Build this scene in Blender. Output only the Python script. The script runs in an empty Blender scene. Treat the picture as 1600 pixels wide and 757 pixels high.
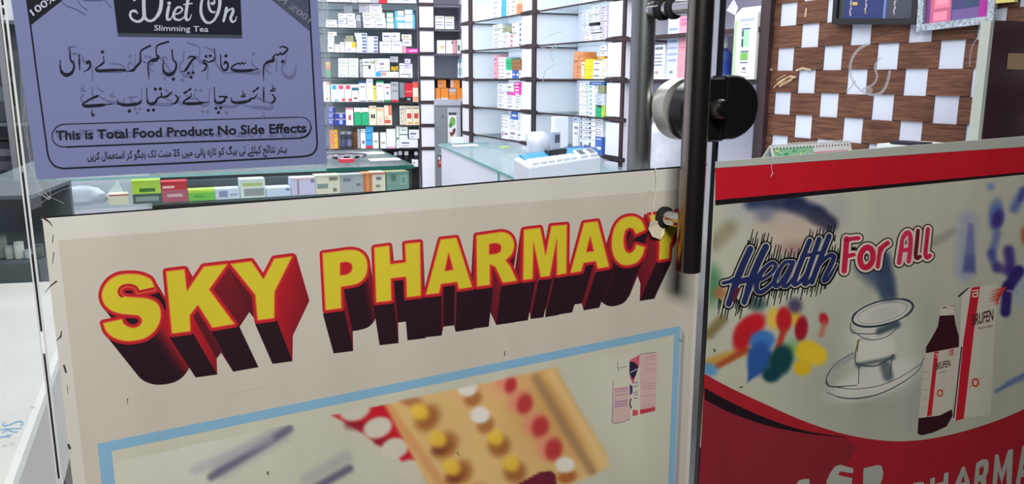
import bpy, bmesh, math, random
from mathutils import Vector, Matrix
from mathutils.geometry import tessellate_polygon

SC = bpy.context.scene
COL = SC.collection
R = random.Random(7)

# ------------------------------------------------------------------ camera
F, CX, CY = 1248.0, 800.0, 378.5          # focal length and centre, in pixels of the 1600 x 757 frame
VX, VY = 774.0, 6497.0                    # where the plumb lines of the photograph meet
EYE = Vector((0, 0, 1.35))
_d = Vector((VX - CX, VY - CY, F)).normalized()
_up = -_d
_fw = (Vector((0, 0, 1)) - Vector((0, 0, 1)).dot(_up) * _up).normalized()
_rt = _fw.cross(_up)
if _rt.x < 0:
    _rt = -_rt


def ray(x, y):
    v = Vector((x - CX, y - CY, F))
    return Vector((v.dot(_rt), v.dot(_fw), v.dot(_up)))


cam_data = bpy.data.cameras.new('camera')
cam_data.sensor_width = 36.0
cam_data.lens = F / 1600.0 * 36.0
cam_data.clip_start = 0.02
cam = bpy.data.objects.new('camera', cam_data)
COL.objects.link(cam)
_x = Vector((_rt.x, _fw.x, _up.x))
_y = -Vector((_rt.y, _fw.y, _up.y))
_z = -Vector((_rt.z, _fw.z, _up.z))
cam.matrix_world = Matrix(((_x.x, _y.x, _z.x, EYE.x), (_x.y, _y.y, _z.y, EYE.y), (_x.z, _y.z, _z.z, EYE.z), (0, 0, 0, 1)))
SC.camera = cam

# ------------------------------------------------------------------ world, exposure, lamps
SC.view_settings.view_transform = 'Standard'
SC.view_settings.look = 'None'
SC.view_settings.gamma = 1.0
SC.view_settings.exposure = 0.0
SC.view_settings.use_curve_mapping = False
SC.cycles.transparent_max_bounces = 32
SC.cycles.max_bounces = 8

W = bpy.data.worlds.new('night')
SC.world = W
W.use_nodes = True
W.node_tree.nodes['Background'].inputs[0].default_value = (0.55, 0.6, 0.75, 1)
W.node_tree.nodes['Background'].inputs[1].default_value = 0.035


def area(name, loc, target, size, power, col, size_y=None):
    l = bpy.data.lights.new(name, 'AREA')
    l.energy = power
    l.color = col
    l.size = size
    if size_y:
        l.shape = 'RECTANGLE'
        l.size_y = size_y
    o = bpy.data.objects.new(name, l)
    o.location = loc
    o.rotation_euler = (Vector(target) - Vector(loc)).to_track_quat('-Z', 'Y').to_euler()
    COL.objects.link(o)
    return o


# the lit fascia above the neighbouring shop, outside to the left, and the ceiling tubes inside
area('fascia_lamp', (0.25, -1.2, 2.8), (0.35, 1.2, 0.9), 1.2, 96, (1.0, 0.98, 0.945), 0.5)
area('ceiling_lamp', (-1.2, 5.2, 2.86), (-1.2, 5.2, 0), 3.4, 150, (0.99, 0.955, 1.0), 2.6)
area('ceiling_lamp', (0.25, 2.75, 2.86), (0.25, 2.75, 0), 1.4, 52, (0.99, 0.965, 1.0), 1.2)


# ------------------------------------------------------------------ planes
def hor(x):
    lo, hi = -500.0, 1500.0
    for _ in range(60):
        m = (lo + hi) / 2
        if ray(x, m).z > 0:
            lo = m
        else:
            hi = m
    return lo


def vdir(x):
    r = ray(x, hor(x))
    r.z = 0
    return r.normalized()


UP = Vector((0, 0, 1))


class Plane:
    """An upright plane of the place: origin o, horizontal axis u, normal n towards the street."""

    def __init__(s, o, u, n):
        s.o, s.u, s.n = Vector(o), Vector(u), Vector(n)

    def at(s, x, y, off=0.0):
        r = ray(x, y)
        k = (s.o + s.n * off - EYE).dot(s.n) / r.dot(s.n)
        return EYE + r * k

    def tz(s, x, y, off=0.0):
        p = s.at(x, y, off)
        return (p - s.o).dot(s.u), p.z

    def pt(s, t, z, off=0.0):
        p = s.o + s.u * t + s.n * off
        return Vector((p.x, p.y, z))


def proj(p):
    """Where a point of the place shows in the photograph."""
    d = Vector(p) - EYE
    v = Vector((d.x * _rt.x + d.y * _fw.x + d.z * _up.x, d.x * _rt.y + d.y * _fw.y + d.z * _up.y, d.x * _rt.z + d.y * _fw.z + d.z * _up.z))
    return CX + F * v.x / v.z, CY + F * v.y / v.z


def level(x, y, z):
    """The point at height z seen at pixel x, y."""
    r = ray(x, y)
    return EYE + r * ((z - EYE.z) / r.z)


d_f = vdir(2880)
n_f = Vector((d_f.y, -d_f.x, 0))
FAC = Plane(-n_f * 0.92, d_f, n_f)                     # the glass shop front
s_d = vdir(230)
c_d = vdir(3646)
SIDE = Plane((0.6, 4.27, 0), s_d, -c_d)                # fronts of the long side rack, t grows into the shop
b_d = vdir(8500)
b_n = Vector((b_d.y, -b_d.x, 0))
BACK = Plane((-0.667, 7.1, 0), b_d, b_n)               # fronts of the back rack
K = 0.21                                               # shelf pitch


# ------------------------------------------------------------------ materials
def lin(c):
    return tuple(((v / 255) / 12.92 if v / 255 <= 0.04045 else ((v / 255 + 0.055) / 1.055) ** 2.4) for v in c)


def rgba(c):
    return (*lin(c), 1.0)


def principled(name, c, rough=0.5, metal=0.0, spec=0.5, noise=None, **kw):
    m = bpy.data.materials.new(name)
    m.use_nodes = True
    nt = m.node_tree
    b = nt.nodes['Principled BSDF']
    b.inputs['Base Color'].default_value = rgba(c)
    b.inputs['Roughness'].default_value = rough
    b.inputs['Metallic'].default_value = metal
    b.inputs['Specular IOR Level'].default_value = spec
    for k, v in kw.items():
        b.inputs[k].default_value = v
    if noise:
        c2, scale, stretch, detail = noise
        tc = nt.nodes.new('ShaderNodeTexCoord')
        mp = nt.nodes.new('ShaderNodeMapping')
        mp.inputs['Scale'].default_value = stretch
        nz = nt.nodes.new('ShaderNodeTexNoise')
        nz.inputs['Scale'].default_value = scale
        nz.inputs['Detail'].default_value = detail
        mx = nt.nodes.new('ShaderNodeMix')
        mx.data_type = 'RGBA'
        mx.inputs['A'].default_value = rgba(c)
        mx.inputs['B'].default_value = rgba(c2)
        rp = nt.nodes.new('ShaderNodeMapRange')
        rp.inputs['From Min'].default_value = 0.35
        rp.inputs['From Max'].default_value = 0.65
        nt.links.new(tc.outputs['Object'], mp.inputs['Vector'])
        nt.links.new(mp.outputs['Vector'], nz.inputs['Vector'])
        nt.links.new(nz.outputs['Fac'], rp.inputs['Value'])
        nt.links.new(rp.outputs['Result'], mx.inputs['Factor'])
        nt.links.new(mx.outputs['Result'], b.inputs['Base Color'])
    return m


def printed(name, rough=0.6, spec=0.3, weave=0.0, dirt=0.0):
    """Printed matter: the ink colours sit in the colour attribute 'ink'; weave and dirt give vinyl its cloth grain and stains."""
    m = bpy.data.materials.new(name)
    m.use_nodes = True
    nt = m.node_tree
    b = nt.nodes['Principled BSDF']
    b.inputs['Roughness'].default_value = rough
    b.inputs['Specular IOR Level'].default_value = spec
    a = nt.nodes.new('ShaderNodeAttribute')
    a.attribute_name = 'ink'
    out = a.outputs['Color']
    if weave:
        tc = nt.nodes.new('ShaderNodeTexCoord')
        wv = nt.nodes.new('ShaderNodeTexWave')
        wv.bands_direction = 'Z'
        wv.inputs['Scale'].default_value = 150.0
        wv.inputs['Distortion'].default_value = 1.2
        wv.inputs['Detail'].default_value = 1.0
        nz = nt.nodes.new('ShaderNodeTexNoise')
        nz.inputs['Scale'].default_value = 9.0
        nz.inputs['Detail'].default_value = 5.0
        mp = nt.nodes.new('ShaderNodeMapping')
        mp.inputs['Scale'].default_value = (1, 1, 0.22)
        nt.links.new(tc.outputs['Object'], wv.inputs['Vector'])
        nt.links.new(tc.outputs['Object'], mp.inputs['Vector'])
        nt.links.new(mp.outputs['Vector'], nz.inputs['Vector'])
        r1 = nt.nodes.new('ShaderNodeMapRange')
        r1.inputs['To Min'].default_value = 1.0 - weave
        r1.inputs['To Max'].default_value = 1.0
        nt.links.new(wv.outputs['Fac'], r1.inputs['Value'])
        r2 = nt.nodes.new('ShaderNodeMapRange')
        r2.inputs['From Min'].default_value = 0.3
        r2.inputs['From Max'].default_value = 0.7
        r2.inputs['To Min'].default_value = 1.0 - dirt
        r2.inputs['To Max'].default_value = 1.0
        nt.links.new(nz.outputs['Fac'], r2.inputs['Value'])
        mu = nt.nodes.new('ShaderNodeMath')
        mu.operation = 'MULTIPLY'
        nt.links.new(r1.outputs['Result'], mu.inputs[0])
        nt.links.new(r2.outputs['Result'], mu.inputs[1])
        vm = nt.nodes.new('ShaderNodeVectorMath')
        vm.operation = 'SCALE'
        nt.links.new(out, vm.inputs[0])
        nt.links.new(mu.outputs[0], vm.inputs['Scale'])
        out = vm.outputs[0]
    nt.links.new(out, b.inputs['Base Color'])
    return m


def glass(name, tint=(1, 1, 1), gloss=0.06, rough=0.02, veil=0.0, veil_c=(220, 225, 235)):
    """A clear pane: light passes straight on with a faint tint, plus a Fresnel sheen and a veil of dust or tape."""
    m = bpy.data.materials.new(name)
    m.use_nodes = True
    nt = m.node_tree
    nt.nodes.remove(nt.nodes['Principled BSDF'])
    out = nt.nodes['Material Output']
    tr = nt.nodes.new('ShaderNodeBsdfTransparent')
    tr.inputs[0].default_value = (*tint, 1)
    gl = nt.nodes.new('ShaderNodeBsdfGlossy')
    gl.inputs['Roughness'].default_value = rough
    lw = nt.nodes.new('ShaderNodeLayerWeight')
    lw.inputs[0].default_value = 0.5
    pw = nt.nodes.new('ShaderNodeMath')
    pw.operation = 'POWER'
    pw.inputs[1].default_value = 5.0
    nt.links.new(lw.outputs['Facing'], pw.inputs[0])
    ad = nt.nodes.new('ShaderNodeMath')
    ad.operation = 'MULTIPLY_ADD'
    ad.inputs[1].default_value = 0.85
    ad.inputs[2].default_value = gloss
    nt.links.new(pw.outputs[0], ad.inputs[0])
    ge = nt.nodes.new('ShaderNodeNewGeometry')
    om = nt.nodes.new('ShaderNodeMath')
    om.operation = 'SUBTRACT'
    om.inputs[0].default_value = 1.0
    nt.links.new(ge.outputs['Backfacing'], om.inputs[1])
    mu = nt.nodes.new('ShaderNodeMath')
    mu.operation = 'MULTIPLY'
    mu.use_clamp = True
    nt.links.new(ad.outputs[0], mu.inputs[0])
    nt.links.new(om.outputs[0], mu.inputs[1])
    mx = nt.nodes.new('ShaderNodeMixShader')
    nt.links.new(mu.outputs[0], mx.inputs[0])
    nt.links.new(tr.outputs[0], mx.inputs[1])
    nt.links.new(gl.outputs[0], mx.inputs[2])
    last = mx
    if veil:
        d1 = nt.nodes.new('ShaderNodeBsdfDiffuse')
        d1.inputs[0].default_value = rgba(veil_c)
        d2 = nt.nodes.new('ShaderNodeBsdfTranslucent')
        d2.inputs[0].default_value = rgba(veil_c)
        df = nt.nodes.new('ShaderNodeMixShader')
        df.inputs[0].default_value = 0.5
        nt.links.new(d1.outputs[0], df.inputs[1])
        nt.links.new(d2.outputs[0], df.inputs[2])
        m2 = nt.nodes.new('ShaderNodeMixShader')
        m2.inputs[0].default_value = veil
        nt.links.new(last.outputs[0], m2.inputs[1])
        nt.links.new(df.outputs[0], m2.inputs[2])
        last = m2
    nt.links.new(last.outputs[0], out.inputs[0])
    return m


M = {
    'ink': printed('carton_print', 0.55, 0.3),
    'vinyl': printed('vinyl_print', 0.55, 0.25, weave=0.05, dirt=0.12),
    'paper': printed('paper_print', 0.75, 0.2),
    'pane': glass('clear_glass', (0.97, 0.99, 0.985), 0.05),
    'shelf_glass': glass('shelf_glass', (0.94, 0.985, 0.98), 0.06),
    'top_glass': glass('counter_glass', (0.93, 0.975, 0.965), 0.16, 0.03, 0.10, (228, 236, 240)),
    'teal': principled('cut_glass_edge', (6, 96, 82), 0.3),
    'tealpale': principled('pale_glass_edge', (140, 190, 188), 0.2),
    'white': principled('white_laminate', (234, 234, 243), 0.45),
    'whitewall': principled('white_paint', (225, 226, 235), 0.7),
    'lavender': principled('pale_lavender_panel', (224, 223, 238), 0.6),
    'darkwood': principled('dark_wood_edge', (58, 36, 40), 0.5, noise=((38, 24, 28), 12, (1, 1, 0.3), 3)),
    'black': principled('black_plastic', (14, 14, 16), 0.35),
    'blackmatte': principled('black_rubber', (12, 12, 13), 0.8),
    'backgrey': principled('grey_back_panel', (176, 183, 192), 0.6),
    'steel': principled('brushed_steel', (150, 150, 152), 0.32, 1.0),
    'darksteel': principled('dark_polished_steel', (150, 138, 132), 0.2, 1.0),
    'chrome': principled('chrome', (205, 205, 208), 0.12, 1.0),
    'seal': principled('white_plastic_strip', (205, 210, 210), 0.4),
    'floor': principled('grey_floor_tile', (150, 148, 145), 0.4, noise=((128, 126, 124), 3, (1, 1, 1), 4)),
    'pavement': principled('rough_pavement', (92, 90, 86), 0.85, noise=((70, 68, 66), 8, (1, 1, 1), 6)),
    'beige_edge': principled('pale_sheet_edge', (176, 180, 172), 0.5),
    'maroon': principled('dark_maroon_laminate', (62, 30, 38), 0.35, noise=((44, 22, 30), 6, (1, 1, 0.2), 3)),
    'tan': principled('tan_sticker', (120, 96, 70), 0.7),
    'plastic': principled('thin_white_plastic', (212, 213, 226), 0.35, noise=((186, 188, 204), 14, (1, 1, 1), 4)),
    'register': principled('white_register_plastic', (226, 230, 238), 0.4),
    'blueplastic': principled('blue_plastic', (40, 140, 190), 0.4),
    'navycard': principled('blue_carton', (60, 90, 160), 0.6),
    'screen': principled('grey_display_screen', (70, 84, 100), 0.2),
    'smear': glass('clear_tape', (0.93, 0.94, 0.95), 0.25, 0.25, 0.28, (225, 225, 232)),
    'tape': glass('tape_film', (0.95, 0.97, 0.97), 0.15, 0.2, 0.10),
    'thread': principled('pale_thread', (215, 212, 200), 0.8),
    'cloth': principled('pale_label_tag', (205, 195, 170), 0.8),
    'strip': principled('white_woven_strip', (200, 205, 220), 0.6),
    'grass': principled('brown_veneer', (96, 62, 48), 0.5),
}


def veneer():
    m = bpy.data.materials.new('brown_wood_veneer')
    m.use_nodes = True
    nt = m.node_tree
    b = nt.nodes['Principled BSDF']
    b.inputs['Roughness'].default_value = 0.6
    b.inputs['Specular IOR Level'].default_value = 0.2
    tc = nt.nodes.new('ShaderNodeTexCoord')
    mp = nt.nodes.new('ShaderNodeMapping')
    mp.inputs['Scale'].default_value = (9, 9, 150)
    nz = nt.nodes.new('ShaderNodeTexNoise')
    nz.inputs['Scale'].default_value = 1.0
    nz.inputs['Detail'].default_value = 6
    nz.inputs['Distortion'].default_value = 0.8
    cr = nt.nodes.new('ShaderNodeValToRGB')
    e = cr.color_ramp.elements
    e[0].position, e[0].color = 0.3, rgba((78, 48, 38))
    e[1].position, e[1].color = 0.72, rgba((140, 94, 70))
    n2 = nt.nodes.new('ShaderNodeTexNoise')
    n2.inputs['Scale'].default_value = 5.0
    mx = nt.nodes.new('ShaderNodeMix')
    mx.data_type = 'RGBA'
    mx.blend_type = 'MULTIPLY'
    mx.inputs['Factor'].default_value = 0.5
    nt.links.new(tc.outputs['Object'], mp.inputs[0])
    nt.links.new(tc.outputs['Object'], n2.inputs['Vector'])
    nt.links.new(mp.outputs[0], nz.inputs['Vector'])
    nt.links.new(nz.outputs['Fac'], cr.inputs[0])
    nt.links.new(cr.outputs[0], mx.inputs['A'])
    nt.links.new(n2.outputs['Fac'], mx.inputs['B'])
    nt.links.new(mx.outputs['Result'], b.inputs['Base Color'])
    return m


M['veneer'] = veneer()


# ------------------------------------------------------------------ object helpers
def tag(o, label=None, cat=None, group=None, kind=None):
    if label:
        o['label'] = label
    if cat:
        o['category'] = cat
    if group:
        o['group'] = group
    if kind:
        o['kind'] = kind
    return o


def thing(name, loc, label, cat, group=None, kind=None):
    o = bpy.data.objects.new(name, None)
    o.empty_display_size = 0.05
    o.location = loc
    COL.objects.link(o)
    return tag(o, label, cat, group, kind)


class MB:
    """Collects faces (with an ink colour each) into one mesh object."""

    def __init__(s):
        s.v, s.f, s.c, s.mi = [], [], [], []

    def face(s, pts, col=(255, 255, 255), mi=0):
        i = len(s.v)
        s.v += [Vector(p) for p in pts]
        s.f.append(tuple(range(i, i + len(pts))))
        s.c.append(col)
        s.mi.append(mi)

    def hexa(s, p, col=(255, 255, 255), mi=0):
        """Eight corners: bottom ring 0-3, top ring 4-7."""
        for q in ((0, 3, 2, 1), (4, 5, 6, 7), (0, 1, 5, 4), (1, 2, 6, 5), (2, 3, 7, 6), (3, 0, 4, 7)):
            s.face([p[k] for k in q], col, mi)

    def box(s, o, ux, uy, lx, ly, z0, z1, col=(255, 255, 255), mi=0):
        o = Vector(o)
        a, b = Vector(ux) * lx, Vector(uy) * ly
        ring = [o, o + a, o + a + b, o + b]
        s.hexa([Vector((q.x, q.y, z0)) for q in ring] + [Vector((q.x, q.y, z1)) for q in ring], col, mi)

    def slab(s, P, t0, t1, z0, z1, o0, o1, col=(255, 255, 255), mi=0):
        """A block on plane P between offsets o0 (back) and o1 (front)."""
        s.hexa([P.pt(t0, z0, o1), P.pt(t1, z0, o1), P.pt(t1, z0, o0), P.pt(t0, z0, o0),
                P.pt(t0, z1, o1), P.pt(t1, z1, o1), P.pt(t1, z1, o0), P.pt(t0, z1, o0)], col, mi)

    def tube(s, pts, r, seg=16, col=(255, 255, 255), mi=0, caps=True):
        pts = [Vector(p) for p in pts]
        rr = r if isinstance(r, (list, tuple)) else [r] * len(pts)
        rings = []
        for i, p in enumerate(pts):
            d = (pts[min(i + 1, len(pts) - 1)] - pts[max(i - 1, 0)])
            if d.length < 1e-9:
                d = Vector((0, 0, 1))
            d.normalize()
            a = d.cross(UP)
            if a.length < 0.05:
                a = d.cross(Vector((1, 0, 0)))
            a.normalize()
            b = d.cross(a)
            rings.append([p + (a * math.cos(2 * math.pi * k / seg) + b * math.sin(2 * math.pi * k / seg)) * rr[i] for k in range(seg)])
        i0 = len(s.v)
        for g in rings:
            s.v += g
        for i in range(len(rings) - 1):
            for k in range(seg):
                k2 = (k + 1) % seg
                s.f.append((i0 + i * seg + k, i0 + (i + 1) * seg + k, i0 + (i + 1) * seg + k2, i0 + i * seg + k2))
                s.c.append(col)
                s.mi.append(mi)
        if caps:
            s.f.append(tuple(i0 + k for k in range(seg)))
            s.c.append(col); s.mi.append(mi)
            s.f.append(tuple(i0 + (len(rings) - 1) * seg + k for k in reversed(range(seg))))
            s.c.append(col); s.mi.append(mi)

    def lathe(s, base, prof, seg=16, col=(255, 255, 255), mi=0, cols=None):
        base = Vector(base)
        i0 = len(s.v)
        for r, z in prof:
            for k in range(seg):
                a = 2 * math.pi * k / seg
                s.v.append(base + Vector((r * math.cos(a), r * math.sin(a), z)))
        for i in range(len(prof) - 1):
            for k in range(seg):
                k2 = (k + 1) % seg
                s.f.append((i0 + i * seg + k, i0 + i * seg + k2, i0 + (i + 1) * seg + k2, i0 + (i + 1) * seg + k))
                s.c.append(cols[i] if cols else col)
                s.mi.append(mi)

    def build(s, name, mats, parent=None, smooth=False, bevel=0.0):
        me = bpy.data.meshes.new(name)
        org = Vector(s.v[0]) if (parent is None and s.v) else Vector()
        if parent is None:
            lo = Vector((min(v.x for v in s.v), min(v.y for v in s.v), min(v.z for v in s.v)))
            hi = Vector((max(v.x for v in s.v), max(v.y for v in s.v), max(v.z for v in s.v)))
            org = Vector(((lo.x + hi.x) / 2, (lo.y + hi.y) / 2, lo.z))
        else:
            org = WORLD(parent)
        me.from_pydata([v - org for v in s.v], [], s.f)
        ca = me.color_attributes.new('ink', 'FLOAT_COLOR', 'CORNER')
        buf = []
        for f, c in zip(s.f, s.c):
            if isinstance(c, list):
                for q in c:
                    buf += [*lin(q), 1.0]
            else:
                buf += [*lin(c), 1.0] * len(f)
        ca.data.foreach_set('color', buf)
        for m in (mats if isinstance(mats, (list, tuple)) else [mats]):
            me.materials.append(m)
        me.polygons.foreach_set('material_index', s.mi)
        if smooth:
            me.polygons.foreach_set('use_smooth', [True] * len(s.f))
        me.update()
        o = bpy.data.objects.new(name, me)
        COL.objects.link(o)
        if parent is None:
            o.location = org
        else:
            o.parent = parent
        if smooth or bevel:
            bm = bmesh.new()
            bm.from_mesh(me)
            bmesh.ops.remove_doubles(bm, verts=bm.verts, dist=1e-6)
            bmesh.ops.recalc_face_normals(bm, faces=bm.faces)
            bm.to_mesh(me)
            bm.free()
        if bevel:
            md = o.modifiers.new('bevel', 'BEVEL')
            md.width = bevel
            md.segments = 2
            md.limit_method = 'ANGLE'
        if smooth:
            for e in me.edges:
                pass
            try:
                me.set_sharp_from_angle(angle=math.radians(40))
            except Exception:
                pass
        return o


def WORLD(o):
    p = Vector(o.location)
    while o.parent:
        o = o.parent
        p += Vector(o.location)
    return p


# -------- flat printed shapes, drawn in the photograph's pixels and laid onto a plane of the place
def inside_out(loops):
    pts = [Vector((x, y, 0)) for l in loops for x, y in l]
    tri = tessellate_polygon([[Vector((x, y, 0)) for x, y in l] for l in loops])
    return pts, tri


def thin(o):
    """Ink layers on the shop-front sheets are kept to a fraction of a millimetre."""
    return 0.0074 + (o - 0.0074) * 0.5 if 0.0074 < o < 0.0115 else o


def flat(mb, P, loops, col, off):
    off = thin(off)
    if loops and isinstance(loops[0], tuple):
        loops = [loops]
    pts, tri = inside_out(loops)
    w = [P.at(p.x, p.y, off) for p in pts]
    for a, b, c in tri:
        mb.face([w[a], w[b], w[c]], col)


def disc(cx, cy, r, n=14, ry=None, ang=0.0):
    ry = ry or r
    ca, sa = math.cos(ang), math.sin(ang)
    return [(cx + r * math.cos(2 * math.pi * k / n) * ca - ry * math.sin(2 * math.pi * k / n) * sa,
             cy + r * math.cos(2 * math.pi * k / n) * sa + ry * math.sin(2 * math.pi * k / n) * ca) for k in range(n)]


def spline(pts, n=5):
    if len(pts) < 3:
        return list(pts)
    out = []
    q = [pts[0]] + list(pts) + [pts[-1]]
    for i in range(1, len(q) - 2):
        p0, p1, p2, p3 = q[i - 1], q[i], q[i + 1], q[i + 2]
        for k in range(n):
            t = k / n
            out.append(tuple(0.5 * (2 * p1[j] + (p2[j] - p0[j]) * t + (2 * p0[j] - 5 * p1[j] + 4 * p2[j] - p3[j]) * t * t + (3 * p1[j] - p0[j] - 3 * p2[j] + p3[j]) * t ** 3) for j in range(len(p1))))
    out.append(tuple(pts[-1]))
    return out


def stroke(mb, P, pts, w, col, off, closed=False, round_ends=True):
    """A pen line; w is its width in pixels (a number, or one per point)."""
    off = thin(off)
    pts = list(pts)
    if closed:
        pts = pts + [pts[0]]
    ws = w if isinstance(w, (list, tuple)) else [w] * len(pts)
    if len(ws) != len(pts):
        ws = [ws[min(int(i * len(ws) / len(pts)), len(ws) - 1)] for i in range(len(pts))]
    step = 1.0e-6                                      # each dab lies a hair above the last, like ink laid on ink
    k = 0
    for i in range(len(pts) - 1):
        (x0, y0), (x1, y1) = pts[i][:2], pts[i + 1][:2]
        L = math.hypot(x1 - x0, y1 - y0)
        if L < 1e-6:
            continue
        nx, ny = -(y1 - y0) / L, (x1 - x0) / L
        a, b = ws[i] / 2, ws[i + 1] / 2
        o = off + k * step
        k += 1
        mb.face([P.at(x0 + nx * a, y0 + ny * a, o), P.at(x1 + nx * b, y1 + ny * b, o), P.at(x1 - nx * b, y1 - ny * b, o), P.at(x0 - nx * a, y0 - ny * a, o)], col)
        if round_ends and ws[i + 1] > 1.2:
            o = off + k * step
            k += 1
            mb.face([P.at(x, y, o) for x, y in disc(x1, y1, b, 10)], col)
    if round_ends and ws[0] > 1.2:
        mb.face([P.at(x, y, off + k * step) for x, y in disc(pts[0][0], pts[0][1], ws[0] / 2, 10)], col)


def crop(ox, oy, s):
    return lambda pts: [(ox + x / s, oy + y / s) for x, y in pts]


def glyphs(mb, P, body, a, b, up, col, off, bold=0.0, space=1.0):
    """Lettering from pixel a to pixel b along its base line; up is the pixel vector of the capitals' height."""
    off = thin(off)
    cu = bpy.data.curves.new('lettering', 'FONT')
    cu.body = body
    cu.size = 1.0
    cu.offset = bold
    cu.space_character = space
    cu.resolution_u = 3
    o = bpy.data.objects.new('lettering', cu)
    COL.objects.link(o)
    dg = bpy.context.evaluated_depsgraph_get()
    me = o.evaluated_get(dg).to_mesh()
    vs = [(v.co.x, v.co.y) for v in me.vertices]
    fs = [tuple(p.vertices) for p in me.polygons]
    o.evaluated_get(dg).to_mesh_clear()
    bpy.data.objects.remove(o)
    bpy.data.curves.remove(cu)
    if not vs:
        return
    x0, x1 = min(v[0] for v in vs), max(v[0] for v in vs)
    cap = 0.70
    for f in fs:
        pts = []
        for i in f:
            u = (vs[i][0] - x0) / (x1 - x0)
            v = vs[i][1] / cap
            pts.append(P.at(a[0] + (b[0] - a[0]) * u + up[0] * v, a[1] + (b[1] - a[1]) * u + up[1] * v, off))
        mb.face(pts, col)


def paint(mb, P, corners, nx, ny, fn, off):
    """A printed photograph: a fine grid between four pixel corners (tl, tr, br, bl), its inks given by fn(x, y)."""
    tl, tr, br, bl = corners
    off = thin(off)
    g, c = [], []
    for j in range(ny + 1):
        v = j / ny
        for i in range(nx + 1):
            u = i / nx
            x = (tl[0] * (1 - u) + tr[0] * u) * (1 - v) + (bl[0] * (1 - u) + br[0] * u) * v
            y = (tl[1] * (1 - u) + tr[1] * u) * (1 - v) + (bl[1] * (1 - u) + br[1] * u) * v
            g.append(P.at(x, y, off))
            c.append(fn(x, y))
    i0 = len(mb.v)
    mb.v += g
    w = nx + 1
    for j in range(ny):
        for i in range(nx):
            q = (j * w + i, (j + 1) * w + i, (j + 1) * w + i + 1, j * w + i + 1)
            mb.f.append(tuple(i0 + k for k in q))
            mb.c.append([c[k] for k in q])
            mb.mi.append(0)


def mixc(a, b, t):
    t = max(0.0, min(1.0, t))
    return tuple(a[k] + (b[k] - a[k]) * t for k in range(3))


def sstep(a, b, x):
    t = max(0.0, min(1.0, (x - a) / (b - a)))
    return t * t * (3 - 2 * t)


def blob(x, y, cx, cy, rx, ry, ang=0.0, soft=0.3):
    ca, sa = math.cos(ang), math.sin(ang)
    dx, dy = x - cx, y - cy
    u, v = (dx * ca + dy * sa) / rx, (-dx * sa + dy * ca) / ry
    return 1.0 - sstep(1 - soft, 1 + soft, math.hypot(u, v))


def inpoly(x, y, poly):
    c = False
    j = len(poly) - 1
    for i in range(len(poly)):
        xi, yi = poly[i]
        xj, yj = poly[j]
        if (yi > y) != (yj > y) and x < (xj - xi) * (y - yi) / (yj - yi) + xi:
            c = not c
        j = i
    return c


def polydist(x, y, poly):
    m = 1e9
    for i in range(len(poly)):
        (ax, ay), (bx, by) = poly[i - 1], poly[i]
        dx, dy = bx - ax, by - ay
        t = max(0, min(1, ((x - ax) * dx + (y - ay) * dy) / (dx * dx + dy * dy + 1e-9)))
        m = min(m, math.hypot(x - ax - t * dx, y - ay - t * dy))
    return m


def region(x, y, poly, soft):
    dd = polydist(x, y, poly)
    return sstep(-soft, soft, dd if inpoly(x, y, poly) else -dd)


def seg_a(x, y, ax, ay, bx, by, w, soft=0.5):
    dx, dy = bx - ax, by - ay
    t = max(0, min(1, ((x - ax) * dx + (y - ay) * dy) / (dx * dx + dy * dy)))
    dd = math.hypot(x - ax - t * dx, y - ay - t * dy)
    return 1 - sstep(w * (1 - soft), w * (1 + soft), dd)

# ================================================================== THE SETTING
def meet(p, u, q, v):
    """Where two lines on the floor plan cross."""
    den = u.x * v.y - u.y * v.x
    k = ((q.x - p.x) * v.y - (q.y - p.y) * v.x) / den
    return Vector((p.x + u.x * k, p.y + u.y * k, 0))


T_L = FAC.tz(38, 260)[0]                  # door edges along the shop front
T_R = FAC.tz(1111, 258)[0]
T_W0, T_W1 = T_L - 1.2, T_R + 1.6
fac_l = FAC.pt(T_W0, 0)
bk = BACK.pt(0, 0, -0.38)
sd = SIDE.pt(0, 0, -0.32)
q_fl = fac_l
q_fr = meet(FAC.o, FAC.u, sd, SIDE.u)
q_br = meet(bk, BACK.u, sd, SIDE.u)
q_bl = meet(bk, BACK.u, fac_l, SIDE.u)
CEIL = 2.9


def upright(name, a, b, thick_dir, z0, z1, mat, th=0.1):
    mb = MB()
    a, b = Vector(a), Vector(b)
    d = Vector(thick_dir) * th
    ring = [a, b, b + d, a + d]
    mb.hexa([Vector((p.x, p.y, z0)) for p in ring] + [Vector((p.x, p.y, z1)) for p in ring])
    return tag(mb.build(name, mat), kind='structure')


upright('wall_back', q_bl, q_br, -BACK.n, 0, CEIL, M['whitewall'])
upright('wall_left', q_fl, q_bl, -SIDE.u.cross(UP) if SIDE.u.cross(UP).x > 0 else SIDE.u.cross(UP), 0, CEIL, M['whitewall'])
upright('wall_right', q_fr + SIDE.u * 0.02, q_br, -SIDE.n, 0, CEIL, M['lavender'])
upright('wall_front', FAC.pt(T_W0, 0, -0.03), FAC.pt(T_W1 + 0.4, 0, -0.03), FAC.n, 2.42, CEIL, M['whitewall'], 0.08)
mb = MB()
mb.hexa([Vector((p.x, p.y, z)) for z in (-0.1, 0.0) for p in (q_fl, q_fr, q_br, q_bl)])
tag(mb.build('floor', M['floor']), kind='structure')
mb = MB()
mb.hexa([Vector((p.x, p.y, z)) for z in (CEIL, CEIL + 0.1) for p in (q_fl, q_fr, q_br, q_bl)])
tag(mb.build('ceiling', M['whitewall']), kind='structure')
mb = MB()
g0, g1 = FAC.pt(T_W0 - 1.5, 0, 0.0), FAC.pt(T_W1 + 1.5, 0, 0.0)
mb.hexa([Vector((p.x, p.y, z)) for z in (-0.16, -0.02) for p in (g0, g1, g1 + FAC.n * 4, g0 + FAC.n * 4)])
tag(mb.build('pavement', M['pavement']), kind='structure')

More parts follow.
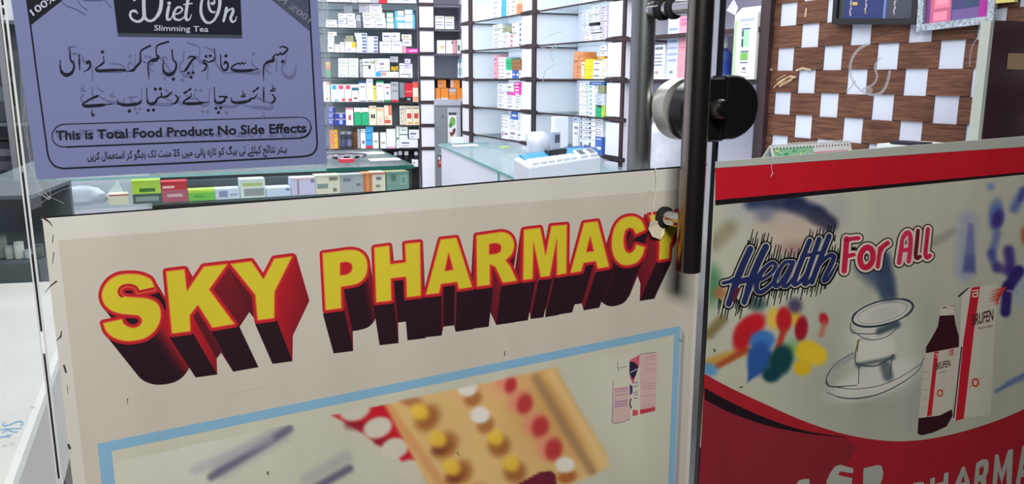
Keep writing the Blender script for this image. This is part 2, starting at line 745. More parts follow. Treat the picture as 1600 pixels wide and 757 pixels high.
# ------------------------------------------------------------------ the woven wall beside the rack
tA = [SIDE.tz(1180 + x / 2.912, 168)[0] for x in (82, 155, 288, 362, 523, 615, 805, 922)]
tB = [SIDE.tz(1180 + x / 2.912, 131)[0] for x in (192, 263, 408, 495, 670, 775)]
w_strip = sum(tA[i] - tA[i + 1] for i in (0, 2, 4, 6)) / 4
period = (tA[0] - tA[6]) / 3
cA = (tA[0] + tA[1]) / 2
zrow = SIDE.tz(1330, 147)[1]              # a seam between two rows of boards
ROW = 0.0855
mb = MB()
T_WV0, T_WV1 = -1.03, -2.40
mb.slab(SIDE, T_WV1, T_WV0, 0, CEIL, -0.3, -0.014, mi=2)
for r in range(-13, 19):
    z0, z1 = zrow + r * ROW, zrow + (r + 1) * ROW
    if z0 < 0 or z1 > CEIL:
        continue
    ph = cA if r % 2 == 1 else cA - period / 2
    k = -2
    while True:
        c0 = ph - (k - 1) * period          # centre of a white strip
        c1 = c0 - period
        a, b = c0 - w_strip / 2, c1 + w_strip / 2
        # the white strip shows here
        s0, s1 = min(c0 + w_strip / 2, T_WV0), max(c0 - w_strip / 2, T_WV1)
        if s0 > s1:
            mb.face([SIDE.pt(s0, z0 - 0.002, -0.006), SIDE.pt(s1, z0 - 0.002, -0.006), SIDE.pt(s1, z1 + 0.002, -0.006), SIDE.pt(s0, z1 + 0.002, -0.006)], mi=1)
        aa, bb = min(a, T_WV0), max(b, T_WV1)
        if aa > bb:
            n = 8
            pts = []
            for i in range(n + 1):
                t = aa + (bb - aa) * i / n
                f = (t - a) / (b - a)
                pts.append((t, -0.007 + 0.0045 * math.sin(math.pi * f) ** 0.7 + 0.003))
            for i in range(n):
                (t0, o0), (t1, o1) = pts[i], pts[i + 1]
                mb.face([SIDE.pt(t0, z0 + 0.001, o0), SIDE.pt(t1, z0 + 0.001, o1), SIDE.pt(t1, z1 - 0.001, o1), SIDE.pt(t0, z1 - 0.001, o0)], mi=0)
                mb.face([SIDE.pt(t0, z0 + 0.001, o0), SIDE.pt(t0, z0 + 0.001, o0 - 0.006), SIDE.pt(t1, z0 + 0.001, o1 - 0.006), SIDE.pt(t1, z0 + 0.001, o1)], mi=0)
                mb.face([SIDE.pt(t0, z1 - 0.001, o0), SIDE.pt(t1, z1 - 0.001, o1), SIDE.pt(t1, z1 - 0.001, o1 - 0.006), SIDE.pt(t0, z1 - 0.001, o0 - 0.006)], mi=0)
        k += 1
        if c1 < T_WV1 - period:
            break
weave = tag(mb.build('trim_1', [M['veneer'], M['strip'], M['darkwood']]), kind='structure')
mb = MB()
cr = crop(1180, 0, 2.912)
for pts, w in (([(85, 400), (110, 370), (160, 345), (185, 350), (120, 380), (110, 395), (165, 365)], 1.6),
               ([(100, 385), (150, 350), (178, 352)], 2.2), ([(10, 320), (40, 312), (75, 318)], 3.2), ([(188, 320), (215, 310), (250, 318)], 3.2),
               ([(232, 40), (228, 75)], 2.6), ([(95, 365), (140, 340)], 1.2)):
    mb = MB()
    stroke(mb, SIDE, cr(pts), w, (190, 160, 128), 0.0015)
    mb.build('scuff_mark', M['ink'], weave)

# ------------------------------------------------------------------ glass shop front: panes either side of the door
def window(name, t0, t1):
    w = thing(name, FAC.pt((t0 + t1) / 2, 0), None, None, None, 'structure')
    mb = MB()
    mb.slab(FAC, t0, t1, 0.06, 2.42, -0.006, 0.006)
    mb.build('pane', M['pane'], w)
    mb = MB()
    mb.slab(FAC, t0, t1, -0.02, 0.06, -0.02, 0.02)
    mb.build('sill_channel', M['steel'], w)
    return w


win_r = window('window_1', T_R + 0.008, T_W1)
win_l = window('window_2', T_W0, T_L - 0.0034)
mb = MB()
mb.slab(FAC, T_R + 0.004, T_R + 0.0075, 0.06, 2.42, -0.005, 0.0062)
mb.build('edge_gasket', M['blackmatte'], win_r)
mb = MB()
mb.slab(FAC, T_L - 0.0046, T_L - 0.0032, 0.06, 2.42, -0.0062, 0.0064)
mb.build('edge_strip', M['seal'], win_l)
# a smear of old tape on the right pane
cr = crop(1180, 0, 2.912)
mb = MB()
stroke(mb, FAC, spline(cr([(515, 200), (470, 225), (440, 270), (432, 320), (445, 370), (480, 410), (530, 432), (575, 420), (600, 380), (612, 325)])), 4.2, (235, 235, 240), 0.0072)
stroke(mb, FAC, spline(cr([(570, 265), (545, 300), (555, 350), (535, 385), (490, 405)])), 3.2, (235, 235, 240), 0.0074)
stroke(mb, FAC, cr([(420, 415), (455, 370)]), 3, (235, 235, 240), 0.0073)
flat(mb, FAC, disc(1180 + 510 / 2.912, 412 / 2.912, 9, 12, 6), (235, 235, 240), 0.0076)
stroke(mb, FAC, spline(cr([(1020, 160), (985, 220), (975, 300)])), 1.6, (235, 235, 240), 0.0072)
mb.build('tape_smear', M['smear'], win_r)

# ------------------------------------------------------------------ the glass door with its pull handle and lock
door = thing('door_1', FAC.pt((T_L + T_R) / 2, 0), None, None, None, 'structure')
mb = MB()
mb.slab(FAC, T_L, T_R, 0.03, 2.40, -0.006, 0.006)
mb.build('pane', M['pane'], door)
mb = MB()
mb.slab(FAC, T_R - 0.0085, T_R + 0.0002, 0.03, 2.40, -0.0068, 0.0085)
mb.build('edge_channel', M['chrome'], door)
mb = MB()
mb.slab(FAC, T_L - 0.0010, T_L + 0.0010, 0.03, 2.40, -0.0064, 0.0072)
mb.build('edge_strip', M['seal'], door)
mb = MB()
for a, b in ((2, 9), (15, 24), (38, 44), (60, 75), (96, 120), (128, 165), (200, 208), (226, 236), (246, 258), (270, 330), (400, 520), (560, 757)):
    z1, z0 = FAC.tz(34, a)[1], FAC.tz(34, b)[1]
    mb.slab(FAC, T_L - 0.0030, T_L - 0.0011, z0, z1, -0.004, 0.0066)
mb.build('edge_gasket', M['blackmatte'], door)

bar_f, bar_r = 0.068, -0.053
RAD = 0.0185
tb, zb = FAC.tz(1029, 338)
tt, zt = FAC.tz(1043, 13)
tb = (tb + tt) / 2 + 0.001
def pole(off, z0, z1, name, mat):
    mb = MB()
    n = 28
    mb.tube([FAC.pt(tb, z0, off), FAC.pt(tb, z0 + 0.001, off), FAC.pt(tb, z1 - 0.001, off), FAC.pt(tb, z1, off)], [RAD - 0.001, RAD, RAD, RAD - 0.001], n)
    return mb.build(name, M[mat], door, smooth=True)
zlow = FAC.tz(1071, 425, bar_f)[1]
pole(bar_f, zlow, zt + (zb - zlow), 'pull_bar', 'darksteel')
tag(bpy.data.objects['pull_bar'], 'dark polished outer pull bar')
p2 = pole(bar_r, zlow, zt + (zb - zlow), 'pull_bar', 'steel')
tag(p2, 'brushed steel inner pull bar')
for z in (zb, zt):
    mb = MB()
    mb.tube([FAC.pt(tb, z, bar_r), FAC.pt(tb, z, bar_f)], 0.0115, 22)
    br = mb.build('bracket', M['chrome'], door, smooth=True)
    for o0, o1, rr, mt in ((0.0085, 0.0165, 0.0165, 'blackmatte'), (-0.0165, -0.0068, 0.0165, 'blackmatte'), (-0.03, -0.0165, 0.0135, 'steel')):
        mb = MB()
        mb.tube([FAC.pt(tb, z, o0), FAC.pt(tb, z, o0 + 0.001), FAC.pt(tb, z, o1 - 0.001), FAC.pt(tb, z, o1)], [rr - 0.0015, rr, rr, rr - 0.0015], 24)
        mb.build('collar', M[mt], br, smooth=True)


def prism(mb, P, px, off, o0, o1, bev=0.004):
    tz = [P.tz(x, y, off) for x, y in px]
    ct = sum(t for t, z in tz) / len(tz)
    cz = sum(z for t, z in tz) / len(tz)
    n = len(tz)
    rings = []
    for o, s in ((o0, 0.0), (o1 - bev * (1 if o1 > o0 else -1), 0.0), (o1, bev)):
        ring = []
        for t, z in tz:
            L = math.hypot(t - ct, z - cz)
            f = 1 - s / L
            ring.append(P.pt(ct + (t - ct) * f, cz + (z - cz) * f, o))
        rings.append(ring)
    for a, b in zip(rings, rings[1:]):
        for i in range(n):
            mb.face([a[i], a[(i + 1) % n], b[(i + 1) % n], b[i]])
    mb.face(rings[-1])
    mb.face(list(reversed(rings[0])))


d_right = [(1136.8, 118.5), (1150, 117.6), (1160, 119), (1168.5, 123), (1176, 130), (1182, 138.5), (1185.6, 147.5), (1187, 161), (1185.8, 175), (1179.5, 194.5), (1173, 203), (1165, 210), (1150, 217.2), (1132.8, 218.7)]
d_left = [(1135.6, 121), (1107, 122.5), (1092, 127), (1078, 138), (1070, 152), (1066.5, 170), (1069, 190), (1077, 207), (1088, 217), (1102, 222.5), (1131.5, 221)]
d_left, d_right = spline(d_left + d_left[:0], 4), spline(d_right, 4)
mb = MB()
prism(mb, FAC, d_left, 0.036, 0.0085, 0.036)
lk = mb.build('lock_case', M['black'], door, smooth=True)
mb = MB()
tc, zc = FAC.tz(1113, 170, 0.036)
mb.tube([FAC.pt(tc, zc, 0.034), FAC.pt(tc, zc, 0.058), FAC.pt(tc, zc, 0.062), FAC.pt(tc, zc, 0.0625)], [0.0152, 0.0148, 0.0125, 0.010], 28)
cy = mb.build('lock_cylinder', principled('dark_bronze', (96, 88, 84), 0.3, 1.0), lk, smooth=True)
mb = MB()
mb.tube([FAC.pt(tc, zc, 0.0622), FAC.pt(tc, zc, 0.0632)], 0.0092, 24)
mb.slab(FAC, tc - 0.0012, tc + 0.0012, zc - 0.0055, zc + 0.0055, 0.0630, 0.0640)
mb.build('keyhole_plate', M['black'], cy if False else lk)
mb = MB()
prism(mb, FAC, d_left, 0.036, -0.0072, -0.040, 0.008)
tag(mb.build('lock_case', principled('satin_nickel', (206, 204, 196), 0.35, 0.35), door, smooth=True), 'bright steel inner lock half')
mb = MB()
prism(mb, FAC, d_right, 0.038, 0.0072, 0.038)
strike = mb.build('lock_keeper', M['black'], win_r, smooth=True)
mb = MB()
prism(mb, FAC, d_right, 0.036, -0.0072, -0.036, 0.006)
mb.build('lock_keeper', M['black'], win_r, smooth=True)

# clear tape round the paper notice, creased at the corners
mb = MB()
flat(mb, FAC, [(47, 330), (40, 270), (33, 200), (31, 100), (24, 0), (34, 0), (45, 110), (52, 200), (58, 268), (66, 322)], (230, 235, 235), 0.0066)
mb.build('tape_film', M['tape'], door)
mb = MB()
flat(mb, FAC, [(500, -5), (512, -5), (524, 255), (512, 262)], (230, 235, 235), 0.0066)
mb.build('tape_film', M['tape'], door)
mb = MB()
for pts, w in (([(33, 30), (36, 80), (33, 110), (39, 150), (37, 190), (43, 230)], 1.0), ([(41, 190), (44, 225), (50, 262), (62, 300)], 1.1), ([(46, 255), (60, 290), (78, 310), (58, 302)], 1.6),
               ([(54, 270), (64, 300), (78, 312), (77, 286)], 1.2), ([(505, 0), (508, 90), (513, 180), (516, 254)], 1.2), ([(511, 0), (515, 120), (520, 220)], 1.0), ([(500, 16), (512, 18), (512, 3)], 0.9),
               ([(64, 318), (120, 290), (300, 270), (505, 262)], 0.8), ([(80, 284), (300, 268), (510, 259)], 0.8),
               ([(100, 318), (78, 308)], 1.0), ([(848, 128), (852, 112), (866, 100), (860, 84), (872, 72)], 1.6), ([(846, 74), (858, 78), (868, 70)], 2.2), ([(850, 60), (868, 52), (880, 50)], 1.2)):
    mb = MB()
    stroke(mb, FAC, spline(pts, 4), w, (240, 242, 245), 0.0071)
    mb.build('tape_crease', M['smear'], door)

# thread and tag hanging at the lower bracket
tg = thing('hanging_tag', FAC.at(1024, 372, 0.012), 'small cream tag hanging on a thread behind the lower handle bracket', 'tag')
mb = MB()
mb.tube([FAC.at(x, y, 0.0105) for x, y in spline([(1024, 262), (1026, 290), (1021, 318), (1019, 335), (1022, 348)], 4)], 0.0007, 6)
mb.build('thread', M['thread'], tg)
mb = MB()
pts = [(1016, 346), (1040, 344), (1038, 366), (1032, 375), (1019, 370), (1013, 358)]
pa = [FAC.at(x, y, 0.0105) for x, y in pts]
pb = [FAC.at(x, y, 0.0165 - 0.003 * (i % 2)) for i, (x, y) in enumerate(pts)]
mb.face(pb); mb.face(list(reversed(pa)))
for i in range(6):
    mb.face([pa[i], pa[(i + 1) % 6], pb[(i + 1) % 6], pb[i]])
mb.build('card', M['cloth'], tg)

# ================================================================== PRINTED SIGNS ON THE SHOP FRONT
BEIGE, MARGIN = (196, 190, 177), (208, 205, 197)
OFF = 0.0074


def down(x, y0, y):
    """Follow a plumb line of the photograph from (x, y0) to height y."""
    return (x + (VX - x) * (y - y0) / (VY - y0), y)


def foot(x, y0, z):
    """The pixel below x, y0 at height z on the shop front."""
    return proj(FAC.pt(FAC.tz(x, y0)[0], z, OFF))


# ------------------------------------------------------------------ door banner
ban = thing('shop_banner', FAC.pt((T_L + T_R) / 2, 0.2, 0.007), 'beige vinyl sheet on the glass door with yellow block letters above a blue frame', 'banner')
mb = MB()
BL, BR = (66, 341.5), (1100, 259)
zt_l, zt_r = BL, BR
b_l, b_r = foot(66, 341.5, 0.14), foot(1099, 259, 0.14)
N = 12
top = [(BL[0] + (BR[0] - BL[0]) * i / N, BL[1] + (BR[1] - BL[1]) * i / N) for i in range(N + 1)]
bot = [(b_l[0] + (b_r[0] - b_l[0]) * i / N, b_l[1] + (b_r[1] - b_l[1]) * i / N) for i in range(N + 1)]
for i in range(N):
    a, b, c, d = top[i], top[i + 1], bot[i + 1], bot[i]
    f = [FAC.at(*q, OFF) for q in (a, b, c, d)]
    bk_ = [FAC.at(*q, 0.0062) for q in (a, b, c, d)]
    mb.face(f, MARGIN)
    mb.face(list(reversed(bk_)), (225, 225, 225))
    mb.face([f[0], f[1], bk_[1], bk_[0]], (40, 40, 40))
mb.build('sheet', M['vinyl'], ban)
mb = MB()
flat(mb, FAC, [(91, 376), (600, 334), (1093, 294), foot(1091, 292, 0.17), foot(91, 372, 0.17)], BEIGE, OFF + 0.0002)
mb.build('printed_ground', M['vinyl'], ban)
mb = MB()
stroke(mb, FAC, [(60, 340.8), (300, 323.2), (560, 303.4), (760, 285.6), (1060, 261.5), (1104, 257.6)], 2.4, (20, 20, 24), OFF + 0.0004)
stroke(mb, FAC, [(64, 343.5), (1100, 261)], 0.8, (235, 235, 235), OFF + 0.0004)
mb.build('top_hem', M['vinyl'], ban)
mb = MB()
for pts, w in (([(62, 338), (70, 342), (78, 348), (82, 354)], [2, 3.5, 2, 1]), ([(83, 368), (82, 380)], 1.2), ([(84, 395), (82, 412)], [1.5, 0.8]), ([(88, 440), (78, 448), (70, 458)], [2.5, 1.4, 0.6]),
               ([(96, 518), (95, 526), (88, 533)], [1.4, 2.6, 0.7]), ([(100, 572), (103, 582)], 3), ([(105, 603), (106, 616)], 0.8), ([(107, 696), (109, 701)], 4), ([(198, 625), (200, 623), (199, 631)], 0.9),
               ([(1059, 530), (1067, 535)], 1.2), ([(788, 556), (789, 550)], 1.4), ([(714, 707), (718, 713)], 1.2), ([(418, 738), (419, 742)], 2.2), ([(830, 393), (838, 394)], 1), ([(1058, 330), (1060, 326)], 1)):
    mb = MB()
    stroke(mb, FAC, pts, w, (62, 56, 50), OFF + 0.0006)
    mb.build('scuff_mark', M['ink'], ban)
for pts, w in (([(1010, 303), (1015, 298), (1022, 305)], 1), ([(360, 617), (420, 604)], 1.0)):
    mb = MB()
    stroke(mb, FAC, pts, w, (178, 172, 156), OFF + 0.0005)
    mb.build('scuff_mark', M['ink'], ban)

YEL, RED = (208, 192, 48), (186, 32, 42)
VPX = (693.0, 1186.0)
cA_, cB_, cC_, cD_, cE_, cF_ = crop(140, 410, 3.605), crop(310, 380, 3.44), crop(490, 370, 3.785), crop(650, 350, 3.785), crop(790, 330, 3.785), crop(920, 310, 4.206)
LET = []
S_ = spline(cA_([(372, 158), (350, 103), (320, 82), (270, 67), (200, 66), (150, 76), (105, 106), (76, 150), (68, 195), (85, 240), (125, 275), (180, 292), (230, 297), (270, 301), (291, 318), (293, 340), (276, 360), (245, 370), (215, 362), (190, 345)]), 3) + cA_([(182, 320), (75, 343)]) + spline(cA_([(78, 350), (92, 388), (125, 420), (180, 442), (240, 445), (310, 430), (360, 395), (390, 350), (402, 300), (395, 255), (370, 222), (320, 203), (250, 197), (200, 192), (178, 175), (177, 160), (190, 146), (220, 140), (255, 150), (268, 180)]), 3)
LET.append([S_])
LET.append([[(259.3, 424.4), (288.4, 421), (292, 455.2), (318.1, 416.9), (355.9, 412.6), (326.9, 452.7), (366.7, 507), (331.8, 512.8), (309.2, 477.1), (296.7, 493.2), (297.6, 518.2), (268.4, 522.1)]])
LET.append([[(360, 412.6), (392.8, 408.5), (411.7, 436.7), (428.3, 404.7), (456.8, 400.9), (429.2, 456.2), (428.6, 497.7), (402.4, 501.2), (398.7, 461.4)]])
LET.append([cC_([(52, 98), (150, 85)]) + spline(cC_([(190, 79), (225, 77), (264, 84), (298, 108), (316, 145), (318, 195), (304, 240), (268, 275), (215, 290)]), 3) + cC_([(162, 298), (165, 425), (70, 437)]),
            cC_([(157, 155)]) + spline(cC_([(190, 150), (213, 155), (227, 172), (224, 202), (203, 221), (185, 226)]), 3) + cC_([(157, 230)])])
LET.append([cC_([(358, 65), (448, 52), (454, 163), (545, 152), (540, 42), (630, 32), (635, 350), (551, 360), (547, 238), (457, 248), (460, 380), (370, 390)])])
LET.append([cD_([(145, 92), (240, 82), (333, 375), (253, 387), (243, 345), (148, 357), (137, 412), (58, 420)]), cD_([(193, 170), (220, 272), (170, 280)])])
LET.append([cD_([(357, 68), (430, 58)]) + spline(cD_([(470, 52), (512, 48), (552, 62), (576, 97), (580, 140), (563, 185), (530, 215)]), 3) + cD_([(560, 255), (597, 338), (513, 350), (490, 300), (468, 255), (437, 240), (438, 362), (360, 372)]),
            cD_([(433, 120)]) + spline(cD_([(470, 114), (498, 124), (504, 145), (495, 167), (470, 178)]), 3) + cD_([(433, 182)])])
LET.append([cE_([(108, 110), (205, 98), (237, 262), (270, 88), (363, 80), (360, 370), (303, 380), (303, 165), (262, 385), (207, 392), (165, 185), (160, 402), (103, 410)])])
LET.append([cE_([(463, 70), (545, 60), (613, 330), (545, 342), (533, 298), (462, 307), (447, 357), (382, 368)]), cE_([(500, 148), (522, 238), (477, 243)])])
LET.append([spline(cF_([(372, 208), (350, 152), (310, 123), (265, 118), (215, 135), (175, 180), (155, 240), (150, 310), (160, 370), (185, 415), (225, 440), (270, 440), (320, 420), (355, 375)]), 3) + cF_([(370, 320), (310, 303)]) + spline(cF_([(302, 335), (278, 358), (250, 355), (233, 320), (230, 265), (240, 215), (265, 195), (292, 202)]), 3) + cF_([(310, 237)])])
LET.append([cF_([(395, 112), (470, 102), (520, 185), (575, 88), (650, 78), (533, 300), (527, 397), (460, 407), (465, 300)])])


def area2(p):
    return sum(p[i - 1][0] * p[i][1] - p[i][0] * p[i - 1][1] for i in range(len(p)))


def grow(p, d):
    """Offset a closed outline outwards with clipped mitres."""
    sgn = 1 if area2(p) > 0 else -1
    n = len(p)
    out = []
    for i in range(n):
        a, b, c = p[i - 1], p[i], p[(i + 1) % n]
        e1 = (b[0] - a[0], b[1] - a[1]); e2 = (c[0] - b[0], c[1] - b[1])
        l1 = math.hypot(*e1) or 1; l2 = math.hypot(*e2) or 1
        n1 = (e1[1] / l1 * sgn, -e1[0] / l1 * sgn); n2 = (e2[1] / l2 * sgn, -e2[0] / l2 * sgn)
        m = (n1[0] + n2[0], n1[1] + n2[1])
        L2 = m[0] ** 2 + m[1] ** 2
        k = min(2 / max(L2, 1e-6), 1.6)
        out.append((b[0] + m[0] * d * k, b[1] + m[1] * d * k))
    return out


for i, loops in enumerate(LET):
    mb_y, mb_r, mb_x = MB(), MB(), MB()
    flat(mb_y, FAC, loops, YEL, OFF + 0.0030)
    for l in loops:
        stroke(mb_r, FAC, l, 10.5 if i < 3 else 9.0, RED, OFF + 0.0026, closed=True)
        stroke(mb_r, FAC, l, 1.6, (222, 96, 60), OFF + 0.0032, closed=True, round_ends=False)
    for h in loops[1:]:
        flat(mb_r, FAC, h, RED, OFF + 0.0024)
    for li, l in enumerate(loops):
        p = grow(l, 4.4) if li == 0 else l
        sgn = (1 if area2(p) > 0 else -1) * (1 if li == 0 else -1)
        n = len(p)
        for k in range(n):
            a, b = p[k], p[(k + 1) % n]
            e = (b[0] - a[0], b[1] - a[1])
            L = math.hypot(*e)
            if L < 0.05:
                continue
            nn = (e[1] / L * sgn, -e[0] / L * sgn)
            mid = ((a[0] + b[0]) / 2, (a[1] + b[1]) / 2)
            v = (VPX[0] - mid[0], VPX[1] - mid[1])
            vl = math.hypot(*v)
            if nn[0] * v[0] + nn[1] * v[1] <= 0:
                continue
            T = 0.099 + (0.076 - 0.099) * (mid[0] - 170) / 860
            near = (178, 28, 40) if mid[0] < 520 else (130, 28, 40)
            def ink_at(nv):
                return mixc(near, (40, 20, 30), sstep(0.30, 0.86, max(0.0, nv[1])))
            def vert_n(i0, i1, i2):                     # blend with the neighbouring edge where the outline is round
                g1 = (p[i1][0] - p[i0][0], p[i1][1] - p[i0][1]); g2 = (p[i2][0] - p[i1][0], p[i2][1] - p[i1][1])
                a1, a2 = math.hypot(*g1) or 1, math.hypot(*g2) or 1
                m1 = (g1[1] / a1 * sgn, -g1[0] / a1 * sgn); m2 = (g2[1] / a2 * sgn, -g2[0] / a2 * sgn)
                if m1[0] * m2[0] + m1[1] * m2[1] < 0.85:
                    return nn
                ml = math.hypot(m1[0] + m2[0], m1[1] + m2[1])
                return ((m1[0] + m2[0]) / ml, (m1[1] + m2[1]) / ml)
            ca_, cb2_ = ink_at(vert_n(k - 1, k, (k + 1) % n)), ink_at(vert_n(k, (k + 1) % n, (k + 2) % n))
            dark = (30, 14, 24)
            sw = 6
            for q in range(sw):
                t0, t1 = T * q / sw, T * (q + 1) / sw
                pts = []
                for (c, t) in ((a, t0), (b, t0), (b, t1), (a, t1)):
                    pts.append(FAC.at(c[0] + (VPX[0] - c[0]) * t, c[1] + (VPX[1] - c[1]) * t, thin(OFF + 0.0022 - 0.0014 * t / T)))
                u0, u1 = 0.25 * q / sw, 0.25 * (q + 1) / sw
                mb_x.face(pts, [mixc(ca_, dark, u0), mixc(cb2_, dark, u0), mixc(cb2_, dark, u1), mixc(ca_, dark, u1)])
        if li == 0:
            T = 0.099 + (0.076 - 0.099) * (sum(q[0] for q in l) / len(l) - 170) / 860
            flat(mb_x, FAC, [(c[0] + (VPX[0] - c[0]) * T, c[1] + (VPX[1] - c[1]) * T) for c in p], (52, 22, 32), OFF + 0.0007)
    let = tag(mb_y.build('letter', M['vinyl'], ban), 'yellow block letter ' + 'SKYPHARMACY'[i])
    mb_r.build('letter_outline', M['vinyl'], let)
    mb_x.build('letter_shadow', M['vinyl'], let)

# pale blue frame and the blurred photograph of tablets inside it
BLUE = (132, 176, 204)
mb = MB()
yb = 1240
o_tl, o_tr, i_tl, i_tr = (152, 694), (1063.5, 509.5), (174.5, 705.5), (1053.5, 523.5)
flat(mb, FAC, [o_tl, o_tr, i_tr, i_tl], BLUE, OFF + 0.0006)
flat(mb, FAC, [o_tl, i_tl, foot(174.5, 705.5, 0.19), foot(152, 694, 0.19)], BLUE, OFF + 0.0006)
flat(mb, FAC, [o_tr, foot(1063.5, 509.5, 0.19), foot(1053.5, 523.5, 0.19), i_tr], BLUE, OFF + 0.0006)
mb.build('printed_frame', M['vinyl'], ban)
mb = MB()
flat(mb, FAC, [(1065, 514), (1070, 524), foot(1070, 524, 0.19), foot(1063, 524, 0.19)], (160, 158, 165), OFF + 0.0004)
mb.build('frame_shadow', M['vinyl'], ban)

PACK = [(600, 632), (868, 574), (905, 640), (950, 712), (952, 728), (930, 742), (880, 762), (860, 1000), (800, 1000)]
REDP = [(519, 649.5), (606, 630.5), (640, 685), (690, 757), (760, 860), (735, 870), (700, 800), (676, 762), (660, 742), (648, 728), (628, 722), (612, 700), (594, 698), (575, 684), (559, 672)]


def tablets(x, y):
    c = (198, 196, 178)
    c = mixc(c, (208, 207, 195), blob(x, y, 290, 720, 120, 50, -0.2, 0.6))
    c = mixc(c, (158, 154, 160), 0.75 * seg_a(x, y, 345, 735, 440, 677, 13, 0.8))
    c = mixc(c, (104, 96, 120), 0.85 * seg_a(x, y, 330, 746, 452, 671, 6, 0.8))
    c = mixc(c, (172, 168, 176), 0.6 * seg_a(x, y, 305, 735, 420, 686, 8, 0.8))
    c = mixc(c, (168, 164, 168), 0.7 * seg_a(x, y, 480, 750, 540, 716, 10, 0.8))
    c = mixc(c, (92, 88, 116), 0.85 * seg_a(x, y, 495, 762, 546, 733, 6, 0.8))
    edge = y - (649.5 + (x - 519) * (574 - 649.5) / (868 - 519))   # the picture is cut along a straight edge
    if edge < 0:
        return (198, 196, 178)
    c = mixc(c, (196, 30, 44), region(x, y, REDP, 3.5))
    c = mixc(c, (120, 30, 44), 0.6 * seg_a(x, y, 545, 664, 570, 668, 7, 0.8))
    c = mixc(c, (120, 30, 44), 0.6 * seg_a(x, y, 590, 690, 606, 690, 6, 0.8))
    for cx, cy, rx, ry, an in ((554, 640, 25, 18, -0.3), (590, 669, 23, 16, -0.35), (617, 701, 21, 16, -0.2), (644, 737, 22, 18, 0.2), (668, 775, 22, 18, 0.2)):
        c = mixc(c, (206, 200, 184), blob(x, y, cx, cy, rx, ry, an, 0.22))
    pk = region(x, y, PACK, 5)
    if pk > 0:
        q = (222, 184, 122)
        q = mixc(q, (208, 160, 96), blob(x, y, 880, 640, 80, 70, 0.8, 0.8))
        q = mixc(q, (228, 170, 120), 0.7 * seg_a(x, y, 740, 600, 800, 590, 26, 0.9))
        q = mixc(q, (212, 150, 96), 0.8 * seg_a(x, y, 606, 636, 690, 757, 7, 0.8))
        q = mixc(q, (158, 124, 92), 0.8 * seg_a(x, y, 838, 592, 925, 738, 7, 0.9))
        q = mixc(q, (232, 196, 134), 0.8 * seg_a(x, y, 862, 585, 945, 725, 8, 0.9))
        q = mixc(q, (166, 100, 60), 0.8 * blob(x, y, 640, 625, 20, 10, 0.3, 0.6))
        for cx, cy in ((660, 650), (688, 693), (710, 737), (735, 775)):
            q = mixc(q, (150, 86, 40), 0.8 * blob(x, y, cx + 8, cy + 4, 22, 17, -0.9, 0.5))
            q = mixc(q, (112, 52, 40), 0.7 * blob(x, y, cx + 0, cy + 8, 14, 9, -0.5, 0.6)) if cy > 660 else q
            q = mixc(q, (236, 196, 70), 0.9 * blob(x, y, cx - 4, cy - 6, 14, 12, 0.6, 0.5))
        for cx, cy in ((777, 690), (802, 731), (828, 772)):
            q = mixc(q, (152, 90, 44), 0.85 * blob(x, y, cx + 3, cy + 7, 17, 17, -0.9, 0.5))
            q = mixc(q, (236, 196, 70), 0.9 * blob(x, y, cx - 3, cy - 6, 13, 12, 0.6, 0.5))
        for cx, cy in ((732, 606), (752, 648)):
            q = mixc(q, (166, 104, 56), 0.85 * blob(x, y, cx + 7, cy + 17, 14, 12, -0.7, 0.5))
            q = mixc(q, (232, 226, 216), blob(x, y, cx - 2, cy + 1, 15, 13, 0, 0.3))
        for cx, cy, s in ((796, 602, 12), (818, 631, 15), (842, 667, 16), (863, 702, 16)):
            q = mixc(q, (226, 140, 116), 0.9 * blob(x, y, cx - 5, cy - 2, s + 3, s + 3, 0, 0.5))
            q = mixc(q, (184, 56, 56), 0.95 * blob(x, y, cx + 2, cy + 1, s - 3, s + 1, 0.2, 0.45))
        q = mixc(q, (170, 96, 48), 0.9 * blob(x, y, 886, 746, 15, 10, -0.2, 0.5))
        q = mixc(q, (230, 226, 214), blob(x, y, 883, 727, 15, 12, 0, 0.3))
        c = mixc(c, q, pk)
    c = mixc(c, (110, 34, 52), region(x, y, [(800, 762), (844, 738), (860, 736), (868, 742), (872, 775), (800, 800)], 1.8))
    c = mixc(c, (214, 210, 196), 0.6 * blob(x, y, 975, 640, 40, 100, -0.3, 0.8))
    return c


mb = MB()
g_tr = (1053.5, 523.5)
paint(mb, FAC, [(174.5, 705.5), g_tr, down(1053.5, 523.5, 900), down(174.5, 705.5, 900)], 330, 100, tablets, OFF + 0.0004)
flat(mb, FAC, [down(174.5, 705.5, 900), down(1053.5, 523.5, 900), foot(1053.5, 523.5, 0.19), foot(174.5, 705.5, 0.19)], (198, 196, 178), OFF + 0.0004)
mb.build('printed_picture', M['vinyl'], ban)

# small faded picture of a syrup bottle and its carton
mb = MB()
cr = crop(940, 540, 5.41)
PK = (206, 178, 172)
flat(mb, FAC, cr([(105, 360), (240, 345), (245, 625), (180, 650), (105, 662), (88, 650)]), PK, OFF + 0.0006)
flat(mb, FAC, cr([(325, 75), (470, 58), (455, 560), (325, 585)]), (207, 174, 172), OFF + 0.0006)
flat(mb, FAC, cr([(325, 545), (453, 522), (453, 552), (325, 585)]), (186, 60, 74), OFF + 0.0007)
flat(mb, FAC, cr([(240, 125), (322, 80), (318, 170), (265, 330), (240, 270)]), (205, 92, 104), OFF + 0.0007)
flat(mb, FAC, cr([(236, 138), (270, 140), (305, 168), (310, 190), (290, 250), (265, 290), (235, 240)]), (40, 36, 62), OFF + 0.0008)
stroke(mb, FAC, cr([(245, 230), (275, 215), (300, 200)]), 2, (150, 150, 175), OFF + 0.0009)
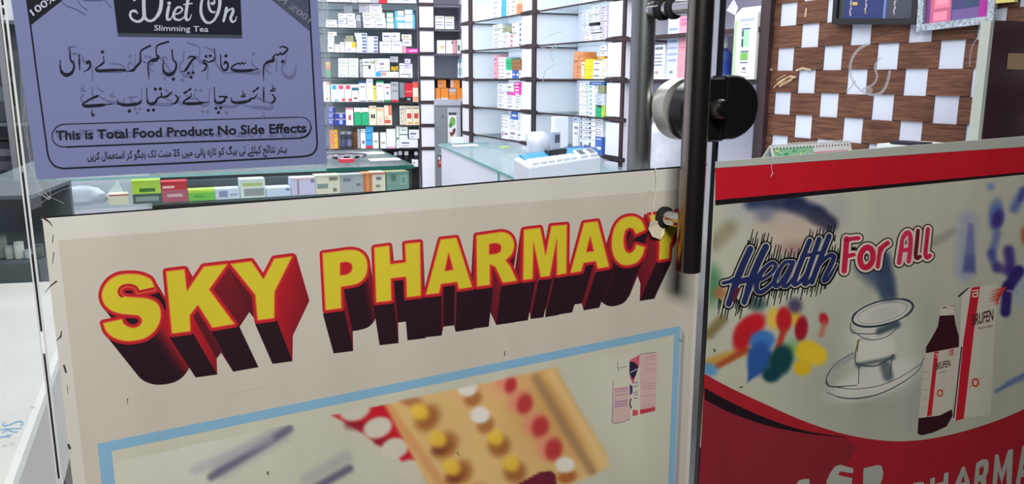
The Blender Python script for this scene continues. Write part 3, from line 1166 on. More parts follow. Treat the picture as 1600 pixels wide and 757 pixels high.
flat(mb, FAC, cr([(237, 330), (262, 345), (262, 405), (240, 425)]), (74, 58, 104), OFF + 0.0008)
stroke(mb, FAC, cr([(250, 455), (240, 480), (242, 510), (252, 530)]), 2.0, (60, 50, 70), OFF + 0.0008)
for y in (320, 350, 400, 422, 450):
    stroke(mb, FAC, cr([(270, y), (305, y - 6)]), 1.1, (96, 74, 100), OFF + 0.0008)
flat(mb, FAC, cr([(262, 545), (308, 550), (308, 590), (262, 600)]), (196, 86, 92), OFF + 0.0008)
for y in (95, 110, 125, 160, 205, 225, 330, 352, 372, 430, 520):
    stroke(mb, FAC, cr([(370 if y < 300 else 345, y), (455, y - 8)]), 0.9, (192, 140, 152), OFF + 0.0008)
for y, c in ((375, (182, 120, 150)), (395, (190, 140, 160)), (425, (190, 140, 160)), (480, (160, 112, 160)), (500, (160, 112, 160)), (520, (160, 112, 160))):
    stroke(mb, FAC, cr([(112, y), (215, y - 14)]), 1.6, c, OFF + 0.0008)
for pts in ([(135, 130), (137, 180), (145, 225)], [(137, 195), (215, 178)], [(100, 310), (95, 400), (88, 650), (105, 662), (180, 650), (240, 625)], [(325, 75), (460, 60)]):
    stroke(mb, FAC, cr(pts), 0.9, (120, 104, 104), OFF + 0.0008)
mb.build('printed_syrup', M['vinyl'], ban)

# ------------------------------------------------------------------ paper notice on the door
LAV = (110, 117, 158)
NK, GH = (22, 24, 36), (92, 97, 134)
no = thing('paper_notice', FAC.at(285, 272, 0.007), 'lavender paper notice with Urdu lines inside a black frame, taped to the glass door', 'notice')
mb = MB()
c4 = [(30 - 4.4 * 7, -210), (497 + 0.2, -190), (511, 256), (57.5, 281)]
c4[0] = down(57.5, 281, -210)
c4[0] = (c4[0][0] - 14, -210)
c4[1] = (485, -190)
for o_, rev in ((OFF - 0.0002, False), (0.0064, True)):
    q = [FAC.at(x, y, o_) for x, y in c4]
    mb.face(list(reversed(q)) if rev else q, LAV)
mb.build('sheet', M['paper'], no)
pk = M['paper']
o1 = OFF + 0.0003
mb = MB()
# frame line with rounded lower corners
fr = [(10, -210), (42.5, 0), (58, 120), (72.5, 225)] + spline([(72.5, 225), (76, 246), (85, 259), (98, 263.5)], 4)[1:] + [(300, 254.2), (470, 245)] + spline([(470, 245), (486, 242), (494, 233), (495.5, 222)], 4)[1:] + [(489, 110), (484, 20), (483, 0), (474, -190)]
stroke(mb, FAC, fr, 2.6, NK, o1)
cap = spline([(98, 194.3), (88, 199), (81.5, 210), (84, 222), (93, 228.5), (104, 229.8)], 4)
capr = spline([(467, 216), (478, 213), (485, 204), (485, 193), (478, 185), (465, 183.2)], 4)
stroke(mb, FAC, cap, 1.6, NK, o1)
stroke(mb, FAC, [(104, 229.8), (285, 222.5), (467, 216)], 2.4, NK, o1)
stroke(mb, FAC, capr, [2.6, 3.2, 2.4, 1.5, 1.2, 1.0], NK, o1)
stroke(mb, FAC, [(465, 183.2), (285, 188.3), (98, 194.3)], 1.4, NK, o1)
# corner flashes and the name plate
flat(mb, FAC, [(20, -145), (46.3, 40.5), (97.5, 0), (97.5 + 140, -110), (160, -145)], (16, 24, 32), o1)
flat(mb, FAC, [(425.5, 0), (484, 48.5), (474, -145), (300, -145), (290, -105)], (66, 72, 90), o1)
flat(mb, FAC, [(170, -60), (373.5, -60), (378.4, 59.6), (184.4, 56.8)], (14, 22, 32), o1 + 0.0001)
flat(mb, FAC, [(183.7, 51.8), (378.0, 54.8), (378.4, 59.6), (184.4, 56.8)], (58, 66, 80), o1 + 0.0002)
mb.build('printed_panel', pk, no)

mb = MB()
glyphs(mb, FAC, '100% Natural', (52, 25), (150, -46), (-6.2, -9.0), (178, 182, 205), o1 + 0.0003, 0.01)
glyphs(mb, FAC, '100% Natural', (482.5, 36), (396, -28), (5.2, -7.6), (118, 122, 142), o1 + 0.0003, 0.0)
glyphs(mb, FAC, 'Slimming Tea', (241, 47.6), (325.5, 49.8), (0.2, -8.6), (176, 184, 200), o1 + 0.0003, 0.005)
cr = crop(170, 0, 6.957)
PL = (168, 176, 190)


def pen(pts, w, col=PL, n=6):
    stroke(mb, FAC, spline(cr(pts), n), [v / 6.957 for v in w] if isinstance(w, (list, tuple)) else w / 6.957, col, o1 + 0.0004)


pen([(390, -120), (380, 0), (383, 120), (392, 190), (440, 228), (500, 205), (555, 120), (572, 0), (560, -120)], [30, 38, 40, 34, 26, 30, 40, 40, 34])
pen([(375, 60), (385, 150), (360, 215), (310, 235), (255, 210), (232, 165), (245, 125), (285, 120), (312, 145)], [22, 30, 30, 26, 26, 26, 26, 30, 14])
pen([(300, -40), (290, -10), (275, 5)], 20)
pen([(655, 35), (657, 36)], 40)
pen([(652, 75), (636, 150), (636, 205), (665, 212), (700, 160)], [34, 32, 30, 20, 12])
pen([(705, 160), (770, 140), (800, 105), (775, 78), (735, 90), (705, 150), (715, 200), (765, 218), (815, 190), (835, 160)], [16, 16, 20, 22, 24, 30, 28, 22, 16, 10])
pen([(862, -20), (848, 80), (836, 180), (850, 218), (880, 205), (898, 160)], [34, 34, 32, 24, 16, 10])
pen([(815, 50), (860, 42), (905, 38)], 14)
pen([(1040, -70), (1005, 40), (1005, 150), (1045, 230), (1095, 248), (1150, 210), (1195, 110), (1208, 0), (1190, -90)], [26, 30, 32, 28, 24, 26, 34, 36, 28])
pen([(1085, -60), (1085, 50), (1105, 115), (1140, 135), (1155, 125)], [18, 26, 26, 22, 14])
pen([(1120, 35), (1135, 42), (1150, 20), (1140, -10)], [30, 26, 20, 14])
pen([(1195, -10), (1210, 0), (1212, 40)], 26)
pen([(1280, 90), (1268, 150), (1248, 228)], [34, 32, 28])
pen([(1262, 170), (1300, 115), (1345, 95), (1350, 130), (1325, 195), (1340, 235), (1375, 225), (1388, 180)], [14, 18, 26, 32, 30, 26, 16, 10])
glyphs(mb, FAC, 'This is Total Food Product No Side Effects', (87.4, 218.8), (479, 206.6), (-0.6, -14.2), NK, o1 + 0.0003, 0.026)
mb.build('lettering', pk, no)

URDU = []
g1, g2 = crop(80, 50, 5.41), crop(270, 50, 5.41)


def q(fn, pts, w):
    URDU.append((spline(fn(pts), 4), [v / 5.41 for v in w]))


def dot(fn, x, y, r=17):
    a = fn([(x, y)])[0]
    URDU.append(('dot', a, r / 5.41))


q(g1, [(155, 130), (158, 190), (165, 240), (188, 262), (190, 310), (165, 350), (125, 362), (92, 342), (76, 300), (76, 240)], [8, 14, 16, 16, 18, 26, 32, 26, 14, 8])
q(g1, [(236, 195), (237, 250), (240, 316)], [10, 15, 10])
q(g1, [(300, 262), (318, 248), (328, 270), (322, 305), (275, 338)], [20, 24, 18, 14, 5])
dot(g1, 433, 168)
q(g1, [(440, 208), (444, 255), (405, 285), (375, 312), (400, 328), (500, 324), (610, 322), (640, 332)], [8, 14, 10, 14, 24, 26, 20, 6])
q(g1, [(838, 114), (775, 146), (752, 180), (752, 250), (720, 290), (690, 322), (640, 334)], [14, 12, 12, 18, 18, 20, 5])
q(g1, [(992, 80), (905, 108), (888, 135), (890, 190), (905, 212), (880, 235), (835, 245), (818, 285), (822, 340), (825, 400)], [14, 12, 10, 14, 24, 30, 14, 12, 12, 6])
q(g1, [(1020, 150), (1030, 230), (1055, 262), (1052, 312), (1022, 352), (985, 358), (952, 332), (944, 285), (950, 235)], [12, 14, 16, 18, 28, 30, 22, 12, 8])
dot(g1, 1033, 397)
q(g2, [(62, 336), (105, 324), (140, 272), (168, 232), (194, 214), (150, 206), (128, 222)], [5, 20, 18, 16, 14, 12, 8])
dot(g2, 133, 347, 15); dot(g2, 172, 344, 15); dot(g2, 156, 382, 15)
q(g2, [(352, 138), (354, 225), (330, 245), (300, 255)], [8, 14, 14, 8])
q(g2, [(292, 250), (268, 242), (262, 262), (285, 275), (275, 312), (238, 336)], [10, 18, 18, 16, 14, 5])
dot(g2, 281, 205, 15); dot(g2, 316, 201, 15)
q(g2, [(404, 190), (408, 280), (430, 322), (458, 312), (466, 272), (446, 252), (432, 270)], [9, 14, 18, 18, 16, 20, 12])
dot(g2, 449, 201)
q(g2, [(620, 254), (600, 270), (588, 256), (570, 272), (556, 262), (505, 288), (498, 314), (545, 328), (640, 326), (718, 312)], [6, 12, 8, 12, 10, 12, 16, 26, 26, 8])
q(g2, [(905, 130), (932, 122), (972, 145), (925, 188), (906, 176), (890, 195), (872, 186), (850, 212), (846, 240), (805, 252), (772, 282), (766, 340), (767, 416)], [8, 12, 14, 14, 8, 12, 8, 16, 28, 22, 14, 12, 6])
dot(g2, 929, 249, 17)
# second line
q(g1, [(392, 540), (345, 560), (290, 590), (266, 615), (300, 626), (400, 620), (518, 607)], [18, 14, 12, 16, 26, 26, 6])
q(g1, [(350, 652), (342, 685), (352, 705), (364, 695)], [6, 12, 18, 10])
q(g1, [(560, 572), (566, 602), (620, 616), (700, 612), (745, 600), (768, 570)], [8, 18, 24, 24, 20, 6])
dot(g1, 660, 668)
q(g1, [(806, 472), (814, 585), (842, 608), (880, 595), (898, 560), (930, 545), (930, 510), (935, 545), (958, 550), (985, 538), (1002, 522), (1026, 504)], [8, 18, 26, 20, 14, 12, 8, 12, 14, 16, 12, 6])
dot(g1, 880, 482, 16); dot(g1, 922, 480, 16); dot(g1, 820, 662, 16); dot(g1, 864, 659, 16)
q(g1, [(1050, 534), (1072, 560), (1052, 598), (1014, 610)], [12, 18, 16, 6])
q(g2, [(156, 520), (148, 550), (105, 575), (90, 598), (140, 606), (220, 602), (310, 590)], [8, 14, 12, 18, 24, 24, 6])
q(g2, [(98, 514), (122, 500), (150, 480)], [18, 8, 16])
q(g2, [(350, 466), (358, 580), (385, 600), (432, 585), (440, 560), (458, 548), (392, 544)], [8, 18, 22, 18, 12, 12, 10])
dot(g2, 365, 645, 15); dot(g2, 405, 642, 15); dot(g2, 386, 680, 15)
q(g2, [(494, 560), (502, 588), (560, 598), (640, 582), (662, 560), (682, 562), (700, 545), (712, 524)], [10, 20, 26, 20, 12, 14, 10, 6])
q(g2, [(592, 495), (594, 540), (578, 545), (608, 525), (612, 545), (580, 547)], [6, 8, 8, 8, 8, 6])
q(g2, [(680, 502), (698, 492), (722, 470)], [16, 8, 14])
q(g2, [(768, 468), (768, 530), (769, 590)], [10, 14, 10])
q(g2, [(842, 528), (864, 560), (848, 592), (818, 600)], [12, 18, 16, 6])
q(g2, [(840, 445), (845, 495), (826, 498), (858, 474), (864, 494), (830, 500)], [6, 8, 8, 8, 8, 6])
mb_u, mb_g = MB(), MB()
for it in URDU:
    for mbx, mir, col, of in ((mb_u, False, NK, o1 + 0.0004), (mb_g, True, GH, o1 + 0.0001)):
        mx_ = (lambda p: (556.0 - p[0], p[1] - 0.012 * (p[0] - 278) + 1.5)) if mir else (lambda p: p)
        if it[0] == 'dot':
            x, y = mx_(it[1])
            r = it[2]
            flat(mbx, FAC, [(x - r, y + 0.15 * r), (x - 0.1 * r, y - r), (x + r, y - 0.15 * r), (x + 0.1 * r, y + r)], col, of)
        else:
            stroke(mbx, FAC, [mx_(p) for p in it[0]], it[1], col, of)
glyphs(mb_g, FAC, 'This is Total Food Product No Side Effects', (478, 213.5), (88, 214), (0.0, -11.5), GH, o1 + 0.0001, 0.02)
for pts in ([(97, 3), (104, 9), (118, 14), (133, 23)], [(120, -3), (124, 5), (130, 11), (136, 15)], [(155, -6), (163, 0), (174, 12)], [(130, 0), (145, 1), (160, 0)]):
    stroke(mb_g, FAC, spline(pts, 4), 1.4, (74, 84, 128), o1 + 0.0002)
mb_u.build('urdu_lettering', pk, no)
tag(mb_g.build('ghost_lettering', pk, no), 'faint mirrored print showing through from the back')
# letter shapes for the small joined Urdu line
JOIN = {'ب': 0xFE8F, 'پ': 0xFB56, 'ت': 0xFE95, 'ٹ': 0xFB66, 'ن': 0xFEE5, 'ہ': 0xFBA6, 'ھ': 0xFBAA, 'ج': 0xFE9D, 'ک': 0xFB8E, 'گ': 0xFB92, 'ی': 0xFBFC, 'ل': 0xFEDD, 'م': 0xFEE1, 'س': 0xFEB1, 'ع': 0xFEC9, 'ئ': 0xFE89}
STOP = {'و': 0xFEED, 'ر': 0xFEAD, 'ز': 0xFEAF, 'ا': 0xFE8D, 'ے': 0xFBAE, 'ں': 0xFB9E}


def joined(w):
    out, prev = [], False
    for i, c in enumerate(w):
        nxt = i + 1 < len(w)
        if c in JOIN:
            out.append(chr(JOIN[c] + (3 if prev and nxt else 1 if prev else 2 if nxt else 0)))
            prev = True
        elif c in STOP:
            out.append(chr(STOP[c] + (1 if prev else 0)))
            prev = False
    return ''.join(reversed(out))


LINE = 'بہتر نتائج کیلئے ٹی بیگ کو تازہ پانی میں 25 منٹ تک بھگو کر استعمال کریں'
SMALL = ' '.join(reversed([w if w.isdigit() else joined(w) for w in LINE.split()]))
mb = MB()
glyphs(mb, FAC, SMALL, (136.5, 249.5), (448.5, 237.5), (-0.4, -11.0), (30, 32, 46), o1 + 0.0003, 0.016)
mb.build('small_lettering', pk, no)

# ------------------------------------------------------------------ banner on the fixed pane to the right of the door
rb = thing('shop_banner', FAC.pt(T_R + 0.8, 0.2, 0.007), 'red and cream vinyl sheet reading Health For All on the fixed pane', 'banner')
X2 = proj(FAC.pt(T_R + 1.15, 1.0))[0]
ZLO = 0.14


def ybot(x, y0):
    """The pixel on the plumb line through x, y0 where the sheet ends near the floor."""
    t = FAC.tz(x, y0)[0]
    return proj(FAC.pt(t, ZLO, OFF))


x_top = lambda x: 262.5 - 0.0702 * (x - 1116)
x_red = lambda x: 313.0 - 0.0905 * (x - 1117)
x_blk = lambda x: 321.5 - 0.1005 * (x - 1117)
L0 = (1117.5, 262.5)


def lx(y):
    return down(1117.5, 262.5, y)[0]


mb = MB()
qa = [(1117.5, x_top(1117.5)), (X2, x_top(X2)), ybot(X2, x_top(X2)), ybot(1117.5, 262.5)]
f = [FAC.at(*p, OFF) for p in qa]
g = [FAC.at(*p, 0.0062) for p in qa]
mb.face(f, (196, 192, 174)); mb.face(list(reversed(g)), (220, 220, 220))
mb.face([f[0], f[1], g[1], g[0]], (180, 180, 175))
mb.build('sheet', M['vinyl'], rb)
mb = MB()
mb2 = MB()
t0, t1 = FAC.tz(1117.5, 262)[0], FAC.tz(X2, 0)[0]
pz = [(1117.5, 262.5), (X2, x_top(X2))]
a = [FAC.at(1117.5, x_top(1117.5) - 9.5, OFF + 0.001), FAC.at(X2, x_top(X2) - 16, OFF + 0.001), FAC.at(X2, x_top(X2) + 1, OFF + 0.001), FAC.at(1117.5, x_top(1117.5) + 0.5, OFF + 0.001)]
b = [p - FAC.n * 0.003 for p in a]
mb.hexa([a[3], a[2], b[2], b[3], a[0], a[1], b[1], b[0]])
mb.build('top_edge', M['beige_edge'], rb)
mb = MB()
flat(mb, FAC, [(1117.5, x_top(1117.5)), (X2, x_top(X2)), (X2, x_red(X2)), (1117.5, x_red(1117.5))], (196, 26, 42), OFF + 0.0004)
flat(mb, FAC, [(1117.5, x_red(1117.5)), (X2, x_red(X2)), (X2, x_blk(X2)), (1117.5, x_blk(1117.5))], (30, 20, 26), OFF + 0.0004)
mb.build('red_band', M['vinyl'], rb)


SW = spline([(1098, 583), (1140, 606), (1200, 634), (1260, 660), (1320, 679), (1380, 689), (1430, 689), (1480, 681), (1540, 664), (1600, 640), (1700, 590), (1990, 420)], 6)


def sw_y(x):
    for (xa, ya), (xb, yb2) in zip(SW, SW[1:]):
        if xa <= x <= xb:
            return ya + (yb2 - ya) * (x - xa) / (xb - xa + 1e-9)
    return SW[0][1] if x < SW[0][0] else SW[-1][1]


def health(x, y):
    c = (190, 191, 173)
    c = mixc(c, (166, 171, 157), 0.7 * blob(x, y, 1370, 570, 140, 120, -0.2, 0.7))
    c = mixc(c, (192, 190, 176), 0.5 * blob(x, y, 1450, 380, 160, 90, 0, 0.9))
    # dark blue tubing, out of focus
    c = mixc(c, (176, 176, 176), 0.8 * seg_a(x, y, 1165, 322, 1300, 330, 26, 0.9))
    c = mixc(c, (42, 54, 88), 0.92 * seg_a(x, y, 1175, 316, 1245, 318, 12, 0.8))
    c = mixc(c, (36, 46, 80), 0.95 * seg_a(x, y, 1238, 318, 1278, 336, 13, 0.6))
    c = mixc(c, (34, 42, 72), 0.95 * seg_a(x, y, 1275, 336, 1296, 350, 13, 0.5))
    c = mixc(c, (110, 120, 144), 0.8 * blob(x, y, 1195, 335, 14, 12, 0, 0.7))
    c = mixc(c, (150, 110, 112), 0.7 * blob(x, y, 1245, 390, 26, 12, 0.0, 0.8))
    # left edge stains of the picture
    c = mixc(c, (140, 130, 100), 0.7 * seg_a(x, y, 1116, 380, 1140, 356, 12, 0.9))
    c = mixc(c, (72, 132, 92), 0.85 * blob(x, y, 1112, 446, 16, 30, 0, 0.6))
    c = mixc(c, (170, 104, 60), 0.8 * blob(x, y, 1125, 458, 10, 10, 0, 0.7))
    c = mixc(c, (206, 160, 140), 0.4 * blob(x, y, 1240, 360, 50, 26, 0, 0.9))
    # tube behind the lettering and above the stethoscope
    c = mixc(c, (46, 62, 92), 0.92 * seg_a(x, y, 1378, 405, 1388, 462, 13, 0.55))
    c = mixc(c, (66, 82, 112), 0.85 * seg_a(x, y, 1352, 418, 1380, 442, 15, 0.8))
    c = mixc(c, (150, 148, 138), 0.7 * seg_a(x, y, 1448, 385, 1490, 362, 6, 0.9))
    # beads, capsules and drops
    def add(col, a):
        nonlocal c
        c = mixc(c, col, a)
    add((120, 104, 60), 0.8 * seg_a(x, y, 1108, 522, 1128, 500, 8, 0.8))
    add((196, 150, 60), 0.85 * seg_a(x, y, 1108, 568, 1170, 546, 8, 0.7))
    add((168, 76, 40), 0.9 * seg_a(x, y, 1122, 572, 1165, 548, 5, 0.7))
    add((44, 70, 72), 0.8 * blob(x, y, 1183, 475, 14, 11, 0, 0.6))
    add((196, 30, 44), blob(x, y, 1172, 512, 28, 17, -0.7, 0.3))
    add((188, 32, 40), blob(x, y, 1160, 528, 14, 22, 0.3, 0.4))
    add((226, 186, 60), 0.9 * blob(x, y, 1210, 498, 12, 16, 0, 0.5))
    add((226, 186, 60), 0.9 * blob(x, y, 1242, 498, 10, 12, 0, 0.5))
    add((60, 44, 84), 0.8 * blob(x, y, 1242, 478, 11, 12, 0, 0.6))
    add((190, 32, 44), blob(x, y, 1225, 500, 12, 20, 0, 0.3))
    add((180, 60, 44), 0.95 * seg_a(x, y, 1224, 518, 1216, 545, 5, 0.6))
    add((160, 24, 40), blob(x, y, 1252, 514, 10, 20, 0.12, 0.3))
    add((190, 34, 44), 0.95 * blob(x, y, 1287, 499, 7, 10, -0.3, 0.4))
    add((200, 110, 90), 0.8 * seg_a(x, y, 1288, 506, 1283, 524, 4, 0.8))
    add((66, 120, 190), blob(x, y, 1191, 533, 20, 16, -0.2, 0.3))
    add((44, 88, 160), blob(x, y, 1186, 560, 17, 26, 0.25, 0.35))
    add((44, 88, 160), region(x, y, [(1170, 545), (1205, 550), (1200, 575), (1168, 598)], 3))
    add((110, 170, 100), 0.7 * blob(x, y, 1238, 546, 14, 14, 0, 0.7))
    add((20, 66, 72), blob(x, y, 1220, 564, 18, 25, 0.35, 0.3))
    add((20, 62, 74), blob(x, y, 1205, 586, 14, 12, 0, 0.4))
    add((228, 192, 44), blob(x, y, 1262, 550, 19, 18, 0, 0.3))
    add((232, 198, 50), blob(x, y, 1276, 556, 16, 16, 0, 0.3))
    add((222, 184, 40), blob(x, y, 1254, 575, 14, 12, 0, 0.35))
    add((90, 150, 200), 0.9 * blob(x, y, 1108, 578, 13, 10, 0.3, 0.5))
    # chrome chest piece of the stethoscope
    add((206, 206, 192), 0.8 * blob(x, y, 1382, 545, 62, 66, -0.3, 0.5))
    add((212, 212, 200), 0.85 * blob(x, y, 1368, 596, 74, 22, -0.33, 0.35))
    add((224, 223, 212), 0.9 * blob(x, y, 1368, 545, 29, 34, 0.0, 0.3))
    add((220, 219, 208), 0.9 * blob(x, y, 1376, 492, 44, 18, -0.22, 0.3))
    add((92, 104, 118), 0.9 * seg_a(x, y, 1372, 520, 1402, 508, 6, 0.6))
    add((120, 128, 134), 0.8 * seg_a(x, y, 1346, 530, 1358, 529, 3, 0.6))
    add((110, 120, 124), 0.8 * seg_a(x, y, 1340, 572, 1396, 558, 4, 0.6))
    add((100, 112, 116), 0.85 * seg_a(x, y, 1382, 575, 1386, 588, 9, 0.5))
    add((150, 158, 158), 0.7 * seg_a(x, y, 1305, 575, 1335, 555, 4, 0.7))
    add((200, 196, 190), 0.8 * blob(x, y, 1382, 490, 26, 13, -0.25, 0.5))
    add((226, 224, 212), 0.85 * blob(x, y, 1366, 550, 24, 18, -0.2, 0.5))
    add((224, 222, 212), 0.7 * blob(x, y, 1375, 592, 60, 22, -0.3, 0.6))
    add((222, 220, 210), 0.7 * blob(x, y, 1365, 522, 34, 12, -0.25, 0.6))
    add((70, 84, 96), 0.85 * seg_a(x, y, 1374, 518, 1400, 507, 5, 0.6))
    add((92, 104, 108), 0.85 * seg_a(x, y, 1384, 572, 1388, 588, 8, 0.5))
    add((96, 106, 108), 0.8 * seg_a(x, y, 1345, 570, 1396, 560, 3, 0.6))
    add((168, 172, 168), 0.5 * blob(x, y, 1452, 600, 26, 60, 0.5, 0.9))
    # blue glassware at the far end
    add((150, 160, 190), 0.7 * seg_a(x, y, 1512, 345, 1506, 425, 14, 0.8))
    add((92, 100, 156), 0.65 * region(x, y, [(1513, 348), (1521, 352), (1524, 426), (1505, 424)], 4))
    add((74, 78, 146), 0.55 * region(x, y, [(1508, 400), (1523, 400), (1524, 428), (1504, 426)], 5))
    add((120, 140, 190), 0.8 * blob(x, y, 1548, 292, 6, 6, 0, 0.7))
    add((92, 110, 176), 0.9 * blob(x, y, 1556, 336, 11, 24, 0.1, 0.5))
    add((60, 44, 122), 0.85 * blob(x, y, 1559, 343, 9, 15, 0.25, 0.5))
    add((92, 108, 170), 0.9 * seg_a(x, y, 1598, 300, 1585, 326, 7, 0.9))
    add((66, 60, 136), 0.6 * seg_a(x, y, 1600, 296, 1594, 312, 4, 0.8))
    add((96, 112, 170), 0.8 * seg_a(x, y, 1558, 366, 1549, 400, 6, 0.9))
    add((74, 74, 146), 0.8 * seg_a(x, y, 1549, 395, 1556, 420, 6, 0.9))
    add((62, 42, 124), 0.88 * seg_a(x, y, 1576, 392, 1580, 425, 8, 0.7))
    add((66, 50, 130), 0.75 * seg_a(x, y, 1560, 418, 1584, 428, 7, 0.8))
    add((190, 80, 50), 0.8 * blob(x, y, 1602, 368, 7, 14, 0, 0.6))
    add((166, 186, 200), 0.75 * blob(x, y, 1604, 450, 24, 30, 0, 0.5))
    add((52, 36, 112), 0.95 * seg_a(x, y, 1592, 424, 1576, 448, 9, 0.4))
    add((48, 34, 106), 0.95 * seg_a(x, y, 1574, 448, 1571, 488, 8, 0.4))
    add((176, 150, 190), 0.8 * seg_a(x, y, 1574, 455, 1590, 457, 1.6, 0.6))
    add((86, 118, 168), 0.85 * seg_a(x, y, 1557, 612, 1600, 586, 3, 0.7))
    add((100, 128, 168), 0.6 * seg_a(x, y, 1575, 600, 1640, 575, 5, 0.8))
    return c


mb = MB()
paint(mb, FAC, [(1117.5, x_blk(1117.5)), (1680, x_blk(1680)), down(1680, x_blk(1680), 700), (lx(700), 700)], 270, 190, health, OFF + 0.0002)
mb.build('printed_picture', M['vinyl'], rb)

# red field with its curved top
mb = MB()
under = []
xs = [lx(583) + 0.5] + [p[0] for p in SW if 1101 < p[0] < X2]
for xa, xb in zip(xs, xs[1:]):
    flat(mb, FAC, [(xa, sw_y(xa)), (xb, sw_y(xb)), ybot(xb, sw_y(xb)), ybot(xa, sw_y(xa))], (170, 34, 46), OFF + 0.0005)
BK = spline([(1095, 603), (1140, 628), (1200, 655), (1260, 674), (1320, 683)], 5)
B2 = spline([(1095, 622), (1140, 645), (1200, 666), (1260, 678), (1320, 684)], 5)
flat(mb, FAC, [p for p in BK if p[0] > lx(615)] + list(reversed([p for p in B2 if p[0] > lx(615)])), (34, 20, 26), OFF + 0.0008)
flat(mb, FAC, [p for p in B2 if p[0] > lx(640)] + [(1340, 700), (1300, 760), (1200, 780), (1120, 800), (lx(800), 800)], (142, 38, 50), OFF + 0.0007)
mb.build('red_field', M['vinyl'], rb)

MBS = []


def one():
    MBS.append(MB())
    return MBS[-1]


GR = (176, 178, 168)
cr = crop(1240, 640, 4.444)
o3 = OFF + 0.0010
flat(one(), FAC, cr([(20, 520), (35, 497), (60, 487), (105, 484), (112, 500), (100, 640), (20, 640)]), GR, o3)
flat(one(), FAC, cr([(228, 505), (250, 450), (285, 400), (320, 386), (345, 392), (415, 412), (412, 445), (370, 440), (330, 432), (312, 445), (318, 460), (365, 470), (408, 478), (402, 540), (380, 640), (228, 640)]), GR, o3)
flat(one(), FAC, cr([(485, 412), (585, 387), (612, 396), (622, 440), (618, 480), (585, 560), (480, 640)]), GR, o3)
flat(one(), FAC, cr([(830, 515), (880, 505), (905, 510), (912, 560), (880, 640), (826, 640)]), GR, o3)
flat(one(), FAC, cr([(948, 482), (982, 474), (978, 520), (1040, 505), (1046, 445), (1075, 438), (1070, 640), (1036, 640), (1038, 545), (976, 560), (972, 640), (942, 640)]), GR, o3)
flat(one(), FAC, [cr([(1120, 520), (1170, 402), (1188, 398), (1224, 510), (1228, 640), (1192, 640), (1188, 545), (1150, 552), (1138, 640), (1100, 640)]), cr([(1160, 512), (1180, 460), (1190, 505)])], GR, o3)
flat(one(), FAC, [cr([(1252, 520), (1268, 375), (1310, 348), (1345, 350), (1355, 375), (1352, 430), (1335, 475), (1345, 640), (1310, 640), (1300, 500), (1280, 505), (1272, 640), (1240, 640)]), cr([(1290, 410), (1315, 392), (1322, 420), (1312, 455), (1288, 462)])], GR, o3)
flat(one(), FAC, cr([(1370, 640), (1398, 318), (1422, 312), (1445, 430), (1490, 284), (1524, 276), (1508, 640), (1475, 640), (1480, 400), (1445, 520), (1420, 430), (1400, 640)]), GR, o3)
flat(one(), FAC, [cr([(1520, 640), (1590, 255), (1625, 240), (1670, 640), (1632, 640), (1622, 460), (1578, 475), (1558, 640)]), cr([(1590, 420), (1610, 330), (1618, 410)])], GR, o3)
for m_ in MBS:
    tag(m_.build('letter', M['vinyl'], rb), 'pale grey letter on the red field')

# stethoscope outlines, syrup bottle and carton
mb = MB()
cr = crop(1270, 380, 2.911)
o2 = OFF + 0.0006
DKC = (54, 66, 84)
el = [(cr([(318 + 138 * math.cos(a) , 318 + 56 * math.sin(a) - 30 * math.cos(a))])[0]) for a in [2 * math.pi * k / 40 for k in range(40)]]
stroke(mb, FAC, el, [3.4 if 8 < k < 24 or k > 34 or k < 5 else 2.2 for k in range(41)], DKC, o2, closed=True)
el2 = [(cr([(316 + 112 * math.cos(a), 318 + 42 * math.sin(a) - 26 * math.cos(a))])[0]) for a in [2 * math.pi * k / 40 for k in range(40)]]
stroke(mb, FAC, el2, 0.9, (140, 148, 150), o2, closed=True)
for pts, w in (([(172, 365), (175, 400), (200, 412), (300, 410), (385, 370)], 1.1), ([(175, 395), (250, 440), (340, 425), (395, 370)], 0.9), ([(212, 440), (196, 490), (194, 545), (215, 565)], 1.2),
               ([(194, 545), (240, 560), (300, 555), (370, 510)], 1.6), ([(210, 565), (208, 640)], 1.0), ([(362, 510), (352, 600)], 1.2), ([(185, 500), (110, 545), (68, 600), (64, 640), (95, 655), (200, 648)], [0.8, 0.8, 1.2, 2.4, 1.6, 1.0]),
               ([(66, 680), (120, 702), (200, 708), (300, 688), (400, 640), (480, 580), (505, 520)], [0.9, 1.4, 1.6, 1.2, 1.2, 0.9, 0.7]), ([(95, 655), (190, 665), (300, 650), (400, 610), (500, 545)], 0.8), ([(205, 445), (203, 495)], [2, 1.4])):
    stroke(mb, FAC, spline(cr(pts), 4), [v * 1.4 for v in w] if isinstance(w, list) else w * 1.4, (74, 86, 92) if w != [2, 1.4] else (150, 140, 60), o2)
mb.build('printed_stethoscope', M['vinyl'], rb)

mb = MB()
cr = crop(1420, 430, 2.911)
MAR = (58, 22, 30)
CRM = (208, 204, 188)
flat(mb, FAC, cr([(282, 58), (402, 40), (372, 640), (250, 650)]), CRM, o2)
flat(mb, FAC, cr([(282, 56), (240, 100), (232, 300), (196, 660), (214, 664)]), (214, 210, 198), o2)
flat(mb, FAC, cr([(286, 58), (324, 52), (296, 262), (250, 655), (212, 664), (248, 300), (268, 170)]), (200, 32, 50), o2 + 0.0002)
stroke(mb, FAC, cr([(228, 97), (272, 58)]), [3.2, 1.6], (70, 50, 50), o2 + 0.0002)
stroke(mb, FAC, cr([(240, 330), (214, 560), (204, 650)]), 2.4, (92, 56, 74), o2 + 0.0002)
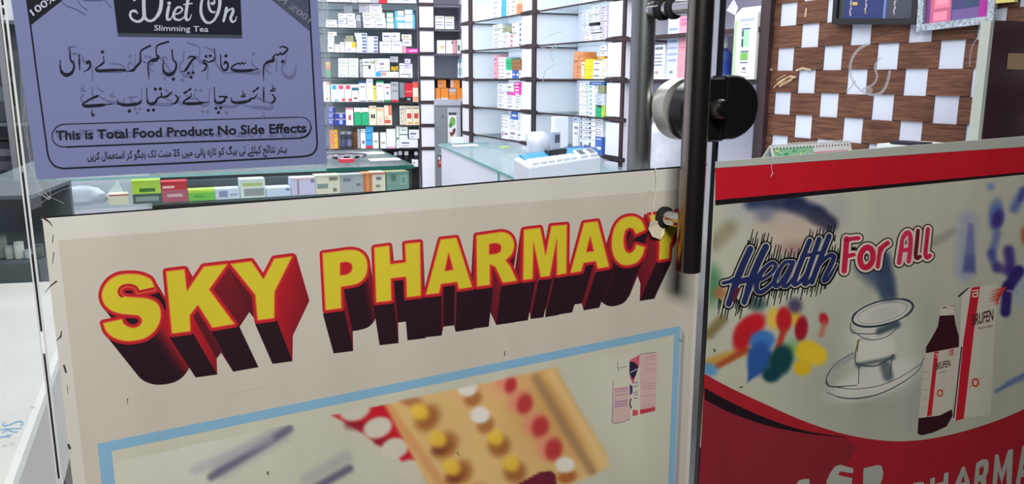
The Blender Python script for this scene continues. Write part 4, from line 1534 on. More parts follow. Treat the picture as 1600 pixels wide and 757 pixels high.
# emblem: a rounded hook in a square
stroke(mb, FAC, cr([(291, 72), (314, 69), (311, 98), (292, 100), (292, 84), (308, 82)]), 1.7, (225, 215, 205), o2 + 0.0004)
for i, (y, xa, xb) in enumerate(((62, 385, 440), (70, 372, 436), (78, 380, 430), (86, 366, 424), (93, 374, 420), (100, 366, 416), (108, 372, 412), (116, 366, 408), (124, 384, 405), (132, 390, 406))):
    stroke(mb, FAC, cr([(xa, y + 6), (xb, y - 4)]), [0.6, 2.4], (206, 58, 44), o2 + 0.0002)
glyphs(mb, FAC, 'BRUFEN', cr([(286, 232)])[0], cr([(384, 206)])[0], (0.8, -17.5), (84, 40, 44), o2 + 0.0004, 0.022)
glyphs(mb, FAC, 'Ibuprofen', cr([(314, 248)])[0], cr([(380, 236)])[0], (0.3, -4.0), (150, 60, 60), o2 + 0.0004, 0.01)
def pip(cx, cy, r):
    stroke(mb, FAC, [(cx + r * math.cos(k * 0.35), cy + r * 1.25 * math.sin(k * 0.35)) for k in range(18)], r * 0.62, (206, 66, 44), o2 + 0.0004)
    stroke(mb, FAC, [(cx - r * 2.2, cy + r * 1.7), (cx - r * 1.2, cy + r * 0.9)], 1.2, (206, 66, 44), o2 + 0.0004)
    stroke(mb, FAC, [(cx + r * 1.2, cy - r * 1.2), (cx + r * 1.9, cy - r * 1.6)], 1.0, (170, 120, 60), o2 + 0.0004)
pip(*cr([(303, 490)])[0], 4.6)
# bottle
flat(mb, FAC, cr([(140, 186), (206, 182), (214, 230), (228, 280), (228, 330), (78, 356), (78, 330), (108, 280), (132, 235)]), MAR, o2 + 0.0003)
flat(mb, FAC, cr([(142, 145), (205, 138), (207, 184), (140, 188)]), (206, 200, 186), o2 + 0.0002)
stroke(mb, FAC, cr([(156, 150), (172, 148)]), 1.8, (80, 60, 50), o2 + 0.0004)
stroke(mb, FAC, cr([(190, 142), (210, 140)]), 1.6, (190, 130, 110), o2 + 0.0004)
flat(mb, FAC, cr([(76, 358), (228, 328), (222, 420), (206, 560), (196, 612), (140, 640), (44, 652), (60, 480)]), (206, 200, 184), o2 + 0.0004)
flat(mb, FAC, cr([(44, 652), (140, 640), (196, 612), (200, 640), (172, 690), (110, 718), (60, 730), (40, 724)]), MAR, o2 + 0.0003)
flat(mb, FAC, cr([(116, 352), (136, 347), (122, 470), (104, 640), (82, 646), (100, 500)]), (204, 34, 52), o2 + 0.0006)
stroke(mb, FAC, cr([(119, 362), (131, 360), (129, 374), (119, 376)]), 1.0, (225, 210, 200), o2 + 0.0008)
for y in (345, 352, 360, 368):
    stroke(mb, FAC, cr([(178, y), (202, y - 6)]), [0.6, 2.0], (206, 66, 52), o2 + 0.0006)
glyphs(mb, FAC, 'BRUFEN', cr([(122, 432)])[0], cr([(188, 416)])[0], (0.5, -10.5), (84, 40, 44), o2 + 0.0008, 0.022)
stroke(mb, FAC, cr([(138, 446), (172, 438)]), 0.9, (130, 90, 90), o2 + 0.0008)
pip(*cr([(142, 538)])[0], 3.8)
for y in (380, 440, 470, 520, 560, 600):
    stroke(mb, FAC, cr([(62, y + 6), (86, y)]), 0.7, (150, 140, 130), o2 + 0.0006)
mb.build('printed_syrup', M['vinyl'], rb)

# brush lettering: Health (navy with streaks), then For All (red balloon letters)
mb = MB()
cr = crop(1110, 330, 4.205)
HEA = [([(262, 250), (225, 330), (180, 440), (120, 612)], [46, 48, 50, 42]), ([(84, 474), (150, 458), (180, 440)], [26, 40, 30]), ([(365, 235), (318, 330), (270, 450), (222, 600)], [48, 48, 50, 40]), ([(170, 470), (290, 440)], [40, 44]),
       ([(335, 452), (395, 412), (430, 362), (405, 340), (350, 385), (312, 450), (302, 510), (330, 535), (395, 490), (450, 420)], [24, 26, 28, 28, 34, 40, 38, 32, 28, 20]),
       ([(535, 335), (490, 338), (448, 395), (420, 465), (440, 495), (490, 430), (545, 335), (510, 420), (480, 485), (505, 492), (560, 420)], [26, 28, 34, 36, 30, 26, 30, 36, 34, 26, 20]),
       ([(652, 195), (610, 300), (560, 430), (550, 480), (585, 470), (620, 420)], [36, 38, 40, 36, 26, 18]),
       ([(715, 185), (675, 300), (630, 430), (618, 478), (650, 465), (690, 400)], [36, 38, 40, 36, 26, 18]), ([(600, 300), (665, 285), (740, 268)], [24, 28, 22]),
       ([(780, 165), (740, 270), (690, 400), (668, 470)], [38, 38, 38, 34]), ([(690, 400), (735, 330), (785, 292), (812, 300), (790, 360), (745, 450), (770, 452), (830, 350)], [22, 28, 32, 34, 34, 32, 24, 16])]
rr = random.Random(4)
for layer, (extra, col, of) in enumerate(((36, (16, 16, 20), 0.0014), (17, (190, 184, 168), 0.0017), (0, (36, 46, 94), 0.0020))):
    for pts, w in HEA:
        if layer == 1 and len(pts) > 6:
            extra_ = 9
        else:
            extra_ = extra
        stroke(mb, FAC, spline(cr(pts), 3), [(v * 0.92 + extra_) / 4.205 for v in w], col, OFF + of)
    if layer == 0:
        for x, y, L, s in [(252, 240, 120, -1), (285, 235, 100, -1), (268, 235, 60, -1), (330, 220, 70, -1), (345, 205, 60, -1), (365, 225, 80, -1), (392, 230, 60, -1), (238, 240, 50, -1), (405, 330, 110, -1), (425, 330, 108, -1), (440, 335, 105, -1), (455, 340, 50, -1), (480, 325, 75, -1), (380, 320, 60, -1), (395, 320, 40, -1), (520, 315, 70, -1), (505, 315, 45, -1), (545, 310, 40, -1), (570, 300, 55, -1), (645, 180, 60, -1), (665, 175, 40, -1), (690, 180, 60, -1), (710, 170, 55, -1), (735, 165, 45, -1), (765, 150, 60, -1), (785, 145, 45, -1), (805, 150, 60, -1), (800, 175, 30, -1), (815, 185, 30, -1), (795, 270, 40, -1), (812, 270, 50, -1), (830, 285, 40, -1), (840, 295, 60, -1),
                           (70, 600, 75, 1), (90, 615, 90, 1), (60, 590, 50, 1), (110, 625, 70, 1), (128, 620, 95, 1), (185, 600, 90, 1), (175, 590, 50, 1), (205, 605, 60, 1), (218, 605, 105, 1), (195, 610, 70, 1), (275, 560, 80, 1), (290, 545, 45, 1), (310, 550, 70, 1), (340, 545, 85, 1), (365, 530, 45, 1), (395, 520, 105, 1), (410, 520, 40, 1), (440, 520, 100, 1), (425, 525, 50, 1), (465, 510, 60, 1), (480, 510, 100, 1), (500, 505, 50, 1), (520, 500, 85, 1), (545, 500, 75, 1), (560, 500, 40, 1), (585, 490, 50, 1), (615, 490, 95, 1), (630, 490, 45, 1), (650, 480, 70, 1), (668, 480, 50, 1), (680, 480, 85, 1), (700, 470, 60, 1), (715, 470, 90, 1), (740, 465, 80, 1), (760, 460, 55, 1), (770, 450, 60, 1), (245, 235, 40, -1), (300, 240, 60, -1)]:
            dx = -0.24 * L * s
            stroke(mb, FAC, cr([(x, y - 10 * s), (x + dx, y + L * s)]), [2.6, 1.3], (16, 16, 20), OFF + 0.0013)
        stroke(mb, FAC, cr([(845, 300), (790, 400), (765, 440)]), 2.2, (16, 16, 20), OFF + 0.0013)
stroke(mb, FAC, cr([(175, 520), (160, 560), (158, 600)]), [9, 8, 4], (90, 36, 52), OFF + 0.0022)
tag(mb.build('printed_word', M['vinyl'], rb), 'navy brush word Health with black streaks')
mb = MB()
cr = crop(1300, 330, 6.883)
FORALL = [([(158, 300), (145, 480), (130, 645)], 60, 0), ([(160, 310), (220, 298), (285, 292)], 44, 0), ([(150, 490), (200, 478), (235, 470)], 44, 0),
          ([(372 + 70 * math.cos(a) - 6 * math.sin(a), 500 + 108 * math.sin(a) - 10 * math.cos(a)) for a in [2 * math.pi * k / 20 for k in range(21)]], 62, 0),
          ([(520, 400), (505, 500), (492, 598)], 46, 0), ([(515, 440), (545, 385), (600, 345)], 50, 0),
          ([(722, 555), (745, 400), (765, 290), (810, 232), (842, 270), (842, 400), (825, 540)], 50, 2), ([(750, 425), (845, 412)], 44, 2),
          ([(925, 212), (912, 350), (900, 475), (915, 510), (945, 490)], 42, 1), ([(1032, 195), (1018, 330), (1005, 460), (1022, 502), (1052, 480)], 44, 0)]
for layer, (extra, of) in enumerate(((74, 0.0014), (48, 0.0017), (0, 0.0020))):
    for pts, w, k in FORALL:
        col = ((16, 16, 18), (222, 200, 188), ((200, 34, 72), (104, 24, 36), (206, 48, 92))[k])[layer]
        stroke(mb, FAC, spline(cr(pts), 3) if len(pts) < 15 else cr(pts), (w + extra) / 6.883, col, OFF + of + (0.00008 if k == 1 else 0))
flat(mb, FAC, cr(disc(372, 500, 40, 16, 56)), (222, 200, 188), OFF + 0.0022)
flat(mb, FAC, cr(disc(372, 500, 28, 16, 42)), (16, 16, 18), OFF + 0.0023)
flat(mb, FAC, cr(disc(374, 504, 16, 16, 26)), (150, 150, 146), OFF + 0.0024)
flat(mb, FAC, cr([(772, 385), (775, 310), (796, 285), (820, 300), (818, 380)]), (222, 200, 188), OFF + 0.0022)
flat(mb, FAC, cr([(785, 360), (790, 315), (803, 310), (804, 358)]), (30, 26, 30), OFF + 0.0023)
flat(mb, FAC, cr([(212, 392), (250, 385), (270, 400), (240, 418), (208, 416)]), (16, 16, 18), OFF + 0.0018)
tag(mb.build('printed_word', M['vinyl'], rb), 'red balloon words For All')
mb = MB()
for pts, w in (([(1253, 530), (1256, 524)], 1.4), ([(1117, 550), (1116, 546)], 2.2), ([(1156, 606), (1160, 605)], 1.8), ([(1290, 452), (1291, 449)], 1.2), ([(1206, 255), (1205, 262), (1207, 270), (1204, 277), (1208, 270)], 0.8)):
    mb = MB()
    stroke(mb, FAC, pts, w, (60, 54, 46) if pts[0][0] != 1206 else (215, 190, 185), OFF + 0.0012)
    mb.build('scuff_mark', M['ink'], rb)

# ================================================================== SHELVING
SHELF_Y = [4.8, 43.9, 82.6, 121.2, 159.4, 196.0, 232.4]            # shelf lines of the back rack, read at x = 580
BZ = [BACK.tz(580, y)[1] for y in SHELF_Y]
SZ = [1.353 + 0.2115 * k for k in range(4, -6, -1)]

rack = thing('shelving_rack', BACK.pt(-0.4, 0), 'white shelving unit with glass shelves across the back wall', 'shelves')
bt0 = BACK.tz(440, 120)[0] - 1.2
bt1 = BACK.tz(656, 120)[0]
bt2 = BACK.tz(678.5, 120)[0]
bt3 = BACK.tz(724, 120)[0]
mb = MB()
mb.slab(BACK, bt0, bt3, 0, 2.6, -0.36, -0.34)
mb.build('back_panel', M['backgrey'], rack)
ztop = BACK.tz(667, -40)[1]
zs = [BZ[0] + (BZ[0] - BZ[1])] + BZ
mb, md = MB(), MB()
mb.slab(BACK, bt1, bt2, 0, 2.6, -0.34, -0.004)
for a, b in zip([2.6] + zs, zs + [0.0]):
    mb.slab(BACK, bt1 + 0.004, bt2, b + 0.012, a - 0.012, -0.004, 0.004)
for i, z in enumerate(zs):
    md.slab(BACK, bt1 - 0.003, bt2 + 0.003, z - 0.017, z + 0.009, -0.02, 0.012)
md.slab(BACK, bt1 - 0.008, bt1 + 0.004, 0, 2.6, -0.02, 0.008)
mb.build('column', M['white'], rack)
md.build('column_band', M['darkwood'], rack)
mb = MB()
mb.slab(BACK, bt3 - 0.01, bt3 + 0.01, 0, 2.6, -0.34, -0.02)
mb.build('side_panel', M['lavender'], rack)
mb = MB()
mb.slab(BACK, bt1 - 0.008, bt1 - 0.002, 0, 2.6, -0.34, -0.01)
mb.build('side_panel', M['lavender'], rack)
for i, z in enumerate(zs):
    for a, b in ((bt0, bt1 - 0.008), (bt2, bt3 - 0.01)):
        if a == bt2 and i > 5:
            continue
        mb = MB()
        mb.slab(BACK, a, b, z - 0.009, z, -0.34, 0.0)
        sh = mb.build('shelf', M['top_glass'] if a == bt0 else M['white'], rack)
        mb = MB()
        mb.slab(BACK, a, b, z - 0.0075, z + 0.0002, 0.0, 0.004)
        mb.build('shelf_edge', M['darkwood'], sh)
        mb = MB()
        mb.slab(BACK, a, b, z - 0.030, z - 0.012, -0.34, -0.325)
        mb.build('shelf_ledge', M['backgrey'], sh)
mb = MB()
mb.slab(BACK, bt0, bt1 - 0.012, 0.0, BZ[6] - 0.03, -0.34, -0.30)
mb.build('cupboard_back', M['black'], rack)

srack = thing('shelving_rack', SIDE.pt(0.6, 0), 'long white side rack of three bays with dark wood edging', 'shelves')
PX = [(975, 970.5, 948.5), (837, 831, 815.5), (738.2, 733, 722.5)]
cols = []
for a, b, c in PX:
    cols.append([SIDE.tz(q, 123)[0] for q in (a, b, c)])
t_end = SIDE.tz(1183, 123)[0]
cols.insert(0, [t_end - 0.03, t_end, t_end + 0.02])
mb = MB()
mb.slab(SIDE, t_end - 0.03, cols[-1][2] + 0.02, 0, 2.6, -0.315, -0.30)
mb.build('back_panel', M['lavender'], srack)
for j, (a, b, c) in enumerate(cols):
    mw, md = MB(), MB()
    mw.slab(SIDE, a + 0.004, a + 0.022, 0, 2.6, -0.30, -0.004)
    if j:
        mw.slab(SIDE, c - 0.018, c - 0.002, 0, 2.6, -0.30, -0.02)
        for z0, z1 in zip(SZ[1:] + [0.0], SZ):
            mw.slab(SIDE, b, c, z0 + 0.012, z1 - 0.020, -0.02, 0.0)
    md.slab(SIDE, a, b, 0, 2.6, -0.006 if j else -0.30, 0.003)
    for z in SZ:
        if j:
            md.slab(SIDE, a - 0.02, c + 0.02, z - 0.014, z + 0.007, -0.01, 0.005)
    mw.build('pilaster', M['white'], srack)
    md.build('wood_edging', M['darkwood'], srack)
for j in range(len(cols) - 1):
    a, b = cols[j][2] if j else cols[j][1], cols[j + 1][0]
    for z in SZ:
        if j == 0 and z < 1.2:
            continue
        mb = MB()
        mb.slab(SIDE, a, b + 0.004, z - 0.008, z, -0.30, -0.002)
        sh = mb.build('shelf', M['shelf_glass'] if j else M['white'], srack)
        mb = MB()
        mb.slab(SIDE, a, b, z - 0.009 - (0.012 if j == 0 else 0), z + 0.0006, -0.002, 0.003)
        mb.build('shelf_edge', M['darkwood'], sh)
        mb = MB()
        mb.slab(SIDE, b - 0.010, b + 0.0035, z - 0.016, z - 0.0085, -0.30, -0.01)
        mb.build('shelf_ledge', M['darkwood'], sh)

# ================================================================== CARTONS ON THE SHELVES
ORD = ['first', 'second', 'third', 'fourth', 'fifth', 'sixth', 'seventh', 'eighth', 'ninth', 'tenth', 'eleventh', 'twelfth', 'thirteenth', 'fourteenth', 'fifteenth', 'sixteenth',
       'seventeenth', 'eighteenth', 'nineteenth', 'twentieth']
PAL = {'w': (236, 238, 244), 'c': (232, 224, 200), 'g': (176, 178, 184), 'G': (128, 132, 140), 'n': (226, 236, 228), 'b': (214, 222, 242), 'l': (214, 206, 236), 'B': (70, 170, 224), 'N': (52, 60, 160), 'r': (206, 40, 56),
       'p': (224, 70, 170), 'P': (236, 160, 176), 'o': (232, 140, 52), 'O': (236, 150, 96), 'y': (240, 224, 50), 'Y': (244, 178, 44), 't': (40, 176, 120), 'k': (30, 32, 40), 'm': (150, 108, 70), 'v': (150, 156, 110), 'u': (74, 110, 190), 'e': (190, 224, 80)}
CW = {'w': 'white', 'c': 'cream', 'g': 'grey', 'G': 'dark grey', 'n': 'pale green', 'b': 'bluish white', 'l': 'lavender', 'B': 'sky blue', 'N': 'navy blue', 'r': 'red', 'p': 'magenta', 'P': 'pink', 'o': 'orange', 'O': 'peach orange', 'y': 'yellow', 'Y': 'amber', 't': 'green', 'k': 'black',
      'm': 'brown', 'v': 'olive', 'u': 'blue', 'e': 'lime'}


def carton_mb(P, t0, t1, z0, z1, off, dep, col, marks):
    mb = MB()
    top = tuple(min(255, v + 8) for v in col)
    p = [P.pt(t0, z0, off), P.pt(t1, z0, off), P.pt(t1, z0, off - dep), P.pt(t0, z0, off - dep)]
    q_ = [Vector((v.x, v.y, z1)) for v in p]
    mb.hexa(p + q_, col)
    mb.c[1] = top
    for i, (u0, v0, u1, v1, mc) in enumerate(marks):
        o = off + 0.0005 + 0.0002 * i
        a, b = t0 + (t1 - t0) * u0, t0 + (t1 - t0) * u1
        c, d = z0 + (z1 - z0) * v0, z0 + (z1 - z0) * v1
        mb.face([P.pt(a, c, o), P.pt(b, c, o), P.pt(b, d, o), P.pt(a, d, o)], mc)
    return mb


TXT = (122, 128, 148)


def default_marks(w, h, code):
    if code in 'kmrNGtuB':
        return [(0.15, 0.4, 0.85, 0.6, (235, 235, 240))] if code in 'Nru' else []
    k = R.random()
    ink_c = R.choice([TXT, (140, 144, 160), (110, 118, 144), (150, 130, 150)])
    if h > w * 1.3:
        return [(0.2, 0.78, 0.8, 0.86, ink_c), (0.2, 0.6, 0.7, 0.64, TXT), (0.2, 0.3 * k + 0.1, 0.6, 0.3 * k + 0.14, TXT), (0.0, 0.0, 1, 0.02, (120, 122, 134)), (0.97, 0.0, 1, 1, (140, 142, 156))]  # last two strips paint in the dark gaps between neighbouring cartons
    return [(0.12, 0.5, 0.12 + 0.35 + 0.35 * k, 0.68, ink_c), (0.12, 0.24, 0.5, 0.32, (160, 164, 178)), (0.0, 0.0, 1.0, 0.07, (112, 116, 130))]  # last strip paints the dark gap under the carton


def place_boxes(P, lst, shelf_z, where, group, off=-0.015, right_of=False):
    """lst: (x0, y0, x1, y1, colour code, marks, words). Cartons that stack are numbered up from the shelf."""
    items = []
    for it in lst:
        x0, y0, x1, y1, code = it[:5]
        marks = it[5] if len(it) > 5 else None
        desc = it[6] if len(it) > 6 else None
        ym, xm = (y0 + y1) / 2, (x0 + x1) / 2
        ta, tb_ = P.tz(x0, ym, off)[0], P.tz(x1, ym, off)[0]
        t0, t1 = (ta, tb_) if ta < tb_ else (tb_, ta)
        za, zb_ = P.tz(xm, y1, off)[1], P.tz(xm, y0, off)[1]
        items.append([x0, x1, t0, t1, za, zb_, code, marks, desc, ta > tb_])
    items.sort(key=lambda i: i[4])
    done = []
    for it in items:                                   # rest each carton on the shelf or on the cartons below
        base = None
        for d in done:
            ov = min(it[3], d[3]) - max(it[2], d[2])
            if ov > 0.003 and abs(d[5] - it[4]) < 0.028:
                base = d[5] if base is None else max(base, d[5])
        if base is None and abs(it[4] - shelf_z) < 0.06:
            base = shelf_z
        if base is not None:
            it[4] = base + 0.0004
            it[5] = max(it[5], it[4] + 0.012)
        for d in done:                                 # no two cartons share the same room
            if min(it[5], d[5]) - max(it[4], d[4]) > 0.001:
                if it[2] < d[3] and it[3] > d[2]:
                    if (it[2] + it[3]) > (d[2] + d[3]):
                        it[2] = min(d[3] + 0.0004, it[3] - 0.006)
                    else:
                        it[3] = max(d[2] - 0.0004, it[2] + 0.006)
        done.append(it)
    stacks = []
    for it in sorted(items, key=lambda i: i[0]):
        for s in stacks:
            m = (it[0] + it[1]) / 2
            if s[0][0] - 0.6 <= m <= s[0][1] + 0.6 and s[0][0] <= it[1] and (it[0] + it[1]) / 2 - (s[0][0] + s[0][1]) / 2 < 0.45 * (s[0][1] - s[0][0]):
                s.append(it)
                break
        else:
            stacks.append([it])
    for si, s in enumerate(stacks):
        s.sort(key=lambda i: i[4])
        for ui, it in enumerate(s):
            x0, x1, t0, t1, z0, z1, code, marks, desc, flip = it
            col = PAL[code]
            mk = marks if marks is not None else default_marks(t1 - t0, z1 - z0, code)
            if flip:
                mk = [(1 - m[2], m[1], 1 - m[0], m[3], m[4]) for m in mk]
            dep = min(0.16, 0.07 + 0.05 * R.random())
            mb = carton_mb(P, t0 + 0.0004, t1 - 0.0004, z0, z1, off - (0.004 * R.random() if ui else 0.0), dep, col, mk)
            o = mb.build('medicine_carton', M['ink'])
            dw = desc or (CW[code])
            tail = f'in {ORD[si]} stack from left, {where}'
            lab = f'{dw} carton {ORD[ui]} up {tail}' if len(s) > 1 else f'{dw} carton, alone as {ORD[si]} stack from left, {where}'
            tag(o, lab, 'box', group)


WH = (244, 246, 250)
def cap(c, h=0.2): return [(0, 1 - h, 1, 1, c)]
def foot(c, h=0.12): return [(0, 0, 1, h, c)]


